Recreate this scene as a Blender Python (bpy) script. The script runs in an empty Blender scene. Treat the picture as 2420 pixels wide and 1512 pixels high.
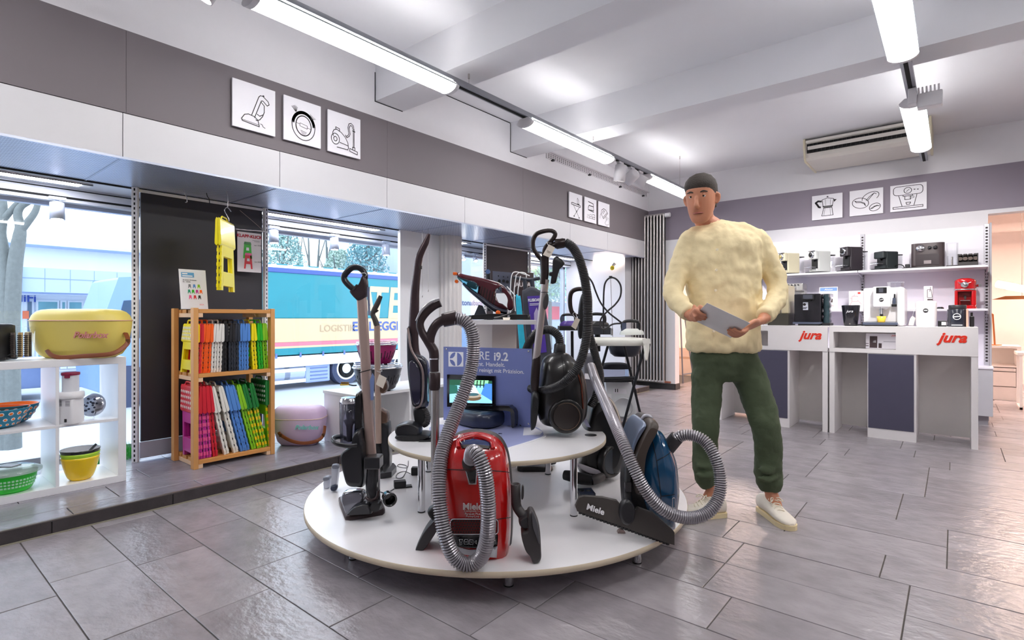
import bpy, bmesh, math, random
from mathutils import Vector as V, Matrix
random.seed(7)
sc = bpy.context.scene
C = sc.collection
# ---------------------------------------------------------------- camera, sky, exposure
EYE, FPX, HOR, CXP = 1.05, 1270.0, 750.0, 1210.0
TH = math.radians(39.45)
FW = V((-math.sin(TH), math.cos(TH), 0)); RT = V((math.cos(TH), math.sin(TH), 0)); UP = V((0, 0, 1))
cam = bpy.data.cameras.new('camera'); camo = bpy.data.objects.new('camera', cam); C.objects.link(camo)
camo.location = (0, 0, EYE); camo.rotation_euler = (math.pi/2, 0, TH)
cam.lens = FPX/2420*36; cam.sensor_width = 36; cam.shift_y = -6/2420; cam.clip_start = .02; cam.clip_end = 300
sc.camera = camo
sc.view_settings.view_transform = 'Standard'; sc.view_settings.look = 'None'
sc.view_settings.gamma = 1; sc.view_settings.use_curve_mapping = False
sc.view_settings.exposure = 1.06
sc.cycles.use_denoising = True
sc.cycles.max_bounces = 8; sc.cycles.diffuse_bounces = 5; sc.cycles.glossy_bounces = 4
sc.cycles.transparent_max_bounces = 16; sc.cycles.transmission_bounces = 6
sc.cycles.sample_clamp_indirect = 6; sc.cycles.caustics_reflective = False; sc.cycles.caustics_refractive = False
w = bpy.data.worlds.new('overcast_sky'); sc.world = w; w.use_nodes = True
_n = w.node_tree.nodes; _l = w.node_tree.links
bg = _n['Background']; bg.inputs['Strength'].default_value = 1.9
_tc = _n.new('ShaderNodeTexCoord'); _sx = _n.new('ShaderNodeSeparateXYZ'); _cr = _n.new('ShaderNodeValToRGB')
_l.new(_tc.outputs['Generated'], _sx.inputs[0]); _l.new(_sx.outputs['Z'], _cr.inputs[0]); _l.new(_cr.outputs[0], bg.inputs[0])
_cr.color_ramp.elements[0].color = (.80, .89, 1, 1); _cr.color_ramp.elements[1].color = (.62, .78, 1, 1)
# lamp strengths (each lamp is made in its own builder)
E_TUBE, E_UP_FILL, E_STRIP, E_SPOT = 13.5, 13.5, 18.0, 50.0

# ---------------------------------------------------------------- geometry from measurements
def W(px, py, d):                       # the point seen at px,py that lies d metres in front of the camera
    return FW*d + RT*((px-CXP)/FPX*d) + V((0, 0, EYE-(py-HOR)/FPX*d))
def on_z(px, py, z):
    return W(px, py, (EYE-z)*FPX/(py-HOR))
def d_z(py, z): return (EYE-z)*FPX/(py-HOR)
def on_x(px, py, X):
    v = FW + RT*((px-CXP)/FPX); return W(px, py, X/v.x)
def on_y(px, py, Y):
    v = FW + RT*((px-CXP)/FPX); return W(px, py, Y/v.y)

ORI = {}
def org(p): return ORI.get(p.name, V((0, 0, 0))) if p else V((0, 0, 0))

class MB:
    def __init__(s): s.v = []; s.f = []; s.sm = []; s.mi = []
    def add(s, vs, fs, smooth=False, mi=0):
        k = len(s.v); s.v += [V(p) for p in vs]
        for f in fs: s.f.append([i+k for i in f]); s.sm.append(smooth); s.mi.append(mi)
        return s
    def box(s, x0, x1, y0, y1, z0, z1, mi=0):
        return s.obox(((x0+x1)/2, (y0+y1)/2, (z0+z1)/2), V((1,0,0)), V((0,1,0)), UP, abs(x1-x0)/2, abs(y1-y0)/2, abs(z1-z0)/2, mi)
    def obox(s, c, ax, ay, az, hx, hy, hz, mi=0):
        c = V(c); vs = [c+ax*hx*i+ay*hy*j+az*hz*k for i in (-1,1) for j in (-1,1) for k in (-1,1)]
        return s.add(vs, [(0,1,3,2),(4,6,7,5),(0,4,5,1),(2,3,7,6),(0,2,6,4),(1,5,7,3)], False, mi)
    def loft(s, rings, cap0=True, cap1=True, smooth=True, mi=0, closed=False):
        n = len(rings[0]); vs = [p for r in rings for p in r]; fs = []
        m = len(rings)
        for k in range(m if closed else m-1):
            a, b = k*n, ((k+1) % m)*n
            for i in range(n):
                j = (i+1) % n; fs.append((a+i, a+j, b+j, b+i))
        s.add(vs, fs, smooth, mi)
        if not closed:
            if cap0: s.add(rings[0], [list(range(n))[::-1]], False, mi)
            if cap1: s.add(rings[-1], [list(range(n))], False, mi)
        return s
    def tube(s, pts, r, n=10, closed=False, mi=0, cap=True, flat=None):
        pts = [V(p) for p in pts]; m = len(pts)
        rs = r if isinstance(r, (list, tuple)) else [r]*m
        rings = []; nrm = None
        for i in range(m):
            if closed: t = pts[(i+1) % m]-pts[i-1]
            else: t = pts[min(i+1, m-1)]-pts[max(i-1, 0)]
            if t.length < 1e-9: t = UP.copy()
            t.normalize()
            if nrm is None:
                nrm = t.orthogonal() if flat is None else V(flat)
            nrm = nrm - t*nrm.dot(t)
            if nrm.length < 1e-6: nrm = t.orthogonal()
            nrm.normalize(); b = t.cross(nrm)
            q = rs[i]; ra, rb = q if isinstance(q, tuple) else (q, q)
            rings.append([pts[i]+nrm*ra*math.cos(2*math.pi*k/n)+b*rb*math.sin(2*math.pi*k/n) for k in range(n)])
        return s.loft(rings, cap, cap, True, mi, closed)
    def cyl(s, p0, p1, r0, r1=None, n=20, mi=0, cap=True):
        r1 = r0 if r1 is None else r1
        p0 = V(p0); p1 = V(p1); t = (p1-p0).normalized(); a = t.orthogonal().normalized(); b = t.cross(a)
        rg = lambda p, r: [p+a*r*math.cos(2*math.pi*k/n)+b*r*math.sin(2*math.pi*k/n) for k in range(n)]
        return s.loft([rg(p0, r0), rg(p1, r1)], cap, cap, True, mi)
    def lathe(s, prof, c, n=28, ax=None, mi=0, cap=(True, True), sq=None):
        c = V(c); t = V(ax).normalized() if ax is not None else UP.copy()
        a = t.orthogonal().normalized() if ax is not None else V((1, 0, 0)); b = t.cross(a)
        rings = [[c+t*z+a*max(r, 1e-4)*math.cos(2*math.pi*k/n)+b*max(r, 1e-4)*math.sin(2*math.pi*k/n) for k in range(n)] for r, z in prof]
        return s.loft(rings, cap[0], cap[1], True, mi)
    def prism(s, pts, wv, mi=0, smooth=False):
        pts = [V(p) for p in pts]; n = len(pts); wv = V(wv)
        s.add(pts, [list(range(n))], False, mi); s.add([p+wv for p in pts], [list(range(n))[::-1]], False, mi)
        s.add(pts+[p+wv for p in pts], [(i, i+n, (i+1) % n+n, (i+1) % n) for i in range(n)], smooth, mi)
        return s
    def quad(s, a, b, c, d, mi=0): return s.add([a, b, c, d], [(0, 1, 2, 3)], False, mi)
    def build(s, name, mat, parent=None, bevel=0, seg=2, fixn=True):
        o0 = org(parent); me = bpy.data.meshes.new(name)
        me.from_pydata([tuple(p-o0) for p in s.v], [], s.f)
        for mm in (mat if isinstance(mat, (list, tuple)) else [mat]): me.materials.append(mm)
        for p, sm, mi in zip(me.polygons, s.sm, s.mi): p.use_smooth = sm; p.material_index = mi
        if fixn:
            bm = bmesh.new(); bm.from_mesh(me); bmesh.ops.recalc_face_normals(bm, faces=bm.faces); bm.to_mesh(me); bm.free()
        o = bpy.data.objects.new(name, me); C.objects.link(o)
        if parent: o.parent = parent; ORI[o.name] = o0
        if bevel:
            b = o.modifiers.new('edge', 'BEVEL'); b.width = bevel; b.segments = seg; b.limit_method = 'ANGLE'; b.angle_limit = .7
            b.harden_normals = False
        return o

def tag(o, label=None, cat=None, group=None, kind=None):
    if label: o['label'] = label
    if cat: o['category'] = cat
    if group: o['group'] = group
    if kind: o['kind'] = kind
    return o
def thing(name, label, cat, loc, group=None):
    o = bpy.data.objects.new(name, None); C.objects.link(o); o.location = loc; o.empty_display_size = .05
    ORI[o.name] = V(loc); return tag(o, label, cat, group)
def solo(name, mb, mat, label, cat, group=None, bevel=0):
    lo = [min(p[i] for p in mb.v) for i in range(3)]; hi = [max(p[i] for p in mb.v) for i in range(3)]
    c = V(((lo[0]+hi[0])/2, (lo[1]+hi[1])/2, lo[2]))
    for i, p in enumerate(mb.v): mb.v[i] = p-c
    o = mb.build(name, mat, None, bevel); o.location = c; ORI[o.name] = c
    return tag(o, label, cat, group)
def st(name, mb, mat, parent=None, bevel=0):
    o = mb.build(name, mat, parent, bevel)
    if parent is None: o['kind'] = 'structure'
    return o
def copy_tree(o, parent=None):
    c = o.copy(); C.objects.link(c)
    if parent: c.parent = parent
    for ch in list(o.children): copy_tree(ch, c)
    return c

def spline(pts, per=8):
    pts = [V(p) for p in pts]; out = []; n = len(pts)
    for i in range(n-1):
        p0 = pts[max(i-1, 0)]; p1 = pts[i]; p2 = pts[i+1]; p3 = pts[min(i+2, n-1)]
        for k in range(per):
            t = k/per
            out.append(.5*((2*p1)+(p2-p0)*t+(2*p0-5*p1+4*p2-p3)*t*t+(3*p1-p0-3*p2+p3)*t*t*t))
    out.append(pts[-1]); return out
def resample(pts, step):
    out = [pts[0].copy()]; acc = 0
    for a, b in zip(pts, pts[1:]):
        L = (b-a).length
        while acc+L >= step:
            t = (step-acc)/L; a = a+(b-a)*t; out.append(a.copy()); L = (b-a).length; acc = 0
        acc += L
    return out
def hose(pts, r, pitch=.009, amp=.2, n=14, per=12):
    p = resample(spline(pts, per), pitch/4); pat = (1, 1, 1-amp, 1-amp)
    m = MB().tube(p, [r*pat[i % 4] for i in range(len(p))], n)
    for i in range(len(p)-1):
        if i % 4 in (2,):
            for k in range(n): m.mi[i*n+k] = 1
    return m
def stube(pts, r, n=10, per=8, closed=False, mi=0, flat=None):     # smooth tube; r may be a list per control point
    q = spline(pts, per)
    if isinstance(r, (list, tuple)):
        rr = []
        for i in range(len(pts)-1):
            for k in range(per):
                a, b = r[i], r[i+1]; t = k/per
                rr.append(tuple(x+(y-x)*t for x, y in zip(a, b)) if isinstance(a, tuple) else a+(b-a)*t)
        rr.append(r[-1])
    else: rr = r
    return MB().tube(q, rr, n, closed, mi, True, flat)
def join(*ms):
    o = MB()
    for m in ms: o.add(m.v, m.f); o.sm[-len(m.f):] = m.sm; o.mi[-len(m.f):] = m.mi
    return o
def sring(c, ax, ay, a, b, n=28, e=2.6):        # superellipse ring
    out = []
    for k in range(n):
        t = 2*math.pi*k/n; x = math.cos(t); y = math.sin(t)
        out.append(V(c)+ax*a*math.copysign(abs(x)**(2/e), x)+ay*b*math.copysign(abs(y)**(2/e), y))
    return out
def bodyloft(rows, e=2.6, n=28):                # rows: (py, xl, xr, d_front, d_back) -> upright body
    m = MB(); rings = []
    for py, xl, xr, df, db in rows:
        d = (df+db)/2; c = W((xl+xr)/2, py, d); rings.append(sring(c, RT, -FW, (xr-xl)/2*d/FPX, (db-df)/2, n, e))
    return m.loft(rings)
def dense(poly, step=8):
    out = []
    for (x0, y0), (x1, y1) in zip(poly, poly[1:]+poly[:1]):
        k = max(1, int(math.hypot(x1-x0, y1-y0)/step))
        out += [(x0+(x1-x0)*i/k, y0+(y1-y0)*i/k) for i in range(k)]
    return out
def smoothpoly(poly, per=4):
    n = len(poly); out = []
    for i in range(n):
        p0, p1, p2, p3 = poly[i-1], poly[i], poly[(i+1) % n], poly[(i+2) % n]
        for k in range(per):
            t = k/per
            out.append(tuple(.5*(2*p1[j]+(p2[j]-p0[j])*t+(2*p0[j]-5*p1[j]+4*p2[j]-p3[j])*t*t+(3*p1[j]-p0[j]-3*p2[j]+p3[j])*t**3) for j in (0, 1)))
    return out
def pillow(poly, d, T, e=2.6, n=5, smin=.72, smooth=True, per=4, slope=0.0):   # outline in the facing plane at depth d, thickness T
    if per: poly = smoothpoly(poly, per)
    cx = sum(p[0] for p in poly)/len(poly); cy = sum(p[1] for p in poly)/len(poly)
    ws = [-T/2*math.sin(math.pi/2*i/n) for i in range(n, 0, -1)]+[T/2*math.sin(math.pi/2*i/n) for i in range(0, n+1)]
    rings = []
    for w_ in ws:
        s_ = smin+(1-smin)*max(0, 1-abs(2*w_/T)**e)**(1/e)
        rings.append([W(cx+(x-cx)*s_, cy+(y-cy)*s_, d+slope*(x-cx))+FW*w_ for x, y in poly])
    return MB().loft(rings)
class Dome:                                     # convex shell bulging towards the viewer from depth d
    def __init__(s, poly, d, h, e=3.5, per=4):
        s.poly = smoothpoly(poly, per) if per else poly; s.d = d; s.h = h; s.e = e
        s.cx = sum(p[0] for p in s.poly)/len(s.poly); s.cy = sum(p[1] for p in s.poly)/len(s.poly)
    def mesh(s, n=9):
        rings = []
        for k in range(n+1):
            a = math.pi/2*k/n; sc_ = max(math.cos(a), .02)**.9
            w_ = s.h*(max(0, 1-sc_**s.e))**(1/s.e)
            rings.append([W(s.cx+(x-s.cx)*sc_, s.cy+(y-s.cy)*sc_, s.d)-FW*w_ for x, y in s.poly])
        return MB().loft(rings)
    def _w(s, x, y):
        dx, dy = x-s.cx, y-s.cy; L = math.hypot(dx, dy)
        if L < 1e-6: return s.h
        ux, uy = dx/L, dy/L; bl = 1; n = len(s.poly)
        for i in range(n):
            ax, ay = s.poly[i][0]-s.cx, s.poly[i][1]-s.cy; bx, by = s.poly[(i+1) % n][0]-s.cx, s.poly[(i+1) % n][1]-s.cy
            den = ux*(by-ay)-uy*(bx-ax)
            if abs(den) < 1e-9: continue
            t = (ax*(by-ay)-ay*(bx-ax))/den; u = (ax*uy-ay*ux)/den
            if t > 0 and -.001 <= u <= 1.001: bl = t
        return s.h*(1-min(.999, L/bl)**s.e)**(1/s.e)
    def pt(s, x, y, off=0):                     # the point of the shell that is seen at x,y
        w_ = s.h*.8
        for _ in range(4): q = (s.d-w_)/s.d; X, Y = CXP+(x-CXP)*q, HOR+(y-HOR)*q; w_ = s._w(X, Y)
        return W(X, Y, s.d)-FW*(w_+off)
    def plate(s, poly, off=.002, th=.006, mi=0):
        poly = dense(poly, 6); cx = sum(p[0] for p in poly)/len(poly); cy = sum(p[1] for p in poly)/len(poly)
        rings = [[s.pt(x, y, off-th) for x, y in poly]]
        for q in (1, .8, .6, .4, .2, .03): rings.append([s.pt(cx+(x-cx)*q, cy+(y-cy)*q, off) for x, y in poly])
        m = MB().loft(rings, True, True, True, mi); 
        for i in range(len(poly)): m.sm[i] = False
        return m
    def line(s, pts, r=.0015, off=.001, n=6, closed=False):
        pts = dense(pts+[pts[0]], 6) if closed else dense(pts, 6)[:-max(1, int(math.hypot(pts[0][0]-pts[-1][0], pts[0][1]-pts[-1][1])/6))]+[pts[-1]]
        return MB().tube([s.pt(x, y, off) for x, y in pts], r, n)
def rrect(x0, y0, x1, y1, r, k=4):
    out = []
    for cx, cy, a0 in ((x1-r, y1-r, 0), (x0+r, y1-r, 90), (x0+r, y0+r, 180), (x1-r, y0+r, 270)):
        out += [(cx+r*math.cos(math.radians(a0+90*i/k)), cy+r*math.sin(math.radians(a0+90*i/k))) for i in range(k+1)]
    return out
def arc(cx, cy, rx, ry, a0=0, a1=360, n=24, rot=0):
    o = []
    for i in range(n+1):
        t = math.radians(a0+(a1-a0)*i/n); x, y = rx*math.cos(t), ry*math.sin(t); q = math.radians(rot)
        o.append((cx+x*math.cos(q)-y*math.sin(q), cy+x*math.sin(q)+y*math.cos(q)))
    return o
def ribbon(lines, o, u, v, nrm, wd, off=.0012):   # flat print made of strokes; lines in (x,y) of the frame o,u,v
    m = MB(); o = V(o); k = 0
    for ln in lines:
        if isinstance(ln, dict): w_, pts, fill = ln.get('w', wd), ln['p'], ln.get('fill')
        else: w_, pts, fill = wd, ln, False
        k += 1; zz = nrm*(off+k*2e-5)
        P3 = lambda x, y: o+u*x+v*y+zz
        if fill: m.add([P3(*p) for p in pts], [list(range(len(pts)))]); continue
        for a, b in zip(pts, pts[1:]):
            dx, dy = b[0]-a[0], b[1]-a[1]; L = math.hypot(dx, dy)
            if L < 1e-9: continue
            ex, ey = dx/L*w_*.3, dy/L*w_*.3; nx, ny = -dy/L*w_/2, dx/L*w_/2
            m.add([P3(a[0]-ex+nx, a[1]-ey+ny), P3(a[0]-ex-nx, a[1]-ey-ny), P3(b[0]+ex-nx, b[1]+ey-ny), P3(b[0]+ex+nx, b[1]+ey+ny)], [(0, 1, 2, 3)])
    return m

# ---------------------------------------------------------------- materials
def lin(c):
    return tuple((x/255/12.92 if x/255 <= .04045 else ((x/255+.055)/1.055)**2.4) for x in c)
MATS = {}
def M(name, col, rough=.5, metal=0, var=.04, scale=12, bump=0, bscale=None, coat=0, spec=.5, emit=0, alpha=1, trans=0, stretch=None, objrand=0):
    if name in MATS: return MATS[name]
    m = bpy.data.materials.new(name); MATS[name] = m; m.use_nodes = True; nt = m.node_tree; N = nt.nodes; L = nt.links
    b = N['Principled BSDF']; c = lin(col)
    b.inputs['Roughness'].default_value = rough; b.inputs['Metallic'].default_value = metal
    b.inputs['Specular IOR Level'].default_value = spec; b.inputs['Coat Weight'].default_value = coat; b.inputs['Coat Roughness'].default_value = .05
    b.inputs['Alpha'].default_value = alpha; b.inputs['Transmission Weight'].default_value = trans
    tc = N.new('ShaderNodeTexCoord'); src = tc.outputs['Object']
    if stretch:
        mp = N.new('ShaderNodeMapping'); mp.inputs['Scale'].default_value = stretch; L.new(src, mp.inputs[0]); src = mp.outputs[0]
    no = N.new('ShaderNodeTexNoise'); no.inputs['Scale'].default_value = scale; no.inputs['Detail'].default_value = 4; L.new(src, no.inputs['Vector'])
    mx = N.new('ShaderNodeMix'); mx.data_type = 'RGBA'
    mx.inputs['A'].default_value = (*[x*(1-var) for x in c], 1); mx.inputs['B'].default_value = (*[min(1, x*(1+var)) for x in c], 1)
    L.new(no.outputs['Fac'], mx.inputs['Factor']); out = mx.outputs['Result']
    if objrand:
        oi = N.new('ShaderNodeObjectInfo'); hs = N.new('ShaderNodeHueSaturation'); mr = N.new('ShaderNodeMapRange')
        mr.inputs['To Min'].default_value = 1-objrand; mr.inputs['To Max'].default_value = 1+objrand
        L.new(oi.outputs['Random'], mr.inputs[0]); L.new(mr.outputs[0], hs.inputs['Value']); L.new(out, hs.inputs['Color']); out = hs.outputs[0]
    L.new(out, b.inputs['Base Color'])
    if bump:
        n2 = N.new('ShaderNodeTexNoise'); n2.inputs['Scale'].default_value = bscale or scale*6; n2.inputs['Detail'].default_value = 6; L.new(src, n2.inputs['Vector'])
        bp = N.new('ShaderNodeBump'); bp.inputs['Strength'].default_value = bump; bp.inputs['Distance'].default_value = .01
        L.new(n2.outputs['Fac'], bp.inputs['Height']); L.new(bp.outputs[0], b.inputs['Normal'])
    if emit:
        b.inputs['Emission Color'].default_value = (*c, 1); b.inputs['Emission Strength'].default_value = emit
    return m
def glass(name, tint=(1, 1, 1), refl=.5, rough=0.0, dens=0.0, col=(200, 210, 220)):   # thin pane: clear, with surface reflection
    if name in MATS: return MATS[name]
    m = bpy.data.materials.new(name); MATS[name] = m; m.use_nodes = True; nt = m.node_tree; N = nt.nodes; L = nt.links
    N.remove(N['Principled BSDF']); t = N.new('ShaderNodeBsdfTransparent'); t.inputs[0].default_value = (*tint, 1)
    g = N.new('ShaderNodeBsdfGlossy'); g.inputs['Roughness'].default_value = rough
    fr = N.new('ShaderNodeFresnel'); fr.inputs[0].default_value = 1.45
    no = N.new('ShaderNodeTexNoise'); no.inputs['Scale'].default_value = 3
    ml = N.new('ShaderNodeMath'); ml.operation = 'MULTIPLY'; ml.inputs[1].default_value = refl; L.new(fr.outputs[0], ml.inputs[0])
    mx = N.new('ShaderNodeMixShader'); L.new(ml.outputs[0], mx.inputs[0]); L.new(t.outputs[0], mx.inputs[1]); L.new(g.outputs[0], mx.inputs[2])
    out = mx.outputs[0]
    if dens:
        df = N.new('ShaderNodeBsdfDiffuse'); df.inputs[0].default_value = (*lin(col), 1)
        m2 = N.new('ShaderNodeMixShader'); m2.inputs[0].default_value = dens; L.new(out, m2.inputs[1]); L.new(df.outputs[0], m2.inputs[2]); out = m2.outputs[0]
    L.new(out, N['Material Output'].inputs[0]); return m
def lamp_mat(name, col, e):
    return M(name, col, emit=e, var=.01)
WHITE = M('white_laminate', (238, 238, 240), .35, var=.02)
WALLW = M('white_wall_paint', (226, 224, 228), .8, var=.02, bump=.05, bscale=120)
CEIL = M('ceiling_paint', (228, 228, 233), .85, var=.025, scale=3)
GREY = M('warm_grey_wall_panel', (112, 105, 109), .6, var=.05, scale=2)
PANELW = M('white_fascia_panel', (208, 207, 211), .4, var=.015)
BLACK = M('black_plastic', (22, 22, 25), .38, var=.15, bump=.04, bscale=200)
GLOSSB = M('gloss_black_plastic', (14, 14, 18), .12, var=.1, coat=.6)
BRONZE = M('dark_bronze_plastic', (62, 50, 52), .3, metal=.35, var=.08)
GREYD = M('dark_grey_plastic', (58, 54, 55), .5, var=.08, bump=.05, bscale=300)
GREYM = M('mid_grey_plastic', (128, 128, 134), .4, var=.05)
CHROME = M('chrome', (225, 226, 230), .08, metal=1, var=.02)
STEEL = M('brushed_steel', (196, 190, 188), .26, metal=1, var=.06, stretch=(40, 40, 1))
CHAMP = M('champagne_aluminium', (205, 182, 172), .34, metal=.75, var=.04)
DBOARD = M('charcoal_board', (50, 49, 56), .42, var=.08, scale=5)
TAGM = M('paper_tag', (238, 228, 214), .8, var=.05)
TXTW = M('white_print', (245, 245, 248), .6, var=.01)
TXTB = M('black_print', (28, 26, 30), .6, var=.05)
CLEAR = glass('clear_acrylic', (.97, .98, 1), .9)
THIN = glass('thin_clear_plastic', (.98, .99, 1), .3)
PANE = glass('window_pane', (.99, 1, 1), .55)

FONT = None
def text(body, parent, pos, right, up, size, mat, align='CENTER', shear=0, bold=0, ext=.0008, name='lettering', sx=1, label=None):
    cu = bpy.data.curves.new(name, 'FONT'); cu.body = body; cu.size = size; cu.align_x = align; cu.align_y = 'CENTER'
    cu.shear = shear; cu.offset = bold; cu.extrude = ext; cu.resolution_u = 3
    o = bpy.data.objects.new(name, cu); C.objects.link(o)
    r = V(right).normalized(); u = V(up); u = (u-r*u.dot(r)).normalized(); nn = r.cross(u)
    mw = Matrix((r*sx, u, nn)).transposed().to_4x4(); p = V(pos)+nn*.001-org(parent); mw.translation = p
    o.matrix_local = mw
    cu.materials.append(mat)
    me = bpy.data.meshes.new_from_object(o); o2 = bpy.data.objects.new(name, me); C.objects.link(o2); bpy.data.objects.remove(o)
    o2.parent = parent; o2.matrix_local = mw
    if label: o2['label'] = label
    return o2
# ================================================================ STRUCTURE
XW, YB, ZC = -3.54, 7.525, 3.06
ZG0, ZG1, ZS = 2.18, 2.64, 1.936        # grey band bottom/top, soffit height
XS, XG, ZP = -3.37, -4.82, .07          # step edge, shop window glass, platform height
TILE = M('slate_grey_tile', (150, 144, 149), .24, var=.30, scale=8, bump=.4, bscale=22, stretch=(1, 1.5, 1), objrand=.12, spec=.6)
TILEP = M('slate_grey_platform_tile', (138, 135, 146), .24, var=.28, scale=8, bump=.35, bscale=22, stretch=(1.5, 1, 1), objrand=.1, spec=.6)
RISER = M('dark_riser_tile', (62, 57, 58), .5, var=.4, scale=14, bump=.3, bscale=40, objrand=.1)
GROUT = M('grout', (88, 84, 80), .85, var=.1, scale=40)
GROUTL = M('light_grout', (150, 146, 128), .8, var=.06)

fl = st('floor', join(MB().box(XS, 5.2, -2.6, 12.2, -.08, -.004), MB().box(-4.15, XS, 7.19, 12.2, -.08, -.004)), GROUT)
def seen(x, y, z=0):
    d = V((x, y, 0)).dot(FW)
    if d < .35: return None
    px = CXP+FPX*V((x, y, 0)).dot(RT)/d; py = HOR+FPX*(EYE-z)/d
    return d if (-260 < px < 2680 and py < 1900) else None
TW, TL = .268, .622
offs = {0: -2.14, 1: -2.05, 2: -2.26, 3: -2.48, -1: -2.617}
rng = random.Random(3); cand = []
for k in range(-8, 44):
    y0 = .477+TW*k; o0 = offs.get(k, -2.2+rng.choice((.0, .2, .41, .1, .31)))
    for i in range(-4, 16):
        x0 = o0+TL*i; x1 = x0+TL
        if x1 < (XS+.02 if y0 < 7.4 else -3.9) or x0 > 4.8: continue
        x0 = max(x0, XS if y0 < 7.4 else -4.0); cx, cy = (x0+x1)/2, y0+TW/2
        dd = [q for q in (seen(x0, y0), seen(x1, y0), seen(x0, y0+TW), seen(x1, y0+TW), seen(cx, cy)) if q]
        if not dd: continue
        if cy > YB+.05 and not (-3.1 < cx or cx > .2): continue
        cand.append((min(dd), x0, x1, y0, y0+TW))
cand.sort(); far = MB(); g = .0022
def tile_mesh(m, x0, x1, y0, y1, zt, zb):
    b = .0012
    vs = [(x0, y0, zb), (x1, y0, zb), (x1, y1, zb), (x0, y1, zb), (x0, y0, zt-b), (x1, y0, zt-b), (x1, y1, zt-b), (x0, y1, zt-b),
          (x0+b, y0+b, zt), (x1-b, y0+b, zt), (x1-b, y1-b, zt), (x0+b, y1-b, zt)]
    return m.add(vs, [(8, 9, 10, 11), (0, 1, 5, 4), (1, 2, 6, 5), (2, 3, 7, 6), (3, 0, 4, 7), (4, 5, 9, 8), (5, 6, 10, 9), (6, 7, 11, 10), (7, 4, 8, 11)])
for n, (d_, x0, x1, y0, y1) in enumerate(cand):
    if n < 285: tile_mesh(MB(), x0+g, x1-g, y0+g, y1-g, rng.uniform(-.0006, .0006), -.006).build('tile', TILE, fl, fixn=False)
    else: tile_mesh(far, x0+g, x1-g, y0+g, y1-g, 0, -.006)
if far.v: tag(far.build('tiles', TILE, fl, fixn=False), kind='stuff')

# raised display platform along the window
pf = st('trim_1', MB().box(XG-.1, XS-.012, -.9, 7.19, -.05, ZP-.006), GROUT)
for r_ in range(5):
    xa = -3.535-.268*(r_-1); xa = XS if r_ == 0 else xa; xb = max(-3.535-.268*r_, XG)
    for i in range(-3, 14):
        ya = .68+.175*r_*1.3 % .6+.6*(i-1); yb_ = min(ya+.6, 7.19)
        if yb_ < .1 or ya > 7.15: continue
        tile_mesh(MB(), xb+g, xa-g, ya+g, yb_-g, ZP, ZP-.008).build('tile', TILEP, pf, fixn=False)
for i in range(-3, 14):
    ya = .593+.522*(i-1); yb_ = min(ya+.522, 7.19)
    if yb_ < -.2 or ya > 7.1: continue
    MB().box(XS-.012, XS, ya+.002, yb_-.002, .004, ZP-.003).build('riser_tile', RISER, pf, .001)
MB().box(XS-.016, XS+.001, -.9, 7.19, ZP-.004, ZP+.001).build('step_edge_trim', M('step_edge', (120, 112, 108), .4, metal=.4), pf)
MB().box(XS, XS+.006, -.9, 7.19, -.003, .006).build('grout_line', GROUTL, pf)

# ceiling, cross beams
ce = st('ceiling', MB().box(XG-.1, 5.2, -2.6, YB+.15, ZC, ZC+.1), CEIL)
st('trim_2', MB().box(XW, 5.2, 2.60, 2.88, 2.765, ZC), CEIL)
st('trim_3', MB().box(XW, 5.2, 4.28, 4.56, 2.765, ZC), CEIL)
GAPM = M('shadow_gap_black', (20, 20, 22), .9)
st('trim_4', join(MB().box(XW-.002, XW+.003, 2.592, 2.598, 2.757, 2.99), MB().box(XW-.002, XW+.003, 2.592, 2.87, 2.757, 2.763),
                  MB().box(XW-.002, XW+.003, 4.272, 4.278, 2.757, 3.052), MB().box(XW-.002, XW+.003, 4.272, 4.55, 2.757, 2.763),
                  MB().box(XW-.002, XW+.003, 2.9, 4.272, 3.052, 3.058)), GAPM)
# left wall above the shop window: white bulkhead, grey band, white fascia panels
wl = st('wall_left', MB().box(XW-.12, XW, -2.6, YB, ZG1, ZC), WALLW)
MB().box(XW-.12, XW-.012, -2.6, YB, ZS, ZG1).build('backing', GAPM, wl)
ys = [-2.6, -.83, .94, 2.714, 4.486, 6.26, YB]
for a, b in zip(ys, ys[1:]): MB().box(XW-.012, XW, a+.0008, b-.0008, ZG0+.002, ZG1).build('grey_panel', GREY, wl)
k0 = .924
for k in range(-4, 8):
    a = max(k0+.8935*k, -2.6); b = min(k0+.8935*(k+1), YB-.02)
    if b > a: MB().box(XW-.012, XW+.002, a+.0018, b-.0018, ZS, ZG0-.003).build('fascia_panel', PANELW, wl, .001)
st('trim_5', MB().box(XW-.012, XW+.006, -2.6, YB-.02, ZS-.012, ZS), M('fascia_edge_aluminium', (190, 196, 212), .3, metal=.7))

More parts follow.
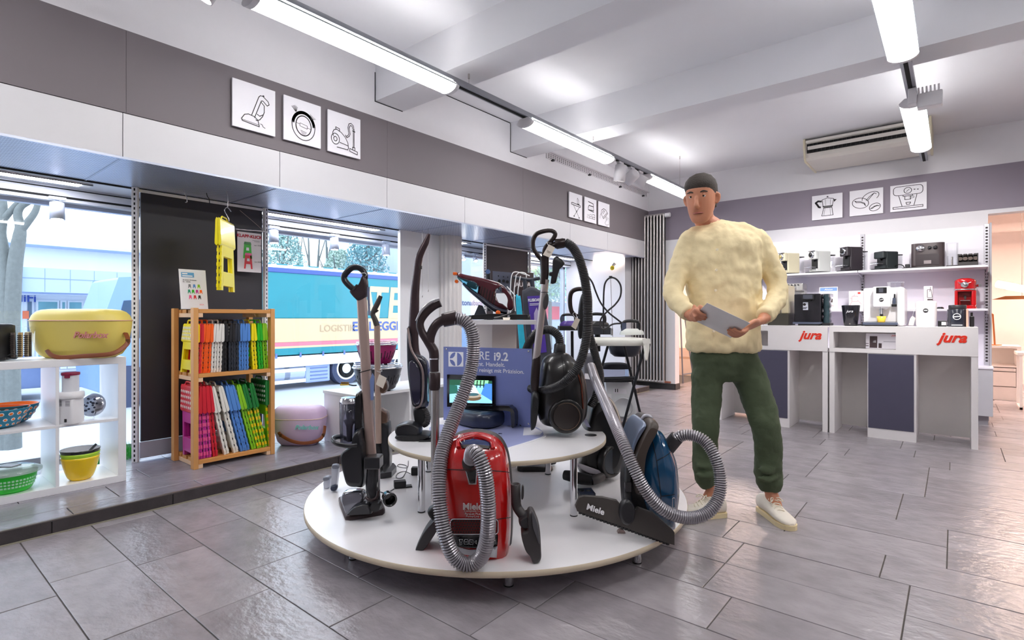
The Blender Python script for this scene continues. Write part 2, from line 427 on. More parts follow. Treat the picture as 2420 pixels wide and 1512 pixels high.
# perforated metal soffit over the window display
pm = M('perforated_metal', (190, 198, 216), .28, metal=.35)
def perforate(m):
    nt = m.node_tree; N = nt.nodes; L = nt.links; b = N['Principled BSDF']
    tc = N.new('ShaderNodeTexCoord'); mp = N.new('ShaderNodeMapping'); mp.inputs['Rotation'].default_value = (0, 0, math.radians(45)); mp.inputs['Scale'].default_value = (1, 1, 0)
    L.new(tc.outputs['Object'], mp.inputs[0]); sx = N.new('ShaderNodeSeparateXYZ'); L.new(mp.outputs[0], sx.inputs[0])
    def sn(o):
        a = N.new('ShaderNodeMath'); a.operation = 'MULTIPLY'; a.inputs[1].default_value = 2*math.pi/.0165; L.new(o, a.inputs[0])
        c = N.new('ShaderNodeMath'); c.operation = 'SINE'; L.new(a.outputs[0], c.inputs[0]); return c.outputs[0]
    p = N.new('ShaderNodeMath'); p.operation = 'ADD'; L.new(sn(sx.outputs['X']), p.inputs[0]); L.new(sn(sx.outputs['Y']), p.inputs[1])
    g_ = N.new('ShaderNodeMath'); g_.operation = 'GREATER_THAN'; g_.inputs[1].default_value = .35; L.new(p.outputs[0], g_.inputs[0])
    mx = N.new('ShaderNodeMix'); mx.data_type = 'RGBA'; mx.inputs['A'].default_value = (*lin((206, 214, 232)), 1); mx.inputs['B'].default_value = (*lin((64, 84, 130)), 1)
    L.new(g_.outputs[0], mx.inputs['Factor']); L.new(mx.outputs['Result'], b.inputs['Base Color'])
perforate(pm)
sf = st('trim_6', MB().box(-4.33, -4.31, -.9, 7.2, ZS-.012, ZS+.02), GAPM)
for k in range(-2, 8):
    a = k0+.8935*k; b = min(a+.8935, 7.2)
    if b > -.9: MB().box(-4.31, XW-.014, max(a, -.9)+.006, b-.006, ZS-.004, ZS).build('soffit_panel', pm, sf)
MB().box(-4.31, XW-.014, -.9, 7.2, ZS+.01, ZS+.03).build('backing', M('soffit_backing', (86, 104, 150), .5), sf)
for k in range(-2, 8):
    a = k0+.8935*k
    if -.9 < a < 7.1: MB().box(-4.31, XW-.012, a-.006, a+.006, ZS-.007, ZS+.01).build('soffit_rail', M('rail_aluminium', (150, 158, 178), .35, metal=.6), sf)
# ceiling of the window bay and the window head
BLUEW = M('bay_white_paint', (220, 224, 236), .6, var=.02)
st('trim_7', MB().box(XG-.05, -4.33, -.9, 7.2, 1.945, 2.3), BLUEW)
hd = st('trim_8', MB().box(XG-.04, XG+.10, -.9, 7.2, 1.845, 1.945), BLUEW)
MB().box(XG+.10, XG+.108, -.9, 7.2, 1.868, 1.88).build('shadow_slot', GAPM, hd)
MB().box(XG+.10, XG+.108, -.9, 7.2, 1.928, 1.934).build('shadow_slot', GAPM, hd)
# shop windows
FRAME = M('window_frame_aluminium', (190, 196, 210), .35, metal=.5)
edges = [-.85, 1.62, 4.2, 5.72, 7.15]
for n, (a, b) in enumerate(zip(edges, edges[1:])):
    f = MB()
    for q in (a, b-.045): f.box(XG-.03, XG+.03, q, q+.045, ZP-.02, 1.85)
    f.box(XG-.03, XG+.03, a, b, ZP-.02, ZP+.03); f.box(XG-.03, XG+.03, a, b, 1.82, 1.85)
    wo = st(f'window_{n+1}', f, FRAME)
    MB().box(XG-.004, XG+.004, a+.045, b-.045, ZP+.03, 1.82).build('pane', PANE, wo)
# back wall with two openings to the next room
OPX0, OPX1, OPXR, OPZ = -3.127, -2.02, .274, 2.136
bw = MB()
bw.box(-4.0, OPX0, YB, YB+.15, 0, ZC); bw.box(OPX0, OPX1, YB, YB+.15, 2.05, ZC)
bw.box(OPX1, OPXR, YB, YB+.15, 0, ZC); bw.box(OPXR, 3.2, YB, YB+.15, OPZ, ZC); bw.box(3.2, 5.2, YB, YB+.15, 0, ZC)
wb = st('wall_back', bw, WALLW)
GREYB = M('cool_grey_wall_band', (138, 129, 142), .65, var=.04, scale=2)
for a, b in ((XW, -1.6), (-1.6, .5), (.5, 3.4)): MB().box(a, b, YB-.006, YB, ZG0, ZG1).build('grey_panel', GREYB, wb)
st('baseboard_back', join(MB().box(-4.0, OPX0+.008, YB-.014, YB, 0, .085), MB().box(OPX0, OPX0+.014, YB-.014, YB+.15, 0, .085)), RISER)
st('wall_right', MB().box(5.2, 5.35, -2.6, 12.2, -.05, ZC), WALLW)
st('wall_front', MB().box(XG-.1, 5.2, -2.75, -2.6, -.05, ZC), WALLW)
st('wall_left_end', MB().box(XG-.1, XW, -2.6, -.9, -.05, 2.3), WALLW)
st('wall_pier', MB().box(XG+.02, -3.76, 7.2, YB+.15, 0, 2.3), WALLW)
# next room
WARM = M('warm_white_wall', (246, 234, 228), .8, var=.02)
st('wall_far_back', MB().box(-4.0, 5.2, 11.6, 11.75, -.05, 2.9), WARM)
st('wall_far_left', MB().box(-4.15, -4.0, YB+.15, 11.75, -.05, 2.9), WARM)
st('ceiling_far', MB().box(-4.0, 5.2, YB+.15, 11.75, 2.75, 2.85), WARM)
st('trim_9', join(MB().box(-4, 5.2, 10.9, 11.1, 2.35, 2.45), MB().box(-4, 5.2, 9.6, 9.7, 2.62, 2.75)), WARM)
# slotted uprights and charcoal display boards in the window
UPR = M('white_upright', (232, 230, 234), .4)
def upright(x, y, z0, z1, dirx, diry, n, wd=.036, slot=GAPM):
    dx = V((dirx, diry, 0)); sx = V((-diry, dirx, 0))
    m = MB().obox(V((x, y, (z0+z1)/2)), dx, sx, UP, .016, wd/2, (z1-z0)/2)
    s_ = MB(); step = (z1-z0)/n
    for i in range(n): s_.obox(V((x, y, z0+step*(i+.5)))+dx*.0163, dx, sx, UP, .0006, wd*.12, step*.27)
    return m, s_
def display_board(label, y0, y1, nslot):
    t = thing('display_board', label, 'display board', (-4.3, (y0+y1)/2, ZP))
    for y in (y0, y1):
        m, s_ = upright(-4.285, y, ZP, 1.93, .83, -.56 if y == y0 else .3, nslot); o = m.build('upright', UPR, t, .002); s_.build('slots', GAPM, o)
    MB().box(-4.315, -4.295, y0+.035, y1-.02, .20, 1.905).build('board_panel', DBOARD, t)
    MB().box(-4.325, -4.29, y0+.02, y1-.01, 1.905, 1.925).build('board_rail', WHITE, t)
    MB().box(-4.32, -4.30, y0+.03, y1-.02, .085, .195).build('lower_panel', M('grey_lilac_board', (176, 176, 190), .5), t)
    return t
display_board('charcoal display board on slotted uprights behind the wooden stool rack', 1.19, 2.08, 58)
display_board('smaller looking charcoal display board farther along the window behind the handheld vacuum', 4.70, 5.57, 58)
# white partition and fluted column between the windows
t = thing('partition_panel', 'plain white partition panel beside the fluted column in the shop window', 'partition', (-4.3, 3.7, ZP))
MB().box(-4.33, -4.29, 3.45, 3.99, ZP, ZS-.005).build('board_panel', WHITE, t)
m = MB(); rg = []
for z in (ZP, ZS-.002):
    rg.append([V((-4.28+(.135+.008*math.cos(18*a))*math.cos(a), 4.11+(.135+.008*math.cos(18*a))*math.sin(a), z)) for a in [2*math.pi*k/180 for k in range(180)]])
st('wall_column', m.loft(rg), M('fluted_cream_white', (228, 224, 222), .5))
# ================================================================ LAMPS
LEDM = lamp_mat('led_diffuser', (255, 253, 252), E_TUBE)
def luminaire(x, y0, y1, label):
    zt, zb, hw = 2.655, 2.568, .075
    t = thing('linear_ceiling_lamp', label, 'ceiling lamp', (x, (y0+y1)/2, zb), 'linear lamps on the ceiling tracks')
    rg = [[V((x+hw*math.cos(a), y, zb+.035-.035*math.sin(a))) for a in [math.pi*k/10 for k in range(11)]] for y in (y0+.03, y1-.03)]
    m = MB(); m.loft(rg, False, False)
    m.f = m.f[:-1] if False else m.f; m.build('diffuser', LEDM, t)
    for y in (y0, y1-.03):
        r0 = [V((x+hw*1.04*math.cos(a), y, zb+.035-.038*math.sin(a))) for a in [math.pi*k/10 for k in range(11)]]+[V((x-hw*.6, y, zt-.02)), V((x+hw*.6, y, zt-.02))]
        MB().loft([r0, [p+V((0, .03, 0)) for p in r0]], smooth=False).build('end_cap', M('lamp_end_cap', (214, 212, 216), .4), t)
    join(MB().box(x-hw*1.03, x+hw*1.03, y0+.03, y1-.03, zb+.036, zb+.046), MB().box(x-hw*.7, x+hw*.7, y0+.03, y1-.03, zb+.046, zt-.015)).build('housing', M('lamp_housing_grey', (176, 186, 190), .45), t)
    for sx in (-1, 1):
        a, b = sorted((x+sx*hw*.72, x+sx*hw*1.0)); MB().box(a, b, y0+.03, y1-.03, zb+.0465, zb+.048).build('added_uplight_fill', lamp_mat('added_uplight_fill', (255, 252, 250), E_UP_FILL), t)  # glowing strips added on top of the housing to brighten the ceiling
def track(x, y0, y1, label, hangers):
    t = thing('lighting_track', label, 'lighting track', (x, (y0+y1)/2, 2.64))
    MB().box(x-.03, x+.03, y0, y1, 2.642, 2.68).build('rail', M('track_aluminium', (150, 152, 158), .35, metal=.7), t)
    MB().box(x-.012, x+.012, y0, y1, 2.638, 2.642).build('slot', GAPM, t)
    for y, zt in hangers:
        o = MB().cyl((x, y, 2.68), (x, y, zt), .002, n=6).build('hanger_wire', STEEL, t)
        MB().cyl((x, y, zt-.035), (x, y, zt), .007, n=8).build('ferrule', STEEL, o)
track(-2.64, -2.4, 7.0, 'long ceiling lighting track running parallel to the shop windows', [(2.73, 2.765), (4.42, 2.765), (6.5, ZC), (.9, ZC)])
track(-.235, -2.4, 6.89, 'shorter right-hand lighting track ending above the coffee machine wall', [(.9, ZC), (2.74, 2.765), (4.42, 2.765)])
for y0, lab in ((-.95, 'linear lamp on the window side track, outside the picture behind the viewer'), (1.2, 'largest linear lamp on the window side track, nearest the viewer'), (3.36, 'second linear lamp along the window side track, above the handheld vacuum'), (5.53, 'farthest linear lamp on the window side track, next to the white spotlights')):
    luminaire(-2.64, y0, y0+1.36, lab)
for y0, lab in ((.35, 'linear lamp on the right track, outside the picture overhead'), (2.56, 'wide linear lamp cut by the top edge on the right track'), (4.82, 'linear lamp on the right track in front of the air conditioner')):
    luminaire(-.235, y0, y0+1.4, lab)
track(2.17, -2.4, 6.9, 'added third lighting track for fill light, unseen on the right', [(2.74, 2.765), (4.42, 2.765)])  # unseen track and its lamps, added to fill the floor and coffee wall
for y0, lab in ((.35, 'nearest added fill lamp on the unseen third track'), (2.56, 'middle added fill lamp on the unseen third track'), (4.82, 'farthest added fill lamp on the unseen third track')):
    luminaire(2.17, y0, y0+1.4, lab)
def beam(t, pos, target, watts, angle=80, size=.05):
    ld = bpy.data.lights.new('spot_beam', 'SPOT'); ld.energy = watts; ld.spot_size = math.radians(angle); ld.spot_blend = .6; ld.shadow_soft_size = size; ld.color = (1, .97, .94)
    o = bpy.data.objects.new('spot_beam', ld); C.objects.link(o); o.parent = t; v = V(target)-V(pos)
    o.matrix_local = Matrix.Translation(V(pos)-org(t)) @ v.to_track_quat('-Z', 'Y').to_matrix().to_4x4()
SPOTW = M('spotlight_white', (226, 224, 228), .4)
def spot(x, y, zrail, length, r, dirv, label, mat=None, lens=4, yoke=True, grp='track spotlights in the shop'):
    d = V(dirv).normalized(); c = V((x, y, zrail-.05-length*.35)); mat = mat or SPOTW
    t = thing('track_spotlight', label, 'spotlight', (x, y, zrail), grp)
    MB().box(x-.018, x+.018, y-.045, y+.045, zrail-.02, zrail-.001).build('adapter', mat, t)
    MB().cyl((x, y, zrail-.02), c, .009, n=8).build('stem', mat, t)
    p0 = c-d*length*.5; p1 = c+d*length*.5
    MB().lathe([(r*.5, -length*.5), (r*.95, -length*.44), (r, length*.5), (r*.86, length*.5), (r*.84, length*.42)], c, 24, d).build('lamp_head', mat, t)
    MB().cyl(c+d*length*.40, c+d*length*.43, r*.83, n=20).build('lens', lamp_mat('spot_lens_%g' % lens, (255, 250, 240), lens), t)
    return t, c+d*length*.56
spot(-2.64, 1.02, 2.64, .1, .045, (-.3, -.5, -1), 'glaring small spotlight at the top edge beside the nearest lamp', lens=60)
spot(-2.64, 4.95, 2.64, .17, .06, (-.2, .1, -1), 'boxy white spotlight nearest the second window side lamp')
spot(-2.64, 5.2, 2.64, .14, .062, (-.9, .3, -.4), 'white spotlight turned to the windows, middle of the three far ones')
t, q_ = spot(-2.64, 5.4, 2.64, .14, .065, (.75, .5, -.5), 'white spotlight facing the room, beside the farthest lamp')
beam(t, q_, (-.9, 7.3, 1.15), E_SPOT*1.3, 60)
t = thing('track_spotlight', 'white rectangular floodlight with cooling fins on the right track', 'spotlight', (-.2, 4.72, 2.64), 'track spotlights in the shop')
MB().box(-.2, -.06, 4.66, 4.74, 2.5, 2.6).build('lamp_head', SPOTW, t, .008)
m = MB()
for i in range(6): m.box(-.196+.022*i, -.186+.022*i, 4.655, 4.75, 2.6, 2.638)
m.build('cooling_fins', SPOTW, t); MB().box(-.25, -.2, 4.63, 4.7, 2.53, 2.64).build('adapter', SPOTW, t, .005)
beam(t, (-.12, 4.78, 2.50), (-.6, 7.3, 1.0), E_SPOT*1.2, 84)
# window bay: led strips and cylindrical spotlights
for y0, y1, lab in ((-.6, 1.0, 'recessed light strip over the shelf with the yellow cooler'), (2.12, 3.4, 'recessed light strip over the window with the lorry'), (4.2, 4.66, 'short recessed light strip beside the fluted column'), (5.7, 7.0, 'recessed light strip over the farthest window')):
    t = thing('recessed_light_strip', lab, 'light strip', (-4.52, (y0+y1)/2, 1.94), 'recessed light strips in the window bay')
    MB().box(-4.57, -4.47, y0, y1, 1.935, 1.945).build('strip_frame', WHITE, t)
    MB().box(-4.56, -4.48, y0+.02, y1-.06, 1.931, 1.936).build('diffuser', lamp_mat('strip_diffuser', (250, 250, 255), E_STRIP), t)
    MB().box(-4.474, -4.466, y0, y1, 1.932, 1.936).build('shadow_slot', GAPM, t)
CYL = M('window_spot_silver', (186, 194, 212), .35, metal=.3)
for px, lab in ((135, 'silver cylinder spotlight in front of the bare tree'), (647, 'glaring cylinder spotlight near the folding stool poster'), (790, 'silver cylinder spotlight above the lorry, middle of its window'), (912, 'silver cylinder spotlight beside the white partition'), (1095, 'small spotlight right of the fluted column'), (1123, 'small spotlight beside the second charcoal board'), (1376, 'small spotlight near the black vacuum hose, left of a pair'), (1386, 'small spotlight near the black vacuum hose, right of a pair')):
    p = on_x(px, 500, -4.66); small = px > 1000
    spot(-4.66, p.y, 1.86, .07 if small else .12, .028 if small else .042, (.5, -.2, -.8) if small else (.08, 0, -1), lab, CYL, 40 if px in (647,) else 22, grp='spotlights along the window head')
# warm lamps of the next room
for x, y, wl in ((-2.4, 9.4, 'left end'), (.8, 9.2, 'middle'), (3.0, 9.6, 'right end')):
    t = thing('ceiling_panel_lamp', 'warm panel lamp on the ceiling of the next room, '+wl, 'ceiling lamp', (x, y, 2.72), 'panel lamps in the next room')
    MB().box(x-.62, x+.62, y-.32, y+.32, 2.715, 2.75).build('lamp_frame', WHITE, t)
    MB().box(x-.6, x+.6, y-.3, y+.3, 2.708, 2.716).build('diffuser', lamp_mat('warm_diffuser', (255, 224, 204), 26), t)
# air conditioner
AC = M('ac_ivory_plastic', (222, 216, 208), .45)
t = thing('air_conditioner', 'long ivory air conditioner hung under the ceiling before the coffee wall', 'air conditioner', (-.75, 7.1, 2.82))
o = [(6.78, 3.04), (6.78, 2.97), (6.80, 2.85), (6.83, 2.82), (7.40, 2.82), (7.46, 2.9), (7.46, 3.04)]
MB().prism([V((-1.295, y, z)) for y, z in o], (1.1, 0, 0)).build('casing', AC, t, .006)
for x in (-1.315, -.195): MB().prism([V((x, y, z)) for y, z in [(6.76, 3.055), (6.76, 2.95), (6.79, 2.84), (6.83, 2.81), (7.42, 2.81), (7.47, 2.9), (7.47, 3.055)]], (.02, 0, 0)).build('end_cap', M('ac_end_cap', (226, 216, 188), .45), t, .004)
MB().box(-1.28, -.21, 6.772, 6.79, 2.895, 2.995).build('air_outlet', M('outlet_black', (18, 17, 18), .7), t)
MB().box(-1.285, -.205, 6.74, 6.752, 3.0, 3.03).build('top_flap', AC, t, .003); MB().box(-1.27, -.22, 6.755, 6.765, 2.925, 2.965).build('louvre_flap', AC, t, .003)
m = MB()
for i in range(26): m.box(-1.26+.04*i, -1.256+.04*i, 6.76, 6.79, 2.9, 2.992)
tag(m.build('outlet_fins', BLACK, t), kind='stuff')
# vent strip high on the left wall
t = thing('vent_strip', 'long perforated white vent strip high on the wall above the ironing pictures', 'vent', (XW, 6.2, 2.84))
MB().box(XW, XW+.05, 4.9, 7.45, 2.90, 2.915).build('cover', M('vent_white', (210, 206, 210), .5), t); MB().box(XW, XW+.012, 4.9, 7.45, 2.84, 2.9).build('face', M('vent_white', (210, 206, 210), .5), t)
m = MB()
for i in range(60):
    for z in (2.85, 2.868, 2.886): m.box(XW+.012, XW+.0135, 4.93+.042*i, 4.95+.042*i, z, z+.007)
tag(m.build('vent_slots', GAPM, t), kind='stuff')
for y in (5.0, 5.8, 6.6, 7.3): MB().box(XW, XW+.03, y, y+.03, 2.825, 2.845).build('bracket', BLACK, t)
# ================================================================ ROUND DISPLAY STAND
CX0, CY0, ZL, ZU = -1.92, 2.21, .13, .42
EDGE = M('board_edge_band', (206, 192, 168), .5, var=.08); BOARDW = M('stand_white_board', (236, 234, 236), .3, var=.015)
POSTM = M('stand_post_white', (226, 216, 208), .5)
t = thing('display_stand', 'round two-tier white display stand with chrome legs and a square centre post', 'display stand', (CX0, CY0, 0))
def disc(r, zt, th, name):
    m = MB().lathe([(r-.003, -th), (r, -th+.002), (r, -.002), (r-.003, 0)], (CX0, CY0, zt), 96, cap=(False, False))
    o = m.build(name, EDGE, t)
    ring = lambda z: [V((CX0+(r-.0025)*math.cos(2*math.pi*k/96), CY0+(r-.0025)*math.sin(2*math.pi*k/96), z)) for k in range(96)]
    m = MB(); m.add(ring(zt), [list(range(96))]); m.add(ring(zt-th), [list(range(96))[::-1]]); m.build('board_face', BOARDW, o); return o
disc(.985, ZL, .024, 'lower_board'); disc(.582, ZU, .022, 'upper_board')
def leg(p, z0, z1, r=.017):
    o = MB().cyl((p[0], p[1], z0+.004), (p[0], p[1], z1), r, n=20).build('leg', CHROME, t); MB().cyl((p[0], p[1], z0), (p[0], p[1], z0+.005), r*1.05, n=20).build('leg_foot', BLACK, o)
for p in ((-2.02, 1.368), (-1.05, 2.12), (-1.75, 3.05), (-2.80, 2.25), (-1.35, 1.62)): leg(p, 0, ZL-.022, .019)
for px, py in ((1356, 1218), (996, 1209), (1295, 1120), (1013, 1114)):
    p = on_z(px, py, ZL); leg(p, ZL, ZU-.02)
ps = [W(1105, 800, 3.33), W(1163, 800, 3.2), W(1221, 800, 3.3), W(1163, 800, 3.44)]
MB().prism([V((p.x, p.y, ZL)) for p in ps], (0, 0, 1.012-ZL)).build('centre_post', POSTM, t, .002)
q = [W(1116, 750, 3.06), W(1268, 750, 3.06), W(1262, 750, 3.55), W(1118, 750, 3.55)]
MB().prism([V((p.x, p.y, 1.010)) for p in q], (0, 0, .024)).build('top_shelf', BOARDW, t, .001)
pc = on_z(1396, 1028, ZU); MB().cyl(pc, pc+V((0, 0, .0015)), .032, n=28).build('cable_cap', BLACK, t)

# ---------------------------------------------------------------- red canister vacuum
RED = M('glossy_red_shell', (190, 14, 14), .16, var=.05, coat=.8, spec=.6)
HOSEM = M('silver_grey_hose', (168, 164, 170), .28, metal=.55, var=.05); GROOVE_SHADE = M('hose_groove_shade', (26, 25, 30), .6)  # groove colour paints the shade between ridges, silver grey their highlights
t = thing('canister_vacuum', 'glossy red canister vacuum standing upright at the front of the round stand', 'vacuum cleaner', on_z(1125, 1322, ZL))
redo = [(1125, 1020), (1165, 1028), (1188, 1048), (1201, 1085), (1207, 1150), (1208, 1215), (1206, 1270), (1197, 1306), (1160, 1318), (1125, 1320), (1085, 1314), (1060, 1298), (1048, 1255), (1044, 1200), (1045, 1140), (1049, 1085), (1062, 1045), (1085, 1026)]
D = Dome(redo, 2.16, .15, 3.2)
D.mesh().build('shell', RED, t)
rim = [(1125+(x-1125)*1.03+2, 1170+(y-1170)*1.025-2) for x, y in redo]
pillow(rim, 2.21, .12, 2.5, 4, .8).build('bumper', GREYD, t)
o = D.plate([(1092, 1034), (1120, 1029), (1150, 1033), (1161, 1044), (1160, 1054), (1125, 1050), (1089, 1052), (1087, 1042)], .003).build('handle_recess', M('smoked_blue_gloss', (44, 60, 104), .08, coat=1), t)
D.plate([(1089, 1050), (1125, 1049), (1160, 1053), (1157, 1060), (1125, 1057), (1092, 1058)], .005).build('recess_lip', GREYD, o)
stube([D.pt(1084, 1056, .01), D.pt(1087, 1036, .012), D.pt(1125, 1025, .014), D.pt(1160, 1034, .012), D.pt(1166, 1058, .01)], .0085).build('carry_handle', RED, t)
D.line([(1048, 1108), (1090, 1110), (1160, 1111), (1203, 1115)]).build('shell_seam', GAPM, t)
D.line([(1048, 1224), (1090, 1230), (1160, 1229), (1206, 1222)]).build('shell_seam', GAPM, t)
g_ = D.plate(rrect(1064, 1224, 1178, 1262, 9), .004).build('exhaust_grille', M('grille_dark_red', (110, 12, 14), .45), t)
D.line(rrect(1065, 1225, 1177, 1261, 8), .0022, .006, closed=True).build('grille_frame', M('silver_trim', (206, 206, 212), .25, metal=.6), g_)
m = MB()
for i in range(17):
    for j in range(5):
        x = 1071+6.2*i+(3.1 if j % 2 else 0); y = 1230+6.4*j
        if x < 1173:
            c = D.pt(x, y, .0048); m.cyl(c, c-FW*.001, .0035, n=6)
tag(m.build('grille_holes', BLACK, g_), kind='stuff')
pn = D.plate([(1066, 1263), (1177, 1263), (1176, 1286), (1168, 1294), (1120, 1294), (1075, 1290), (1067, 1284)], .004).build('control_panel', GLOSSB, t)
cp = D.plate([(1067, 1285), (1078, 1293), (1110, 1298), (1172, 1296), (1176, 1288), (1174, 1316), (1120, 1312), (1070, 1303)], .0075).build('pedal_strip', M('silver_pedal', (190, 190, 196), .3, metal=.5), t)
ln = []
for pts in ([(1085, 1273), (1094, 1273), (1091, 1280), (1092, 1285), (1087, 1285), (1088, 1280)], [(1097, 1277), (1099, 1273), (1105, 1273), (1107, 1277), (1107, 1284), (1097, 1284)], [(1110, 1274), (1118, 1274), (1118, 1285), (1110, 1285)], [(1122, 1279), (1126, 1275), (1126, 1284)], [(1099, 1279), (1105, 1279)], [(1113, 1278), (1115, 1281)]):
    D.line(pts, .0007, .0052, 5, closed=len(pts) > 2).build('panel_icon', TXTW, pn)
text('+', pn, D.pt(1166, 1276, .0055), RT, UP, .03, TXTW, name='panel_icon'); text('-', pn, D.pt(1072, 1270, .0055), RT, UP, .03, TXTW, name='panel_icon')
c = D.pt(1081, 1299, .0085); MB().tube([c+RT*.009*math.cos(a)+UP*.009*math.sin(a) for a in [2*math.pi*k/16 for k in range(16)]], .0009, 5, True).build('power_symbol', TXTB, cp)
text('Miele', t, D.pt(1117, 1196, .004), RT, UP, .034, M('silver_print', (214, 200, 200), .4), bold=.001)
for s_, y in (('Complete C3', 1206), ('Parquet Plus', 1213), ('PowerLine', 1219)): text(s_, t, D.pt(1117, y, .004), RT, UP, .0115, M('silver_print', (214, 200, 200), .4))
po = D.plate([(1098, 1078), (1108, 1072), (1126, 1078), (1128, 1100), (1126, 1144), (1108, 1144), (1102, 1120), (1096, 1098)], .004).build('hose_port_frame', M('silver_trim', (206, 206, 212), .25, metal=.6), t)
D.plate([(1100, 1082), (1109, 1076), (1124, 1082), (1126, 1100), (1124, 1141), (1110, 1141), (1105, 1120), (1099, 1098)], .008).build('hose_port', GLOSSB, po)
MB().cyl(D.pt(1111, 1098, .0), D.pt(1110, 1098, .0)-FW*.035+UP*.02, .029, .026).build('hose_connector', GREYD, t)
a = W(1113, 1085, 1.985)
hose([a, W(1117, 1068, 1.95), W(1131, 1078, 1.93), W(1145, 1115, 1.92), W(1152, 1170, 1.92), W(1154, 1225, 1.92), W(1150, 1278, 1.93), W(1135, 1318, 1.945), W(1107, 1333, 1.95), W(1076, 1318, 1.95), W(1055, 1275, 1.95), W(1043, 1215, 1.97), W(1038, 1150, 2.0), W(1042, 1085, 2.05), W(1057, 1030, 2.1), W(1080, 970, 2.15), W(1101, 915, 2.18), W(1115, 865, 2.2), W(1119, 815, 2.2), W(1112, 776, 2.2), W(1096, 757, 2.2), W(1077, 752, 2.2)], .0285, .0092, .2, 16).build('hose', [HOSEM, GROOVE_SHADE], t)
stube([W(1016, 815, 2.2), W(1018, 792, 2.2), W(1030, 768, 2.2), W(1050, 756, 2.2), W(1080, 752, 2.2)], [.018, .019, .019, .02, .021], 14).build('hose_elbow', BRONZE, t)
MB().cyl(W(1047, 757, 2.2), W(1079, 750, 2.2), .0285, .0295).build('hose_collar', BRONZE, t)
h = stube([W(1041, 716, 2.2), W(1024, 724, 2.2), W(1005, 741, 2.2), W(993, 762, 2.2), (W(997, 784, 2.2)), W(1011, 806, 2.2), W(1024, 828, 2.2), W(1026, 848, 2.2)], [(.016, .016), (.018, .016), (.017, .016), (.016, .016), (.016, .016), (.019, .018), (.022, .02), (.019, .02)], 16).build('grip', BRONZE, t)
stube([W(1038, 706, 2.185), W(1018, 714, 2.185), W(998, 731, 2.185), W(983, 758, 2.185)], [.004, .0065, .0065, .003], 8).build('grip_trim', M('silver_trim', (206, 206, 212), .25, metal=.6), h)
MB().cyl(W(1026, 846, 2.2), W(1026, 878, 2.2), .0185, .0185).build('wand_joint', BRONZE, t)
MB().cyl(W(1026, 846, 2.2), W(1026, 849, 2.2), .0205).build('joint_ring', CHROME, t)
MB().lathe([(.0205, 0), (.0235, .004), (.0235, .062), (.019, .072)], W(1027, 880, 2.2), 24, -UP).build('wand_collar', BRONZE, t)
MB().cyl(W(1028, 920, 2.2), W(1029, 1200, 2.2), .0172).build('wand', STEEL, t)
n_ = pillow([(1024, 1192), (1040, 1184), (1052, 1190), (1052, 1225), (1042, 1235), (1030, 1232), (1014, 1214), (1012, 1202)], 2.18, .06).build('floor_nozzle', BLACK, t)
pillow([(1036, 1214), (1046, 1222), (1032, 1252), (1004, 1291), (990, 1291), (986, 1286), (1002, 1252), (1022, 1226)], 2.17, .10, 3.5, 4, .85).build('nozzle_plate', M('nozzle_grey', (44, 43, 46), .45), n_)
stube([D.pt(1092, 1044, .02), D.pt(1090, 1030, .022), D.pt(1094, 1024, .018), D.pt(1099, 1040, .02)], .0012, 6).build('tag_string', TAGM, t)

# ---------------------------------------------------------------- nozzle lying by the red vacuum
t = thing('vacuum_nozzle', 'black angled upholstery nozzle leaning right of the red vacuum', 'nozzle', on_z(1260, 1322, ZL))
MB().lathe([(.0185, 0), (.019, .07), (.016, .072), (.0155, .06)], W(1220, 1187, 2.06), 20, UP-RT*.04, cap=(True, False)).build('socket', GREYD, t)
pillow([(1233, 1148), (1238, 1148), (1238, 1170), (1236, 1178), (1232, 1178)], 2.04, .02, per=2).build('latch', GREYD, t)
stube([W(1219, 1184, 2.06), W(1223, 1200, 2.06), W(1234, 1216, 2.05), W(1243, 1228, 2.05)], [.0185, .018, .018, .02]).build('elbow', GREYD, t)
pillow([(1226, 1222), (1240, 1212), (1256, 1206), (1262, 1222), (1256, 1238), (1240, 1243), (1228, 1236)], 2.05, .075).build('joint_housing', M('nozzle_grey', (44, 43, 46), .45), t)
pillow([(1246, 1208), (1258, 1203), (1267, 1220), (1275, 1245), (1278, 1290), (1278, 1310), (1272, 1320), (1259, 1322), (1252, 1306), (1240, 1290), (1231, 1252), (1246, 1243)], 2.045, .09, 3.5, 4, .82).build('nozzle_head', GREYD, t)
pillow([(1256, 1206), (1264, 1218), (1272, 1245), (1275, 1285), (1265, 1262), (1258, 1240)], 1.998, .014, per=3).build('trim_plate', M('nozzle_mid_grey', (84, 84, 88), .35), t)

# ---------------------------------------------------------------- blue canister vacuum
BLUE = M('glossy_petrol_blue', (4, 68, 108), .14, var=.12, scale=3, coat=.9, spec=.6)
BUMP = M('brown_grey_bumper', (66, 56, 50), .45)
t = thing('canister_vacuum', 'glossy blue canister vacuum standing on the right edge of the round stand', 'vacuum cleaner', on_z(1540, 1262, ZL))
blu = [(1538, 989), (1546, 1006), (1560, 1017), (1576, 1043), (1586, 1067), (1592, 1091), (1597, 1144), (1597, 1170), (1592, 1202), (1587, 1228), (1578, 1244), (1554, 1234), (1517, 1205), (1502, 1149), (1498, 1096), (1504, 1054), (1517, 1020)]
BD = Dome(blu, 2.38, .13, 2.6)
BD.mesh().build('shell', BLUE, t)
pillow(blu, 2.43, .12, 2.2, 4, .8).build('shell_back', BLUE, t)
pillow([(1520, 983), (1539, 985), (1537, 997), (1520, 1028), (1509, 1059), (1504, 1102), (1504, 1150), (1492, 1150), (1486, 1104), (1482, 1067), (1488, 1047), (1500, 1019)], 2.36, .28, 3, 5, .8).build('bumper', BUMP, t)
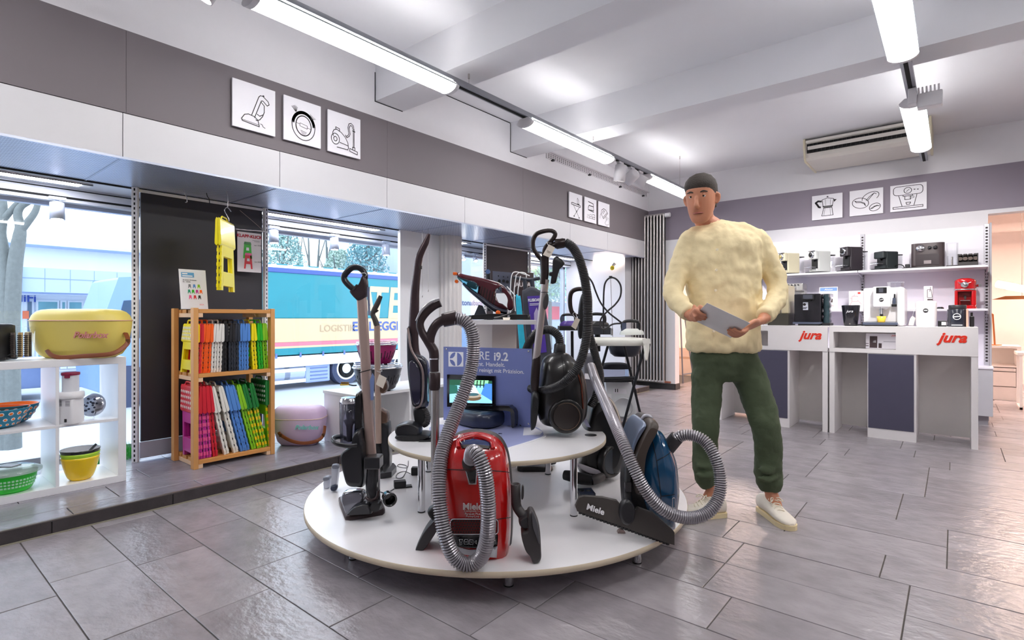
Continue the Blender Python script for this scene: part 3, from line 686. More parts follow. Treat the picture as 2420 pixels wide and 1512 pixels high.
pillow([(1514, 990), (1500, 1012), (1486, 1040), (1478, 1070), (1474, 1075), (1480, 1040), (1494, 1005), (1508, 988)], 2.36, .24, 3, 5, .8).build('underside_cover', M('silver_blue_plastic', (120, 130, 152), .3, metal=.4), t)
pillow([(1486, 1070), (1500, 1060), (1512, 1100), (1520, 1180), (1560, 1235), (1575, 1255), (1520, 1252), (1490, 1235), (1476, 1200), (1473, 1120)], 2.40, .2, 3, 5, .8).build('underside', BLACK, t)
stube([W(1517, 992, 2.34), W(1524, 983, 2.33), W(1535, 984, 2.32), W(1540, 992, 2.32)], .009).build('carry_handle', M('handle_grey_silver', (176, 176, 184), .3, metal=.4), t)
BD.line([(1546, 1008), (1540, 1030), (1552, 1090), (1562, 1170), (1560, 1210)], .0016).build('shell_seam', GAPM, t)
BD.line([(1552, 1088), (1572, 1078), (1588, 1066)], .0014).build('shell_seam', GAPM, t)
BD.line([(1563, 1172), (1580, 1170), (1594, 1168)], .0014).build('shell_seam', GAPM, t)
BD.line(rrect(1589, 1176, 1595, 1200, 3), .0015, closed=True).build('exhaust_frame', M('silver_trim', (206, 206, 212), .25, metal=.6), t)
pillow([(1582, 1232), (1592, 1228), (1592, 1246), (1584, 1250)], 2.36, .05).build('pedal', M('silver_pedal', (190, 190, 196), .3, metal=.5), t)
c = W(1468, 1259, 2.3); MB().cyl(c-FW*.01, c+FW*.012, .017, n=24).build('castor', M('castor_chrome', (170, 150, 146), .2, metal=.8), t)
c = W(1570, 1255, 2.34); MB().cyl(c-FW*.01, c+FW*.012, .014, n=20).build('castor', BLACK, t)
k = MB().cyl(W(1572, 1066, 2.33), W(1600, 1033, 2.3), .031, .03).build('hose_connector', GREYD, t)
MB().obox(W(1586, 1052, 2.295), RT, UP, FW, .012, .012, .006).build('release_button', GLOSSB, k)
hose([W(1596, 1038, 2.305), W(1614, 1028, 2.29), W(1642, 1030, 2.27), W(1668, 1045, 2.25), W(1690, 1080, 2.22), W(1702, 1125, 2.2), W(1699, 1172, 2.18), W(1676, 1208, 2.16), W(1640, 1223, 2.15), W(1600, 1219, 2.14), W(1562, 1200, 2.14), W(1528, 1162, 2.15), W(1500, 1110, 2.17), W(1474, 1050, 2.22), W(1450, 995, 2.35), W(1428, 945, 2.55), W(1408, 900, 2.75), W(1396, 865, 2.9)], .0255, .0092, .2, 16).build('hose', [HOSEM, GROOVE_SHADE], t)
br = [(1360, 1197), (1369, 1176), (1380, 1173), (1425, 1176), (1459, 1184), (1466, 1192), (1466, 1207), (1475, 1234), (1487, 1235), (1501, 1206), (1509, 1200), (1544, 1213), (1590, 1252), (1594, 1258), (1594, 1288), (1570, 1281), (1459, 1240), (1364, 1208)]
BRM = M('taupe_brush_plastic', (66, 61, 58), .55, var=.06)
f_ = MB().prism([W(x, y, 2.285-(x-1360)*.00048) for x, y in br], FW*.022).build('parquet_brush', BRM, t, .003)
m = MB()
for i in range(26):
    x = 1372+8.3*i; y = 1211+(x-1372)*.352; c = W(x, y, 2.285-(x-1360)*.00048)+FW*.01; m.cyl(c+UP*.012, c-UP*.008, .0085, .0075, 8)
m.build('bristles', BLACK, f_)
pillow(arc(1481, 1208, 19, 31, n=16)[:-1], 2.215, .05, 2).build('brush_joint', M('joint_black_gloss', (34, 34, 38), .3), f_)
stube([W(1482, 1190, 2.24), W(1483, 1165, 2.26), W(1485, 1130, 2.28), W(1484, 1105, 2.3)], .019).build('wand_stub', BLACK, t)
MB().obox(W(1484, 1150, 2.245), RT, UP, FW, .013, .02, .006).build('clip', GLOSSB, t)
nb = (W(1594, 1270, 2.173)-W(1360, 1190, 2.285)).normalized()
text('Miele', f_, W(1407, 1203, 2.258)-FW*.004, nb, UP, .035, TXTW, bold=.001)

# ---------------------------------------------------------------- black canister vacuum on the upper board
MB_ = M('satin_black_shell', (24, 22, 22), .3, var=.1, coat=.25)
t = thing('canister_vacuum', 'black canister vacuum with a big round wheel on the upper board beside the sign', 'vacuum cleaner', on_z(1330, 1020, ZU))
ob = [(1282, 852), (1300, 836), (1325, 831), (1346, 838), (1370, 866), (1384, 905), (1387, 960), (1379, 992), (1352, 1008), (1300, 1006), (1276, 994), (1269, 962), (1270, 930), (1276, 888)]
OD = Dome(ob, 2.93, .13, 2.6); OD.mesh().build('shell', MB_, t); pillow(ob, 2.99, .14, 2.4, 4, .8).build('shell_back', MB_, t)
OD.line([(1327, 840), (1334, 890), (1335, 940), (1334, 985)], .0014).build('shell_seam', GAPM, t)
OD.line([(1360, 862), (1374, 910), (1378, 965)], .004, .002).build('trim_line', M('copper_trim', (120, 60, 44), .3, metal=.6), t)
ax = (-FW+RT*.12).normalized(); c = W(1338, 983, 2.80)
wh = MB().lathe([(.02, -.03), (.088, -.03), (.0905, -.02), (.0905, .004), (.086, .012), (.076, .014), (.072, .008)], c, 48, ax).build('wheel', MB_, t)
MB().lathe([(.072, .0), (.072, .008), (.066, .0095), (.0001, .0095)], c, 48, ax, cap=(True, False)).build('wheel_disc', M('hub_bronze_black', (40, 33, 31), .35), wh)
MB().tube([c+ax*.012+(RT*.07*math.cos(a)+UP*.07*math.sin(a)) for a in [2*math.pi*k/40 for k in range(40)]], .002, 6, True).build('wheel_ring', M('ring_brown', (104, 84, 72), .3, metal=.4), wh)
MB().lathe([(.034, 0), (.033, .02), (.031, .055), (.026, .06)], W(1322, 838, 2.94), 22, UP+RT*.05).build('hose_socket', BLACK, t)
HB = M('black_hose', (30, 29, 31), .35, var=.1)
hose([W(1323, 815, 2.94), W(1321, 798, 2.94), W(1310, 784, 2.95), W(1293, 779, 2.97), W(1272, 785, 3.0), W(1255, 803, 3.04), W(1243, 830, 3.12), W(1240, 870, 3.2), W(1246, 905, 3.17), W(1262, 921, 3.0), W(1290, 921, 2.84), W(1325, 909, 2.74), W(1355, 882, 2.7), W(1376, 842, 2.7), W(1388, 780, 2.7), W(1388, 710, 2.72), W(1381, 655, 2.74), W(1368, 610, 2.76), W(1352, 583, 2.78), W(1336, 573, 2.79)], .0245, .0085, .15, 14).build('hose', [HB, GROOVE_SHADE], t)
BRZ = M('bronze_black_gloss', (46, 36, 35), .25, metal=.3)
MB().lathe([(.021, 0), (.026, .012), (.027, .05), (.0225, .055)], W(1337, 573, 2.79), 20, W(1312, 577, 2.8)-W(1337, 573, 2.79)).build('hose_collar', BRZ, t)
stube([W(1318, 577, 2.8), W(1304, 582, 2.8), W(1294, 594, 2.8), W(1288, 612, 2.8)], [.018, .018, .018, .02]).build('hose_elbow', BRZ, t)
stube([W(1281, 615, 2.8), W(1271, 603, 2.8), W(1261, 588, 2.8), W(1260, 569, 2.8), (W(1268, 553, 2.8)), W(1286, 546, 2.8), W(1303, 545, 2.8), W(1312, 552, 2.8), W(1308, 563, 2.8), W(1296, 576, 2.8), W(1288, 588, 2.8), W(1285, 605, 2.8)], .0115, 10, 5).build('grip', BRZ, t)
stube([W(1286, 606, 2.8), W(1287, 628, 2.8), W(1287, 650, 2.8), W(1284, 672, 2.8)], [(.026, .024), (.023, .022), (.022, .021), (.019, .019)], 14).build('grip_body', BRZ, t)
MB().cyl(W(1289, 660, 2.8), W(1267, 850, 2.84), .0195).build('wand', M('wand_silver', (196, 186, 184), .3, metal=.7), t)
pillow(arc(1290, 712, 6.5, 20, n=14, rot=6)[:-1], 2.775, .012, 2).build('wand_button', GREYD, t)
MB().cyl(W(1287, 690, 2.8), W(1287, 691.5, 2.8), .0203).build('wand_ring', BLACK, t)
stube([W(1269, 838, 2.84), W(1266, 870, 2.84), W(1264, 905, 2.85), W(1263, 935, 2.86)], [(.02, .02), (.023, .022), (.024, .022), (.016, .018)], 14).build('wand_foot', BRZ, t)
pillow([(1257, 925), (1274, 930), (1271, 972), (1265, 1005), (1257, 1014), (1254, 1005)], 2.87, .12).build('floor_nozzle', BLACK, t)
pillow([(1316, 605), (1335, 622), (1323, 636), (1316, 659), (1313, 669), (1301, 670), (1303, 653), (1298, 652), (1298, 644), (1305, 642), (1306, 616)], 2.79, .03, per=2).build('brush_tool', BLACK, t)
tg = MB().prism([W(1297, 577, 2.765), W(1312, 585, 2.765), W(1300, 609, 2.765), W(1283, 602, 2.765)], FW*.001).build('price_tag', TAGM, t)
stube([W(1296, 580, 2.76), W(1292, 572, 2.78), W(1297, 574, 2.79), W(1303, 574, 2.77)], .0011, 5).build('tag_string', WHITE, t)
ribbon([[(0, 0), (.02, 0)], [(.003, -.006), (.017, -.006)]], W(1293, 592, 2.7635), (RT-UP*.5).normalized(), (UP+RT*.5).normalized(), -FW, .002).build('tag_lines', M('tag_ink', (120, 100, 80), .7), tg, fixn=False)

# ---------------------------------------------------------------- dark canister at the back of the stand
t = thing('canister_vacuum', 'dark canister vacuum half hidden behind the upper board, with tagged handle', 'vacuum cleaner', on_z(1430, 1128, ZL))
oc = [(1384, 985), (1396, 945), (1420, 930), (1444, 942), (1460, 975), (1470, 1020), (1473, 1060), (1462, 1105), (1440, 1122), (1392, 1122), (1366, 1108), (1368, 1060), (1374, 1020)]
pillow(oc, 3.1, .26, 2.5, 5, .7).build('shell', MB_, t)
stube([W(1430, 935, 3.0), W(1450, 955, 2.99), W(1463, 990, 2.99), W(1471, 1040, 3.0)], .006).build('trim_line', M('cream_trim', (214, 204, 190), .4), t)
ax = (-FW+RT*.75).normalized(); c = W(1446, 1090, 2.98)
wh = MB().lathe([(.02, -.03), (.086, -.03), (.09, -.02), (.09, .004), (.084, .012), (.074, .014), (.07, .008)], c, 44, ax).build('wheel', MB_, t)
MB().lathe([(.07, .0), (.07, .008), (.064, .0095), (.0001, .0095)], c, 44, ax, cap=(True, False)).build('wheel_disc', M('hub_slate', (44, 50, 58), .35), wh)
hose([W(1396, 960, 2.98), W(1410, 930, 2.98), W(1418, 890, 3.02), W(1408, 845, 3.08), W(1396, 800, 3.12), W(1386, 755, 3.14), W(1380, 715, 3.15)], .024, .0088, .15, 12).build('hose', [HB, GROOVE_SHADE], t)
stube([W(1364, 748, 3.14), W(1351, 736, 3.14), W(1347, 712, 3.14), W(1350, 692, 3.14), W(1361, 684, 3.14), W(1377, 683, 3.14), W(1391, 690, 3.14), W(1395, 712, 3.14)], .013).build('grip', BRZ, t)
pillow([(1372, 702), (1382, 690), (1398, 705), (1398, 735), (1388, 770), (1374, 800), (1366, 790), (1366, 740)], 3.14, .05).build('grip_body', BLACK, t)
tg = MB().prism([W(1361, 750, 3.08), W(1371, 755, 3.08), W(1361, 779, 3.08), W(1350, 771, 3.08)], FW*.001).build('price_tag', TAGM, t)
stube([W(1361, 752, 3.08), W(1354, 742, 3.1), W(1360, 738, 3.11), W(1363, 750, 3.08)], .0011, 5).build('tag_string', WHITE, t)
MB().prism([W(1378, 992, 2.93), W(1386, 990, 2.93), W(1396, 1010, 2.93), W(1386, 1008, 2.93)], FW*.001).build('info_card', M('card_lilac', (150, 150, 176), .4), t)
# ---------------------------------------------------------------- small things lying on the stand
t = thing('vacuum_nozzle', 'black rolling floor nozzle lying under the upper board beside the chrome leg', 'nozzle', on_z(1375, 1140, ZL))
stube([W(1334, 1122, 2.95), W(1350, 1125, 2.93), W(1375, 1131, 2.91), W(1400, 1135, 2.89)], [.026, .03, .031, .026], 14).build('nozzle_body', BLACK, t)
stube([W(1398, 1136, 2.89), W(1410, 1132, 2.9), W(1424, 1126, 2.93)], [.024, .026, .022], 12).build('nozzle_joint', GREYD, t)
pillow([(1362, 1093), (1395, 1104), (1417, 1112), (1420, 1119), (1395, 1118), (1370, 1106)], 2.95, .02, per=3).build('flap', M('flap_light_grey', (206, 202, 208), .4), t)
t = thing('socket_plate', 'flat black two-hole tool clip lying behind the wide parquet brush', 'tool clip', on_z(1385, 1170, ZL))
p = [on_z(1364, 1163, ZL), on_z(1397, 1162, ZL), on_z(1408, 1176, ZL), on_z(1372, 1180, ZL)]
o = MB().prism([x+UP*.001 for x in p], (0, 0, .02)).build('clip_body', M('clip_blue_black', (30, 38, 56), .3), t, .003)
for x in (1375, 1391): c = on_z(x, 1169, ZL)+UP*.021; MB().lathe([(.012, 0), (.012, .002), (.008, .002), (.008, 0)], c, 14, UP).build('clip_hole', GLOSSB, o)
t = thing('floor_nozzle', 'long black floor nozzle lying at the back under the upper board', 'nozzle', on_z(1262, 1112, ZL))
pillow([(1225, 1100), (1260, 1096), (1300, 1100), (1304, 1110), (1270, 1112), (1228, 1114)], 3.25, .1, per=3).build('nozzle_head', BLACK, t)
stube([W(1262, 1098, 3.25), W(1290, 1094, 3.3), W(1310, 1090, 3.35)], .018).build('neck', BLACK, t)
t = thing('hose_adapter', 'black ribbed hose adapter ring lying behind the left upright vacuum', 'hose adapter', on_z(920, 1196, ZL))
c = W(922, 1181, 2.42); ax = (-FW+RT*.55-UP*.1).normalized()
MB().lathe([(.02, -.05), (.026, -.046), (.026, -.02), (.0305, -.018), (.0315, .0), (.0305, .006), (.024, .006), (.022, -.03)], c, 28, ax, cap=(True, True)).build('adapter_ring', GLOSSB, t)
t = thing('power_adapter', 'black mains adapter with thin cable lying near the left rim', 'power adapter', on_z(948, 1155, ZL))
c = on_z(945, 1152, ZL)+UP*.02; MB().obox(c, (RT+FW*.3).normalized(), (FW-RT*.3).normalized(), UP, .032, .022, .018).build('adapter_body', BLACK, t, .004)
MB().obox(on_z(962, 1150, ZL)+UP*.004, (RT+FW*.3).normalized(), (FW-RT*.3).normalized(), UP, .025, .02, .003).build('adapter_plate', BLACK, t, .001)
cb = [on_z(931, 1157, ZL), on_z(918, 1164, ZL), on_z(905, 1166, ZL), on_z(893, 1160, ZL)]
stube([p+UP*.004 for p in cb], .0025, 6).build('cable', BLACK, t)
t = thing('power_adapter', 'second black plug block lying by the thin chrome leg', 'power adapter', on_z(985, 1126, ZL))
MB().obox(on_z(984, 1122, ZL)+UP*.024, RT, FW, UP, .028, .02, .022).build('adapter_body', BLACK, t, .004)
stube([p+UP*.003 for p in (on_z(970, 1120, ZL), on_z(955, 1115, ZL), on_z(940, 1120, ZL), on_z(937, 1130, ZL), on_z(952, 1128, ZL), on_z(962, 1104, ZL), on_z(945, 1098, ZL), on_z(940, 1103, ZL), on_z(962, 1106, ZL), on_z(965, 1090, ZL))], .002, 6).build('cable', BLACK, t)
ATT = M('attachment_grey', (196, 200, 212), .25, coat=.4)
t = thing('crevice_tool', 'taller grey crevice tool standing on the left rim of the stand', 'crevice tool', on_z(791, 1157, ZL))
pillow([(786, 1098), (799, 1098), (801, 1112), (797, 1150), (794, 1157), (785, 1157), (783, 1150), (786, 1120)], 2.86, .04, 3, 4, .8, per=2).build('tool_body', ATT, t)
pillow([(783, 1148), (797, 1146), (796, 1157), (784, 1158)], 2.83, .03, per=2).build('tool_mouth', M('tool_navy', (38, 46, 72), .3), t)
pillow([(786, 1097), (800, 1097), (801, 1106), (787, 1106)], 2.845, .03, per=2).build('tool_collar', M('tool_collar', (120, 124, 136), .35), t)
t = thing('crevice_tool', 'short grey brush tool beside the taller crevice tool on the left rim', 'crevice tool', on_z(773, 1151, ZL))
pillow([(768, 1128), (780, 1126), (781, 1150), (767, 1152)], 2.9, .035, 3, 4, .8, per=2).build('tool_body', ATT, t)
pillow([(766, 1126), (781, 1124), (781, 1132), (767, 1134)], 2.89, .045, per=2).build('tool_collar', M('tool_collar', (120, 124, 136), .35), t)
# ---------------------------------------------------------------- upright stick vacuum, front left
t = thing('upright_vacuum', 'upright vacuum with champagne shaft and clear dust bin on the left of the stand', 'vacuum cleaner', on_z(855, 1215, ZL))
DK = M('charcoal_satin', (30, 31, 36), .32, var=.1, coat=.2)
fp = [on_z(x, y, ZL) for x, y in ((800, 1184), (803, 1196), (816, 1229), (828, 1230), (904, 1217), (910, 1211), (904, 1190), (880, 1178), (840, 1172))]
rr = [[V((p.x, p.y, ZL)) for p in fp], [V((p.x, p.y, ZL+.016)) for p in fp]]
cc = sum((V((p.x, p.y, 0)) for p in fp), V())/len(fp)
rr.append([V((cc.x+(p.x-cc.x)*.94, cc.y+(p.y-cc.y)*.94, ZL+.024)) for p in fp])
fh = MB().loft(rr).build('floor_head', BRONZE, t)
pillow([(812, 1165), (822, 1158), (856, 1158), (864, 1172), (852, 1196), (836, 1212), (824, 1212), (812, 1186)], 2.49, .07, 3, 5, .8).build('roller_cover', M('roller_cover_gloss', (120, 122, 132), .08, metal=.6, coat=1), fh)
pillow([(826, 1206), (842, 1192), (866, 1186), (878, 1192), (882, 1208), (870, 1211), (826, 1213)], 2.445, .06, 3, 4, .8).build('head_shell', DK, fh)
c = W(889, 1195, 2.40); MB().cyl(c-FW*.02, c+FW*.02, .021, n=24).build('wheel', BLACK, t)
stube([W(886, 1190, 2.45), W(884, 1172, 2.46), W(878, 1150, 2.46), W(880, 1120, 2.46), W(882, 1090, 2.46)], [.024, .03, .026, .027, .026], 16).build('neck', DK, t)
stube([W(866, 1176, 2.42), W(876, 1182, 2.41), W(890, 1176, 2.42), W(894, 1160, 2.43)], .007).build('neck_fork', BRONZE, t)
MB().obox(W(883, 1090, 2.46), RT, FW, UP, .036, .04, .027).build('shaft_clamp', DK, t, .006)
MB().cyl(W(895, 1098, 2.47), W(896, 1190, 2.45), .006, n=10).build('support_rod', CHROME, t)
pillow([(812, 1078), (817, 1061), (838, 1046), (842, 1022), (849, 1011), (859, 1010), (863, 1032), (867, 1051), (866, 1137), (850, 1145), (829, 1141), (820, 1118)], 2.50, .13, 3, 5, .8).build('motor_body', DK, t)
stube([W(842, 1052, 2.42), W(822, 1054, 2.4), W(800, 1050, 2.4), W(788, 1043, 2.42), W(789, 1035, 2.46), W(804, 1032, 2.52), W(822, 1038, 2.54)], [(.014, .01)]+[(.012, .009)]*5+[(.012, .009)], 12).build('carry_handle', DK, t)
tc = W(825, 1050, 2.5); 
MB().lathe([(.038, 0), (.041, .08), (.042, .19), (.04, .19), (.039, .08), (.036, .003)], W(824, 1045, 2.5), 28, UP, cap=(True, True)).build('dust_bin', glass('smoked_bin', (.80, .81, .88), .8, .02, .05, (150, 150, 170)), t)
MB().lathe([(.043, 0), (.043, .018), (.036, .026)], W(825, 952, 2.5), 28, UP).build('bin_lid', CHROME, t)
MB().lathe([(.012, 0), (.015, .07), (.028, .1), (.014, .105), (.02, .15), (.022, .185)], W(826, 1043, 2.5), 20, UP).build('cyclone_cone', M('cyclone_dark', (48, 44, 52), .4), t)
pillow([(845, 935), (850, 928), (858, 928), (860, 1010), (852, 1012), (846, 1008)], 2.52, .09, 3, 4, .85, per=2).build('bin_holder', BLACK, t)
def flat(p0, p1, hw, dd, d, name, mat, par, e=3.2):
    (x0, y0), (x1, y1) = p0, p1; rg = []
    for (x, y) in (p0, p1): rg.append(sring(W(x, y, d), RT, FW, hw if (x, y) == p0 else hw, dd, 24, e))
    return MB().loft(rg).build(name, mat, par)
flat((854.5, 700), (865, 877), .0225, .017, 2.5, 'upper_shaft', CHAMP, t)
flat((864.5, 876), (877, 1076), .0235, .019, 2.5, 'lower_shaft', CHAMP, t)
MB().obox(W(864.5, 876, 2.5), (RT+UP*.25).normalized(), FW, (UP-RT*.25).normalized(), .026, .021, .002).build('shaft_seam', BLACK, t)
stube([W(850, 690, 2.5), W(833, 681, 2.5), W(818, 667, 2.5), W(813, 655, 2.5), W(820, 643, 2.5), W(832, 633, 2.5), W(846, 632, 2.5), W(858, 640, 2.5), W(863, 652, 2.5), W(858, 668, 2.5), W(852, 682, 2.5)], [(.0145, .013)]*11, 14, 6).build('grip', DK, t)
pillow([(842, 707), (828, 689), (840, 684), (852, 668), (859, 651), (866, 656), (869, 672), (867, 700), (852, 711)], 2.5, .05, 3, 4, .75).build('grip_body', BRONZE, t)
pillow([(833, 685), (842, 672), (845, 674), (838, 686)], 2.48, .014, per=2).build('trigger', GREYD, t)
stube([W(852, 646, 2.48), W(862, 645, 2.475), W(866, 650, 2.48), W(860, 655, 2.49)], .0018, 6).build('tag_string', WHITE, t)
MB().prism([W(867, 678, 2.49), W(873, 678, 2.49), W(875, 745, 2.49), W(870, 745, 2.49)], FW*.002).build('hang_tag', M('hang_tag_silver', (140, 150, 178), .35), t)
MB().prism([W(874, 898, 2.47), W(880, 882, 2.47), W(884, 890, 2.47), W(882, 945, 2.47), W(876, 946, 2.47)], FW*.006).build('hanging_manual', M('manual_blue_grey', (120, 140, 190), .3), t)
# ---------------------------------------------------------------- second stick vacuum
t = thing('stick_vacuum', 'slim stick vacuum with dark grip and paper tag behind the left upright one', 'vacuum cleaner', on_z(912, 1127, ZL))
stube([W(900, 699, 3.0), W(893, 715, 3.0), W(884, 733, 3.0), W(881, 743, 3.0), W(886, 755, 3.0), W(891, 770, 3.0)], [(.011, .01), (.015, .012), (.015, .012), (.014, .012), (.015, .012), (.017, .012)], 14).build('grip', M('grip_olive_grey', (66, 62, 58), .4), t)
MB().obox(W(891, 735, 2.99), (RT+UP).normalized(), FW, (UP-RT).normalized(), .008, .008, .004).build('switch', BLACK, t)
flat((891, 769), (895, 1047), .0165, .011, 3.0, 'shaft', M('champagne_dull', (196, 172, 158), .4, metal=.6), t)
pillow([(900, 905), (912, 898), (917, 906), (917, 918), (910, 928), (900, 926)], 3.02, .06, per=3).build('motor_cap', M('bronze_gloss', (110, 86, 74), .25, metal=.5), t)
pillow([(898, 965), (908, 968), (916, 972), (919, 982), (917, 998), (898, 998)], 3.04, .07, per=3).build('bin_cap', M('bronze_gloss', (110, 86, 74), .25, metal=.5), t)
pillow([(898, 997), (921, 995), (922, 1040), (924, 1100), (898, 1108)], 3.05, .09, per=2).build('motor_body', DK, t)
pillow([(888, 1046), (902, 1046), (905, 1110), (892, 1112)], 3.02, .05, per=2).build('lower_body', BLACK, t)
fp = [on_z(x, y, ZL) for x, y in ((893, 1122), (898, 1132), (925, 1128), (937, 1114), (930, 1106), (900, 1108))]
MB().prism([V((p.x, p.y, ZL)) for p in fp], (0, 0, .032)).build('floor_head', DK, t, .008)
stube([W(890, 876, 2.97), W(897, 879, 2.96), W(903, 876, 2.97), W(897, 872, 2.99)], .0013, 5).build('tag_string', WHITE, t)
MB().prism([W(896, 884, 2.96), W(914, 893, 2.96), W(905, 918, 2.96), W(888, 908, 2.96)], FW*.001).build('price_tag', TAGM, t)
# ---------------------------------------------------------------- tall curved stick vacuum on the upper board
t = thing('stick_vacuum', 'tall curved dark bronze stick vacuum on the left of the upper board', 'vacuum cleaner', on_z(975, 1034, ZU))
BZ = M('bronze_aubergine', (72, 58, 62), .26, metal=.5, var=.1)
stube([W(1014, 553, 2.86), W(1007, 572, 2.86), W(997, 592, 2.86), W(990, 612, 2.86), W(985, 650, 2.86), W(981, 690, 2.86), W(979, 740, 2.86), W(977, 790, 2.86), W(978, 830, 2.86), W(986, 858, 2.86)], [(.008, .01), (.016, .014), (.018, .016), (.019, .017), (.02, .018), (.023, .018), (.026, .02), (.027, .022), (.03, .026), (.036, .03)], 18, flat=RT).build('handle_stem', BZ, t)
MB().obox(W(994, 632, 2.85), RT, FW, UP, .007, .008, .009).build('switch', GREYD, t)
pillow([(964, 775), (974, 790), (980, 828), (1000, 842), (1011, 856), (1014, 880), (1013, 925), (1012, 958), (998, 966), (984, 962), (976, 955), (970, 914), (965, 868)], 2.86, .09, 3, 5, .8).build('motor_body', M('navy_black_shell', (28, 30, 44), .25, coat=.4), t)
pillow([(967, 858), (978, 852), (990, 868), (995, 890), (995, 930), (992, 954), (980, 956), (974, 940), (969, 906)], 2.815, .03, 3, 4, .85).build('dust_window', M('window_smoke', (36, 34, 58), .06, coat=1), t)
stube([W(964, 775, 2.82), W(971, 822, 2.80), W(983, 846, 2.795), W(995, 866, 2.795), W(1000, 890, 2.795), W(999, 935, 2.8), W(993, 958, 2.81), W(982, 964, 2.82)], .0065, 8).build('trim_line', M('bronze_pale', (150, 134, 132), .25, metal=.7), t)
pillow([(978, 966), (990, 960), (1006, 962), (1008, 990), (1004, 1004), (984, 1000)], 2.86, .07, per=3).build('neck', BLACK, t)
hose([W(1003, 968, 2.84), W(1010, 982, 2.83), W(1009, 998, 2.83), W(1000, 1004, 2.84)], .017, .008, .15, 10).build('neck_hose', [GREYD, GROOVE_SHADE], t)
pillow([(937, 1012), (942, 1002), (965, 996), (985, 1000), (995, 1008), (996, 1022), (986, 1026), (945, 1025), (938, 1020)], 2.80, .11, 3, 5, .82).build('floor_head', DK, t)
o = pillow([(940, 1024), (968, 1022), (1005, 1022), (1020, 1026), (1006, 1033), (985, 1037), (944, 1033)], 2.80, .14, 4, 4, .85, per=2).build('charging_base', BLACK, t)
stube([W(938, 1021, 2.76), W(948, 1026, 2.75), W(966, 1024, 2.75)], .0018, 6).build('red_trim', M('red_trim', (200, 20, 30), .3), t)
t = thing('charging_plate', 'thin flat black plate on the upper board before the curved stick vacuum', 'plate', on_z(1006, 1042, ZU))
p = [on_z(990, 1044, ZU), on_z(1024, 1044, ZU), on_z(1024, 1037, ZU), on_z(992, 1037, ZU)]
MB().prism([x+UP*.0 for x in p], (0, 0, .008)).build('plate_body', BLACK, t, .002)
# ---------------------------------------------------------------- advertising sign with screen
A0 = W(1048, 819, 3.276); B0 = W(1256, 824, 3.05)
ur = V((B0.x-A0.x, B0.y-A0.y, 0)); SW = ur.length; ur.normalize(); nn = ur.cross(UP); SZ0, SZ1 = ZU+.006, .872
def onpl(px, py, o, n):
    v = FW+RT*((px-CXP)/FPX)+UP*((HOR-py)/FPX); e = V((0, 0, EYE)); k = (V(o)-e).dot(n)/v.dot(n); return e+v*k
t = thing('display_sign', 'lilac blue acrylic advertising sign with built-in screen on the upper board', 'sign', V((A0.x, A0.y, 0))+ur*SW/2+UP*SZ0)
MB().prism([V((A0.x, A0.y, SZ0)), V((B0.x, B0.y, SZ0)), V((B0.x, B0.y, SZ1)), V((A0.x, A0.y, SZ1))], -nn*.008).build('sign_panel', M('lilac_blue_acrylic', (122, 134, 192), .3, coat=.3), t)
S = lambda x, y: onpl(x, y, A0, nn)
MB().prism([S(1060, 831), S(1095, 832), S(1095, 866), S(1060, 866)], nn*.0008).build('emblem_square', TXTW, t)
ec = S(1077.5, 848.5); q = (S(1092, 848.5)-ec).length
BL = M('emblem_blue', (114, 128, 190), .4)
for pts in ([arc(.12, 0, .88, .95, -84, 84, 20)], [arc(-.06, .06, .92, .92, 95, 178, 12)+[(-.94, .06), (-.5, .16), (-.2, .45), (-.06, .9)]], [arc(-.06, -.06, .92, .92, 182, 265, 12)+[(-.06, -.9), (-.2, -.45), (-.5, -.16), (-.94, -.06)]]):
    MB().add([ec+ur*x*q+UP*y*q+nn*.0016 for x, y in pts[0]], [list(range(len(pts[0])))]).build('emblem_shape', BL, t)
text('PURE', t, S(1104, 840), ur, UP, .070, TXTW, 'LEFT', name='sign_lettering', sx=.92); text('i9.2', t, S(1167, 843), ur, UP, .068, TXTW, 'LEFT', bold=.0016, name='sign_lettering', sx=.95)
text('Erkennt. Handelt.', t, S(1194, 862.5), ur, UP, .035, TXTW, 'RIGHT', bold=.0002, name='sign_lettering', sx=1.05); text('Und reinigt mit Präzision.', t, S(1239, 879), ur, UP, .033, TXTW, 'RIGHT', bold=.0002, name='sign_lettering', sx=1.05)
for x, y in ((1055, 825), (1249, 830), (1249, 1001), (1055, 1000)): c = S(x, y); MB().lathe([(.006, 0), (.006, .003), (.003, .005)], c, 12, nn).build('sign_screw', CHROME, t)
mo = MB().prism([S(1060, 884), S(1172, 888), S(1172, 958), S(1060, 960)], nn*.018).build('monitor', GLOSSB, t, .003)
sc_o = lambda x, y: S(x, y)+nn*.0185
def scr(pts, col, e, k, nm='screen_image'):
    MB().add([sc_o(*p)+nn*.0001*k for p in pts], [list(range(len(pts)))]).build(nm, lamp_mat(f'screen_{col[0]}_{col[1]}_{col[2]}', col, e), mo)
scr([(1066, 896), (1166, 899), (1166, 952), (1066, 950)], (120, 176, 205), .9, 0)
scr([(1066, 896), (1166, 899), (1166, 911), (1066, 909)], (28, 70, 52), .8, 1)
scr([(1115, 897), (1158, 898), (1156, 908), (1118, 907)], (120, 200, 140), .9, 2)
for x in (1122, 1130, 1138, 1146): scr([(x, 898), (x+3, 898), (x+1, 915), (x-1, 915)], (16, 26, 34), .5, 3)
scr([(1110, 909), (1124, 909), (1140, 936), (1100, 930)], (214, 226, 232), 1.0, 4)
scr([(1150, 905), (1166, 906), (1166, 946), (1140, 930)], (58, 110, 176), .9, 3)
scr([(1066, 908), (1084, 910), (1086, 928), (1066, 930)], (30, 84, 72), .8, 3)
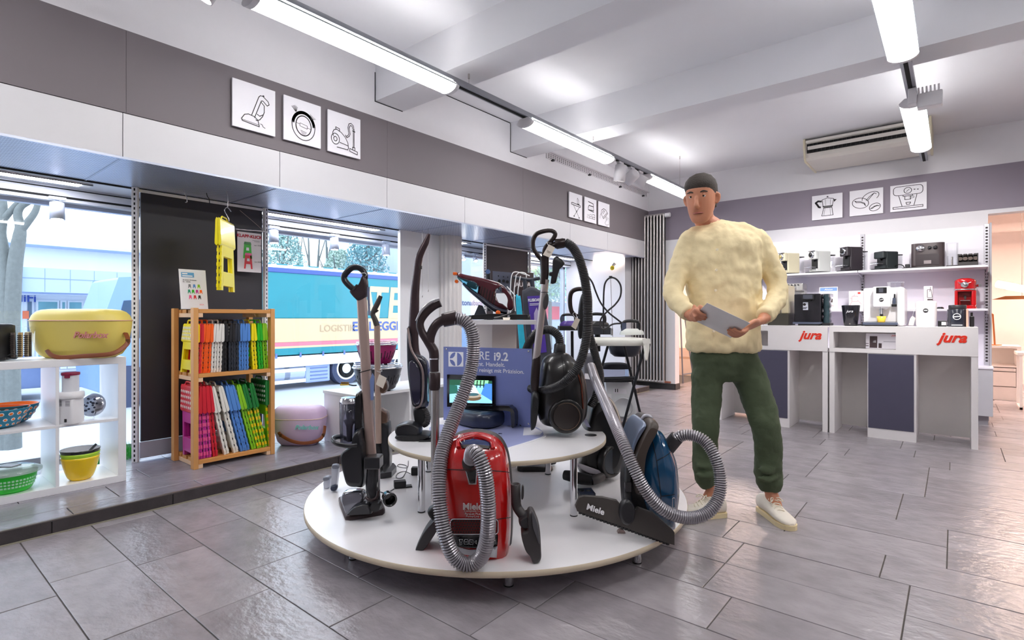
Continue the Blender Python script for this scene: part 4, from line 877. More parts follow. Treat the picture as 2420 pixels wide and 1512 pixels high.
scr(arc(1121, 933, 20, 6, n=20)[:-1], (150, 140, 126), .8, 5); scr(arc(1121, 939, 20, 7, n=20)[:-1], (96, 78, 58), .7, 4); scr(arc(1121, 931, 14, 3.6, n=20)[:-1], (58, 92, 100), .7, 6)
# base plate under the robot
mp = [(1008, 1014), (1022, 1004), (1060, 1002), (1250, 1006), (1284, 1016), (1290, 1024), (1282, 1034), (1200, 1060), (1130, 1082), (1106, 1082), (1030, 1040)]
t = thing('base_plate', 'flat lilac printed plate with white rim lying under the robot vacuum', 'plate', on_z(1150, 1030, ZU))
mp2 = smoothpoly(mp, 3); P_ = [on_z(x, y, ZU+.004) for x, y in mp2]
MB().prism([V((p.x, p.y, ZU)) for p in P_], (0, 0, .0045)).build('plate_rim', WHITE, t)
cx_ = sum(p.x for p in P_)/len(P_); cy_ = sum(p.y for p in P_)/len(P_)
MB().add([V((cx_+(p.x-cx_)*.955, cy_+(p.y-cy_)*.955, ZU+.0048)) for p in P_], [list(range(len(P_)))]).build('plate_print', M('lilac_print', (158, 164, 206), .3), t)
pp = [on_z(x, y, ZU) for x, y in ((1238, 1012), (1262, 1012), (1283, 1022), (1276, 1029), (1236, 1031))]
MB().add([V((p.x, p.y, ZU+.0051)) for p in pp], [list(range(5))]).build('plate_label', M('label_white', (240, 240, 246), .3), t)
for x, y in ((1075, 1032), (1182, 1038)): c = on_z(x, y, ZU); MB().cyl(V((c.x, c.y, ZU+.004)), V((c.x, c.y, ZU+.03)), .011, n=18).build('locating_pin', CHROME, t)
# robot vacuum and its dock
c = on_z(1140, 1004, ZU); fr = (-FW+RT*.16).normalized(); rt_ = V((-fr.y, fr.x, 0))
t = thing('robot_vacuum', 'dark blue-black three-cornered robot vacuum in front of the lilac sign', 'robot vacuum', V((c.x, c.y, ZU+.005)))
def tri(s, z, k=26):
    o = []
    base = smoothpoly([(-.165, -.12), (-.175, -.06), (-.12, .06), (-.055, .15), (0, .168), (.055, .15), (.12, .06), (.175, -.06), (.165, -.12), (.12, -.15), (0, -.158), (-.12, -.15)], 4)
    return [V((c.x, c.y, 0))+rt_*x*s+fr*y*s+UP*z for x, y in base]
z0 = ZU+.005
MB().loft([tri(.93, z0+.008), tri(.99, z0+.02), tri(1, z0+.05), tri(.985, z0+.07), tri(.93, z0+.082), tri(.8, z0+.086)]).build('body', M('robot_blue_black', (30, 38, 62), .35, coat=.2), t)
MB().loft([tri(.78, z0+.0855), tri(.76, z0+.089), tri(.6, z0+.0895)]).build('top_panel', M('robot_top_navy', (26, 40, 58), .3), t)
P3 = lambda x, y: V((c.x, c.y, z0+.0905))+rt_*x+fr*y
MB().add([P3(x, y) for x, y in ((-.026, -.105), (.026, -.105), (.02, -.097), (-.02, -.097))], [(0, 1, 2, 3)]).build('home_button', M('button_amber', (214, 150, 50), .4), t)
text('Electrolux', t, P3(0, .0), -rt_, -fr, .013, TXTW, ext=.0002); text('PUREi9.2', t, P3(.0, .1), -rt_, -fr, .010, TXTW, ext=.0002)
for i in range(3): stube([V((c.x, c.y, z0+.02))-rt_*(-.165)+fr*.0+rt_*0+RT*.0, V((c.x, c.y, z0+.008))+RT*(.20+.012*i)-FW*(.02+.03*i)], .003, 5, 2).build('side_brush', BLACK, t)
t = thing('charging_dock', 'low black charging dock between the robot vacuum and the sign', 'charging dock', S(1160, 1000)+nn*.02)
dk = smoothpoly([(1094, 985), (1094, 964), (1108, 957), (1200, 954), (1216, 958), (1226, 970), (1226, 1002), (1219, 1004), (1217, 975), (1206, 966), (1110, 966), (1102, 972), (1101, 985)], 2)
MB().prism([S(*p)+nn*.015 for p in dk], nn*.05).build('dock_frame', GLOSSB, t, .003)
# ---------------------------------------------------------------- handheld vacuum on the pedestal shelf
ZT = 1.034
BUR = M('glossy_burgundy', (78, 14, 30), .14, var=.06, coat=.8)
ORG = M('orange_plastic', (244, 106, 20), .35)
t = thing('handheld_vacuum', 'burgundy handheld vacuum with orange wheels standing on the pedestal shelf', 'handheld vacuum', W(1180, 752, 3.25))
bodyo = [(1078, 644), (1100, 649), (1140, 657), (1165, 665), (1190, 680), (1206, 697), (1213, 715), (1213, 728), (1204, 733), (1180, 731), (1160, 720), (1128, 697), (1104, 676), (1079, 658)]
# outline with the grip opening cut out: shell in front of and behind the opening
grip = pillow([(1180, 669), (1196, 681), (1208, 697), (1214, 714), (1213, 730), (1204, 734), (1199, 729), (1201, 712), (1196, 697), (1186, 686), (1176, 682)], 3.25, .05, 3, 4, .7)
grip.build('handle', BUR, t)
pillow([(1079, 644), (1100, 649), (1140, 657), (1180, 668), (1186, 678), (1174, 684), (1172, 698), (1180, 716), (1190, 726), (1203, 730), (1196, 734), (1178, 731), (1158, 719), (1128, 697), (1131, 675), (1100, 660), (1080, 655)], 3.25, .11, 3, 5, .72, per=2).build('shell', BUR, t)
pillow([(1080, 655), (1100, 660), (1130, 672), (1129, 696), (1112, 684), (1094, 670)], 3.22, .10, 3, 4, .8, per=2).build('dust_bin', glass('bin_teal', (.5, .78, .84), 1, .02, .18, (60, 130, 150)), t)
pillow([(1104, 668), (1112, 663), (1127, 669), (1126, 684), (1112, 680), (1104, 675)], 3.20, .05, per=2).build('filter', M('filter_navy', (32, 52, 70), .4), t)
stube([W(1095, 670, 3.2), W(1112, 686, 3.2), W(1140, 708, 3.2), W(1170, 730, 3.2), W(1200, 738, 3.2)], [(.008, .03), (.012, .04), (.016, .045), (.018, .045), (.012, .04)], 12, flat=UP).build('lower_trim', M('trim_navy', (38, 42, 58), .3), t)
MB().obox(W(1076, 647, 3.22), RT, FW, UP, .012, .03, .008).build('nozzle_tip', ORG, t, .003)
c = W(1079, 665, 3.2); MB().cyl(c-FW*.012, c+FW*.02, .010, n=20).build('front_wheel', ORG, t)
c = W(1177, 739, 3.14); o = MB().lathe([(.0145, -.02), (.0145, 0), (.011, .004), (.0001, .004)], c, 24, -FW).build('rear_wheel', ORG, t)
m = MB()
for i in range(6):
    x = 1140+6.3*i; m.tube([W(x, 676+i*3.2, 3.190), W(x-5, 700+i*4.0, 3.188), W(x-6, 708+i*4.2, 3.19)], .0022, 6)
m.build('vent_slots', GAPM, t)
pillow([(1179, 680), (1184, 678), (1186, 688), (1182, 690)], 3.2, .02, per=2).build('trigger', M('trigger_slate', (58, 70, 88), .3), t)
t = thing('charging_tray', 'long black charging tray under the handheld vacuum', 'charging base', W(1175, 754, 3.2))
pillow([(1107, 755), (1110, 745), (1165, 741), (1215, 743), (1252, 743), (1254, 755)], 3.2, .16, 4, 4, .9, per=1).build('base_tray', BLACK, t)
MB().prism([W(1120, 745, 3.2), W(1131, 720, 3.2), W(1140, 722, 3.2), W(1150, 745, 3.2)], FW*.05).build('cradle', M('cradle_grey', (60, 64, 74), .35), t, .004)
stube([W(1168, 751, 3.1), W(1185, 748, 3.09), W(1205, 741, 3.09), W(1216, 736, 3.1)], .0045, 8).build('cable', GLOSSB, t)
MB().obox(W(1202, 742, 3.1), RT, FW, UP, .008, .008, .018).build('plug', CHROME, t, .003)
MB().prism([W(1188, 750, 3.08), W(1206, 750, 3.08), W(1204, 756, 3.06), W(1190, 757, 3.06)], FW*.001).build('paper_label', TAGM, t)
# ================================================================ WINDOW DISPLAY ON THE PLATFORM
# white cube shelf
t = thing('cube_shelf', 'white open cube shelf on the platform holding kitchen bowls', 'shelf', (-4.03, .64, ZP))
X0, X1, Ya, Yb_, Zb, Zt = -4.23, -3.84, .255, 1.02, ZP, .815
for n_, b in (('top_board', (X0, X1, Ya, Yb_, Zt-.04, Zt)), ('bottom_board', (X0, X1, Ya, Yb_, Zb, Zb+.04)), ('side_board', (X0, X1, Ya, Ya+.04, Zb+.04, Zt-.04)), ('side_board', (X0, X1, Yb_-.04, Yb_, Zb+.04, Zt-.04)),
              ('shelf_board', (X0, X1-.002, Ya+.04, Yb_-.04, .436, .452)), ('divider', (X0, X1-.002, .692, .708, Zb+.04, .436)), ('divider', (X0, X1-.002, .692, .708, .452, Zt-.04))):
    MB().box(*b).build(n_, WHITE, t, .0015)
# coolers
def cooler(label, loc, rows, seam, cbody, clid, trim, mat2, tx, tpos, strap, d0, tail):
    t = thing('cool_box', label, 'cool box', loc)
    seam_i = [i for i, r in enumerate(rows) if r[0] <= seam]
    bodyloft(rows[seam_i[-1]:], 3.4, 40).build('body', cbody, t)
    bodyloft([r for r in rows if r[0] <= seam], 3.4, 40).build('lid', clid, t)
    s_ = rows[seam_i[-1]]; d = (s_[3]+s_[4])/2
    MB().tube(sring(W((s_[1]+s_[2])/2, s_[0], d), RT, -FW, (s_[2]-s_[1])/2*d/FPX+.001, (s_[4]-s_[3])/2+.001, 40, 3.4), .003, 6, True).build('seam_band', trim, t)
    text(tx, t, W(*tpos, d0), RT, UP-RT*tail*0, .05 if d0 < 3.6 else .046, mat2, shear=.35, bold=.0012, ext=.002, sx=1.05)
    o = stube([W(*p) for p in strap], [(.002, .013)]*len(strap), 10, 6, flat=-FW).build('shoulder_strap', M('tan_leather', (128, 66, 30), .5, bump=.1), t)
    for p in (strap[1], strap[-2]): MB().obox(W(*p)-FW*.004, RT, UP, FW, .009, .012, .006).build('buckle', M('buckle_bronze', (110, 70, 40), .35, metal=.6), o)
    return t
YEL = M('pale_yellow_plastic', (226, 206, 104), .38, var=.02)
rows = [(730, 128, 258, 3.12, 3.22), (732, 112, 274, 3.08, 3.27), (737, 103, 284, 3.06, 3.29), (745, 95, 292, 3.05, 3.30), (757, 91, 296, 3.04, 3.31), (775, 92, 295, 3.045, 3.305), (800, 96, 291, 3.05, 3.3), (825, 102, 284, 3.06, 3.29), (837, 110, 276, 3.07, 3.28), (844, 122, 262, 3.09, 3.26), (846, 134, 250, 3.12, 3.23)]
cooler('pale yellow cool box with leather strap on top of the white cube shelf', W(192, 846, 3.175), rows, 757, YEL, YEL, M('trim_rose_beige', (222, 176, 150), .5), M('script_rose', (214, 140, 132), .5), 'Polarbox', (213, 792), [(98, 777, 3.15), (102, 800, 3.1), (112, 830, 3.06), (138, 844, 3.03), (200, 841, 3.02), (262, 836, 3.04), (290, 822, 3.1), (303, 806, 3.14), (296, 786, 3.18)], 3.046, 0)
PIN = M('lilac_pink_plastic', (216, 190, 222), .4, var=.02)
rows = [(957, 668, 745, 4.14, 4.22), (959, 660, 756, 4.10, 4.25), (964, 655, 763, 4.07, 4.28), (972, 652, 767, 4.05, 4.30), (985, 651, 768, 4.05, 4.30), (1000, 653, 767, 4.05, 4.3), (1020, 656, 764, 4.06, 4.29), (1038, 661, 758, 4.07, 4.28), (1047, 668, 750, 4.09, 4.26), (1050, 678, 742, 4.12, 4.24)]
cooler('lilac pink cool box with brown strap on the platform beside the stool rack', on_z(710, 1048, ZP), rows, 985, PIN, PIN, M('trim_cream', (236, 210, 190), .5), M('script_mint', (130, 206, 200), .5), 'Polarbox', (724, 1010), [(657, 1018, 4.08), (664, 1028, 4.05), (690, 1042, 4.03), (720, 1047, 4.03), (750, 1041, 4.05), (764, 1028, 4.1), (768, 1006, 4.15)], 4.042, 0)
# cutlery drainer and dark tablet at the left
t = thing('knife_block', 'clear knife holder full of ribbed beige blades next to the yellow cool box', 'knife holder', W(45, 846, 3.0))
c = W(44, 846, 3.0); MB().lathe([(.068, .002), (.07, .16)], c, 30, cap=(True, False)).build('clear_cup', THIN, t)
MB().lathe([(.07, .155), (.073, .16), (.073, .172), (.062, .176)], c, 30, cap=(False, False)).build('rim', THIN, t)
for i in range(9):
    a = i*.7; p = c+RT*.045*math.cos(a)+FW*.045*math.sin(a)
    MB().obox(p+UP*.075, RT, FW, UP, .009, .004, .068).build('bristle_column', M(f'bristle_{i%3}', ((196, 182, 160), (120, 108, 100), (226, 196, 140))[i % 3], .5), t)
    m = MB()
    for k in range(11): m.obox(p+UP*(.016+.011*k)-FW*.005, RT, FW, UP, .010, .004, .0022)
    m.build('teeth', M('teeth_dark', (70, 62, 60), .5), t)
t = thing('toaster', 'black upright appliance with cable at the left edge of the cube shelf top', 'appliance', W(-8, 850, 2.93))
pillow([(-40, 764), (6, 764), (14, 768), (17, 850), (-40, 850)], 2.93, .12, 4, 4, .92, per=1).build('housing', BLACK, t)
MB().cyl(W(2, 851, 2.87), W(2, 845, 2.87), .02, n=16).build('foot', BLACK, t)
stube([W(14, 842, 2.9), W(28, 836, 2.9), W(38, 838, 2.9), W(40, 846, 2.88), W(30, 848, 2.87), W(18, 846, 2.86)], .0025, 6).build('cable', BLACK, t)
# bowls and gadgets in the cubes
def bowl(name, label, c, R, hgt, th, mat, base=.45, group=None, inner=None, n=40, e=.55):
    t = thing(name, label, 'bowl', c, group); pr = [(R*base*.98, 0)]
    pr += [(R*(base+(1-base)*(k/10)**e), hgt*k/10) for k in range(0, 11)]
    MB().lathe(pr+[(R-th, hgt)], c, n, cap=(True, False)).build('outer', mat, t)
    ir = [(max(r-th, .001), max(z, th)) for r, z in pr[1:]][::-1]
    MB().lathe(ir, c, n, cap=(False, True)).build('inner', inner or mat, t); return t
zc = Zb+.04
c = W(190, 1124, 3.13); c.z = zc
bowl('mixing_bowl', 'yellow mixing bowl, lowest of three nested in the lower right cube', c, .092, .135, .003, M('bowl_yellow', (246, 206, 12), .25, coat=.4), .5)
bowl('mixing_bowl', 'lime green mixing bowl nested between the yellow and black bowls', c+UP*.03, .0935, .128, .003, M('bowl_lime', (170, 214, 40), .25, coat=.4), .5)
bowl('mixing_bowl', 'black rimmed white mixing bowl, topmost of the nested three', c+UP*.062, .095, .115, .003, GLOSSB, .5, None, WHITE)
p = c+UP*.16; t = solo('spatula', MB().obox(p+RT*.05, (RT*.7+UP*.7).normalized(), FW, (UP-RT).normalized(), .06, .003, .006), GLOSSB, 'thin black and white utensil leaning in the topmost nested bowl', 'utensil')
solo('price_card', MB().obox(p-RT*.02-UP*.03, (RT+UP*.3).normalized(), FW, (UP-RT*.3).normalized(), .02, .002, .012), M('card_dark', (40, 42, 50), .5), 'small dark price card inside the topmost nested bowl', 'card')
c = W(22, 1150, 2.92); c.z = zc
t = bowl('salad_spinner', 'bright green slotted salad spinner basket in the lower left cube', c, .118, .10, .003, M('spinner_green', (30, 214, 40), .3, coat=.4), .72)
m = MB()
for k in range(44):
    a = 2*math.pi*k/44
    for z, hh in ((.035, .007), (.052, .007), (.069, .007)):
        rr_ = .118*(.72+.28*(z/.1)**.55)+.0004; d = V((math.cos(a), math.sin(a), 0)); m.obox(c+d*rr_+UP*z, d, V((-d.y, d.x, 0)), UP, .0008, .0055, hh*.7)
tag(m.build('slots', M('slot_pale_green', (190, 250, 200), .5), t), kind='stuff')
MB().lathe([(.122, .002), (.136, .10)], c, 40, cap=(False, False)).build('outer_bowl', THIN, t)
MB().lathe([(.137, .10), (.137, .112), (.1, .128), (.04, .134), (.001, .134)], c, 40).build('lid', glass('lid_clear', (.9, .97, .93), 1, .03, .25, (225, 240, 235)), t)
MB().obox(c+UP*.136, RT, FW, UP, .04, .03, .002).build('lid_button', GREYM, t)
def dots(m, c, R, h, base, rows, nper, size):
    for k in range(nper):
        for i, z in enumerate(rows):
            a = 2*math.pi*(k+.5*(i % 2))/nper; r = R*(base+(1-base)*(z/h)**.55)+.0006
            d = V((math.cos(a), math.sin(a), 0)); p = c+d*r+UP*z; n_ = (d-UP*.6).normalized(); m.cyl(p-n_*.001, p+n_*.0012, size*(1-.18*(len(rows)-1-i)), n=12)
TEALB = M('bowl_teal', (24, 122, 152), .35); ORB = M('bowl_orange', (255, 126, 16), .35)
for lab, px, R in (('teal bowl with orange dots, larger front one of two in the upper left cube', -6, .135), ('teal bowl with orange dots, behind and right of the larger one', 28, .12)):
    c = W(px, 1010, 2.92 if R > .13 else 3.06); c.z = .452
    t = bowl('dotted_bowl', lab, c, R, .105, .003, TEALB, .42, 'dotted bowls in the cube shelf', ORB)
    m = MB(); dots(m, c, R, .105, .42, (.022, .05, .082), 20, .0115); o = m.build('dot_rings', WHITE, t)
    m = MB(); dots(m, c+V((0, 0, 0)), R+.0012, .105, .42, (.022, .05, .082), 20, .0078); m.build('dots', ORB, t)
c = W(167, 992, 3.05); c.z = .452
t = thing('juicer', 'white upright food processor with dark red lid in the upper right cube', 'food processor', c)
q = lambda s, z: sring(c+UP*z, RT, FW, s*.85, s*.85, 24, 5)
MB().loft([q(.056, 0), q(.058, .01), q(.056, .14)]).build('motor_base', WHITE, t)
MB().lathe([(.06, .142), (.064, .15), (.063, .175), (.052, .18)], c, 30).build('collar', WHITE, t)
MB().cyl(c+UP*.18, c+UP*.275, .039, n=28).build('feed_tube', M('tube_grey_white', (222, 224, 230), .3), t)
o = MB().lathe([(.0425, .272), (.0435, .278), (.0425, .287), (.025, .29)], c, 28).build('lid', M('lid_wine', (136, 20, 62), .3), t)
MB().obox(c-FW*.039+RT*.012+UP*.268, RT, FW, UP, .012, .005, .01).build('pusher_tab', M('lid_wine', (136, 20, 62), .3), o)
m = MB()
for i in range(4):
    for sx in (-.027, .027): m.obox(c-FW*.0492+RT*sx*.85+UP*(.105+.008*i), RT, FW, UP, .012, .001, .0012)
m.build('vent_lines', GREYM, t); MB().obox(c-FW*.0492+RT*.012+UP*.022, RT, FW, UP, .006, .002, .009).build('socket', BLACK, t)
c = W(218, 950, 3.2)
t = thing('cutting_disc', 'shiny metal cutting disc on a clear stand behind the food processor', 'cutting disc', V((c.x, c.y, .452)))
axd = (-FW+RT*.25+UP*.25).normalized(); cc = V((c.x, c.y, .452+.078))
MB().lathe([(.0001, .018), (.03, .016), (.055, .008), (.068, 0), (.068, -.006), (.05, -.004)], cc, 40, axd, cap=(False, True)).build('disc', M('disc_steel', (190, 194, 206), .14, metal=1), t)
m = MB()
for k in range(14):
    a = k*2.399; r = .012+.038*((k*7) % 10)/10; a1 = axd.orthogonal().normalized(); a2 = axd.cross(a1); m.cyl(cc+a1*r*math.cos(a)+a2*r*math.sin(a)+axd*.004, cc+a1*r*math.cos(a)+a2*r*math.sin(a)+axd*.0195, .006, n=8)
m.build('blades', M('blade_dark', (36, 40, 58), .3), t)
for s_ in (-.03, .03): MB().cyl(V((c.x, c.y, .452))+RT*s_-FW*.03, cc-UP*.02+RT*s_, .003, n=8).build('stand_leg', CLEAR, t)
# artificial grass tuft at the glass
m = MB()
for k in range(420):
    p = on_x(311, 1078, -4.5)+V((random.uniform(-.1, .1), random.uniform(-.25, .03), 0)); p.z = ZP; q_ = V((random.uniform(-.02, .02), random.uniform(-.02, .02), random.uniform(.06, .13))); s_ = RT*.0022
    m.add([p-s_, p+s_, p+q_], [(0, 1, 2)])
o = m.build('grass_mat', M('grass_green', (52, 170, 60), .6, var=.3), None, fixn=False); tag(o, 'bright green artificial grass tuft behind the slotted upright', 'grass', kind='stuff')
# ---------------------------------------------------------------- wooden rack with folding stools
PINE = M('pine_wood', (214, 156, 92), .5, var=.22, scale=9, stretch=(1, 1, .12), bump=.1)
PINEY = M('pine_wood_long', (210, 148, 80), .5, var=.22, scale=9, stretch=(1, .12, 1), bump=.1)
PINEX = M('pine_wood_pale', (232, 196, 160), .55, var=.14, scale=9, stretch=(.12, 1, 1), bump=.1)
t = thing('wooden_rack', 'pine slatted rack with three levels standing before the charcoal board', 'rack', (-3.965, 1.63, ZP))
RX0, RX1, RY0, RY1 = -4.16, -3.77, 1.365, 1.90
for x in (RX0, RX1-.05):
    for y in (RY0, RY1-.03): MB().box(x, x+.05, y, y+.03, ZP, 1.112).build('post', PINE, t, .002)
for z in (1.085, .665, .105):
    for y in (RY0+.03, RY1-.058): MB().box(RX0+.004, RX1-.004, y, y+.028, z-.034, z-.006).build('side_rail', PINEX, t, .002)
    for k in range(4):
        if z > 1 and k == 1: pass
        x = RX0+.012+.098*k; MB().box(x, x+.07, RY0+.031, RY1-.031, z-.006, z+.018).build('slat', PINEY, t, .002)
    MB().box(RX1-.028, RX1-.002, RY0+.031, RY1-.031, z-.006, z+.02).build('front_rail', PINEY, t, .002)
SM = {}
def stool(name, label, h, ww, cs, cb, ch, group, hole=False, dots_=None):
    t = thing(name, label, 'folding stool', (0, 0, 0), group); zs = h*.66; tk = .0165
    key = (h, ww)
    def put(nm, mb_f, mat, par=None, bev=0):
        k = (key, nm)
        if k in SM:
            o = bpy.data.objects.new(nm.rstrip('0123456789_'), SM[k][0]); C.objects.link(o); o.parent = par or t; ORI[o.name] = V((0, 0, 0))
            for md in SM[k][1]: b = o.modifiers.new('edge', 'BEVEL'); b.width, b.segments, b.limit_method, b.angle_limit = md, 2, 'ANGLE', .7
        else:
            o = mb_f().build(nm.rstrip('0123456789_'), mat, par or t, bev); SM[k] = (o.data, [bev] if bev else [])
        if not o.data.materials: o.data.materials.append(mat)
        o.material_slots[0].link = 'OBJECT'; o.material_slots[0].material = mat
        return o
    def half(sg):
        def f():
            m = MB(); prof = [(.0015, zs*.96), (.011, zs*.93), (tk+.004, zs*.97), (tk+.004, zs*1.03), (tk-.002, h*.97), (tk-.007, h), (.004, h), (.0008, h*.975), (.0008, h*.80)]
            return m.prism([V((-ww/2, sg*y, z)) for y, z in prof], (ww, 0, 0))
        return f
    put('seat_half_1', half(1), cs, None, .004); a = put('seat_half_2', half(-1), cs, None, .004)
    def panel(sg):
        def f():
            m = MB(); y0, y1 = sorted((sg*.001, sg*tk*.92)); w1, w2 = ww*.40, ww*.47
            m.prism([V((x, y0, z)) for x, z in ((-w2, 0), (-w2+.03, 0), (-w1+.03, zs), (-w1, zs))], (0, y1-y0, 0)); m.prism([V((x, y0, z)) for x, z in ((w2-.03, 0), (w2, 0), (w1, zs), (w1-.03, zs))], (0, y1-y0, 0))
            m.box(-w1+.02, w1-.02, y0, y1, zs*.72, zs); m.box(-w2+.025, w2-.025, y0, y1, zs*.10, zs*.40); return m
        return f
    put('leg_panel_1', panel(1), cb, None, .002); put('leg_panel_2', panel(-1), cb, None, .002)
    def hin():
        m = MB(); n = 6
        for i in range(n):
            z = zs*(.06+.9*i/n); x = ww*(.475-.07*z/zs)
            for sg in (-1, 1): m.box(x-.004, x+.0035, sg*.0095-.0062, sg*.0095+.0062, z, z+zs*.07)
        return m
    tag(put('hinges', hin, ch), kind='stuff')
    def slots():
        m = MB(); n = 6
        for i in range(n):
            z = zs*(.14+.9*i/n); x = ww*(.475-.07*z/zs)
            if i < n: m.box(x-.004, x+.0015, -.0022, .0022, z, z+zs*.05)
        return m
    tag(put('joint_gaps', slots, GAPM), kind='stuff')
    def hd():
        return MB().tube([V((-.05, -.006, h-.004)), V((-.048, -.006, h+.014)), V((-.035, -.006, h+.022)), V((.035, -.006, h+.022)), V((.048, -.006, h+.014)), V((.05, -.006, h-.004))], .0055, 8)
    put('carry_handle', hd, cs)
    if dots_:
        def dt():
            m = MB()
            for i in range(7):
                for j in range(4): x = -ww/2+.02+(ww-.04)*i/6; z = zs*1.02+(h*.96-zs*1.02)*(j+.3)/4; y = -(tk+.005)+.006*max(0, (z-zs*1.03)/(h-zs)); m.cyl((x, y+.003, z), (x, y-.0008, z), .0095, n=10)
            return m
        tag(put('dots', dt, dots_, a), kind='stuff')
    return t
col = lambda n, c: M('stool_'+n, c, .3, var=.04, coat=.3)
YE, RE, OR, WH, BK, BU, GN, LM, MG, PK, DG, YG = [col(*a) for a in (('yellow', (244, 226, 10)), ('red', (214, 36, 52)), ('orange', (246, 96, 16)), ('white', (228, 226, 220)), ('black', (26, 26, 30)), ('blue', (84, 140, 214)), ('green', (30, 186, 30)), ('lime', (140, 206, 30)), ('magenta', (196, 50, 150)), ('pink', (236, 88, 150)), ('dark_green', (16, 122, 46)), ('hinge_yellow', (240, 200, 10)))]
CR = col('cream', (238, 236, 226)); NV = col('slate', (40, 46, 58)); ORC = 'folding stools on the wooden rack'
XS0 = RX1-.145
up = [(461, YE, YE, 'yellow folding stool with pale dots at the left end of the middle shelf', 1), (471, RE, RE, 'red folding stool on the middle shelf between yellow and orange ones', 0), (482, OR, OR, 'orange folding stool on the middle shelf next to the red one', 0), (494, OR, OR, 'orange folding stool on the middle shelf next to the white ones', 0), (507, WH, WH, 'white folding stool on the middle shelf beside the orange one', 0), (520, WH, WH, 'white folding stool on the middle shelf beside the black one', 0), (533, BK, BK, 'black folding stool on the middle shelf right of the white ones', 0), (549, BK, NV, 'black folding stool with white dots in the centre of the middle shelf', 1), (561, NV, NV, 'slate folding stool on the middle shelf next to the blue ones', 0), (573, BU, BU, 'blue folding stool on the middle shelf beside the slate one', 0), (585, BU, BU, 'blue folding stool on the middle shelf beside the small gap', 0), (606, YE, YE, 'yellow folding stool on the middle shelf left of the green one', 0), (620, GN, GN, 'bright green folding stool on the middle shelf near its right end', 0), (632, LM, LM, 'lime folding stool at the right end of the middle shelf', 0)]
for i, (px, cs, cb, lab, dd) in enumerate(up):
    p = on_x(px, 870, RX1-.03); o = stool('folding_stool', lab, .325, .22, cs, cb, cb, ORC, dots_=WH if dd else None)
    o.location = (XS0, p.y, .684); o.rotation_euler = (math.radians((3.5 if i < 6 else 1.5 if i < 11 else -2.2)*-1), 0, math.radians(-2))
lo = [(470, 466, RE, MG, PK, 'magenta folding stool with dotted red seat at the left end of the bottom shelf', WH), (483, 480, RE, MG, PK, 'magenta folding stool second from the left on the bottom shelf', None), (497, 489, RE, MG, PK, 'magenta folding stool on the bottom shelf next to the all red one', None), (512, 498, RE, RE, RE, 'all red folding stool on the bottom shelf', None), (539, 506, CR, CR, CR, 'cream folding stool leaning on the red one on the bottom shelf', None), (561, 525, CR, CR, CR, 'cream folding stool with black dots leaning beside the blue ones', BK), (577, 541, BU, BU, BU, 'blue folding stool leaning on the cream one on the bottom shelf', None), (588, 552, BU, BU, BU, 'blue folding stool leaning beside the lime one on the bottom shelf', None), (603, 567, LM, LM, LM, 'lime folding stool with white dots leaning on the bottom shelf', WH), (616, 580, DG, LM, YG, 'green seated folding stool with yellow hinges beside the lime one', None), (629, 597, DG, LM, YG, 'green seated folding stool with yellow hinges, leaning with a white label', WH), (642, 634, DG, LM, YG, 'dark green dotted folding stool upright at the right end of the bottom shelf', WH)]
for i, (pb, pt_, cs, cb, ch, lab, dd) in enumerate(lo):
    p = on_x(pb, 1075, RX1-.03); q_ = on_x(pt_, 905, RX1-.03); o = stool('folding_stool', lab, .475, .245, cs, cb, ch, ORC, dots_=dd)
    o.location = (XS0, p.y-.004, .126); o.rotation_euler = (-math.atan2(q_.y-p.y, .45), 0, math.radians(-2))
# product stand on the rack
fo = W(470, 727, 3.62); fa = on_x(428, 727, -3.93); fb = on_x(492, 725, -3.93); u_ = (fb-fa); u_.z = 0; wd = u_.length; u_.normalize(); nrm_ = (u_.cross(UP)).normalized(); tilt = (UP-nrm_*.18).normalized()
fa.z = 1.105; hh = .272
t = thing('sign_holder', 'tilted clear sign holder with stool price sheet on top of the wooden rack', 'sign holder', fa+u_*wd/2)
n3 = u_.cross(tilt).normalized()
MB().prism([fa, fa+u_*wd, fa+u_*wd+tilt*hh, fa+tilt*hh], -n3*.004).build('acrylic_holder', CLEAR, t)
MB().box(fa.x-.06, fa.x+.01, fa.y, fa.y+wd, 1.103, 1.107).build('holder_foot', CLEAR, t)
sh = MB().prism([fa+n3*.001, fa+u_*wd+n3*.001, fa+u_*wd+tilt*hh+n3*.001, fa+tilt*hh+n3*.001], n3*.0008).build('price_sheet', M('paper_white', (236, 236, 242), .6), t)
F2 = lambda x, y: fa+u_*wd*x+tilt*hh*y+n3*.003
MB().add([F2(.08, .80), F2(.55, .80), F2(.55, .92), F2(.08, .92)], [(0, 1, 2, 3)]).build('blue_banner', M('banner_blue', (96, 168, 218), .5), sh)
ribbon([[(.12, .885), (.30, .885)], [(.12, .83), (.48, .83)]], fa+n3*.0035, u_*wd, tilt*hh, n3, .028).build('banner_lines', TXTW, sh, fixn=False)
text('in zwei Grössen', sh, F2(.12, .73), u_, tilt, .013, TXTB, 'LEFT', ext=.0002); text('Fr. 19.90', sh, F2(.12, .68), u_, tilt, .013, TXTB, 'LEFT', ext=.0002)
cols = [GREYM, BU, LM, col('teal', (20, 150, 120)), GN, MG, OR, PK, RE, BK]
for i, cm in enumerate(cols):
    if i < 3: x, y = .36+.17*i, .575
    elif i < 7: x, y = .33+.145*(i-3), .44
    else: x, y = .36+.17*(i-7), .30
    s_ = .055; ln = [(-s_, -.05), (-s_*.7, .05), (s_*.7, .05), (s_, -.05), (s_*.55, -.05), (s_*.4, -.02), (-s_*.4, -.02), (-s_*.55, -.05)]
    MB().add([F2(x+a, y+b)+n3*.0002 for a, b in ln], [list(range(8))]).build('stool_picture', cm, sh)
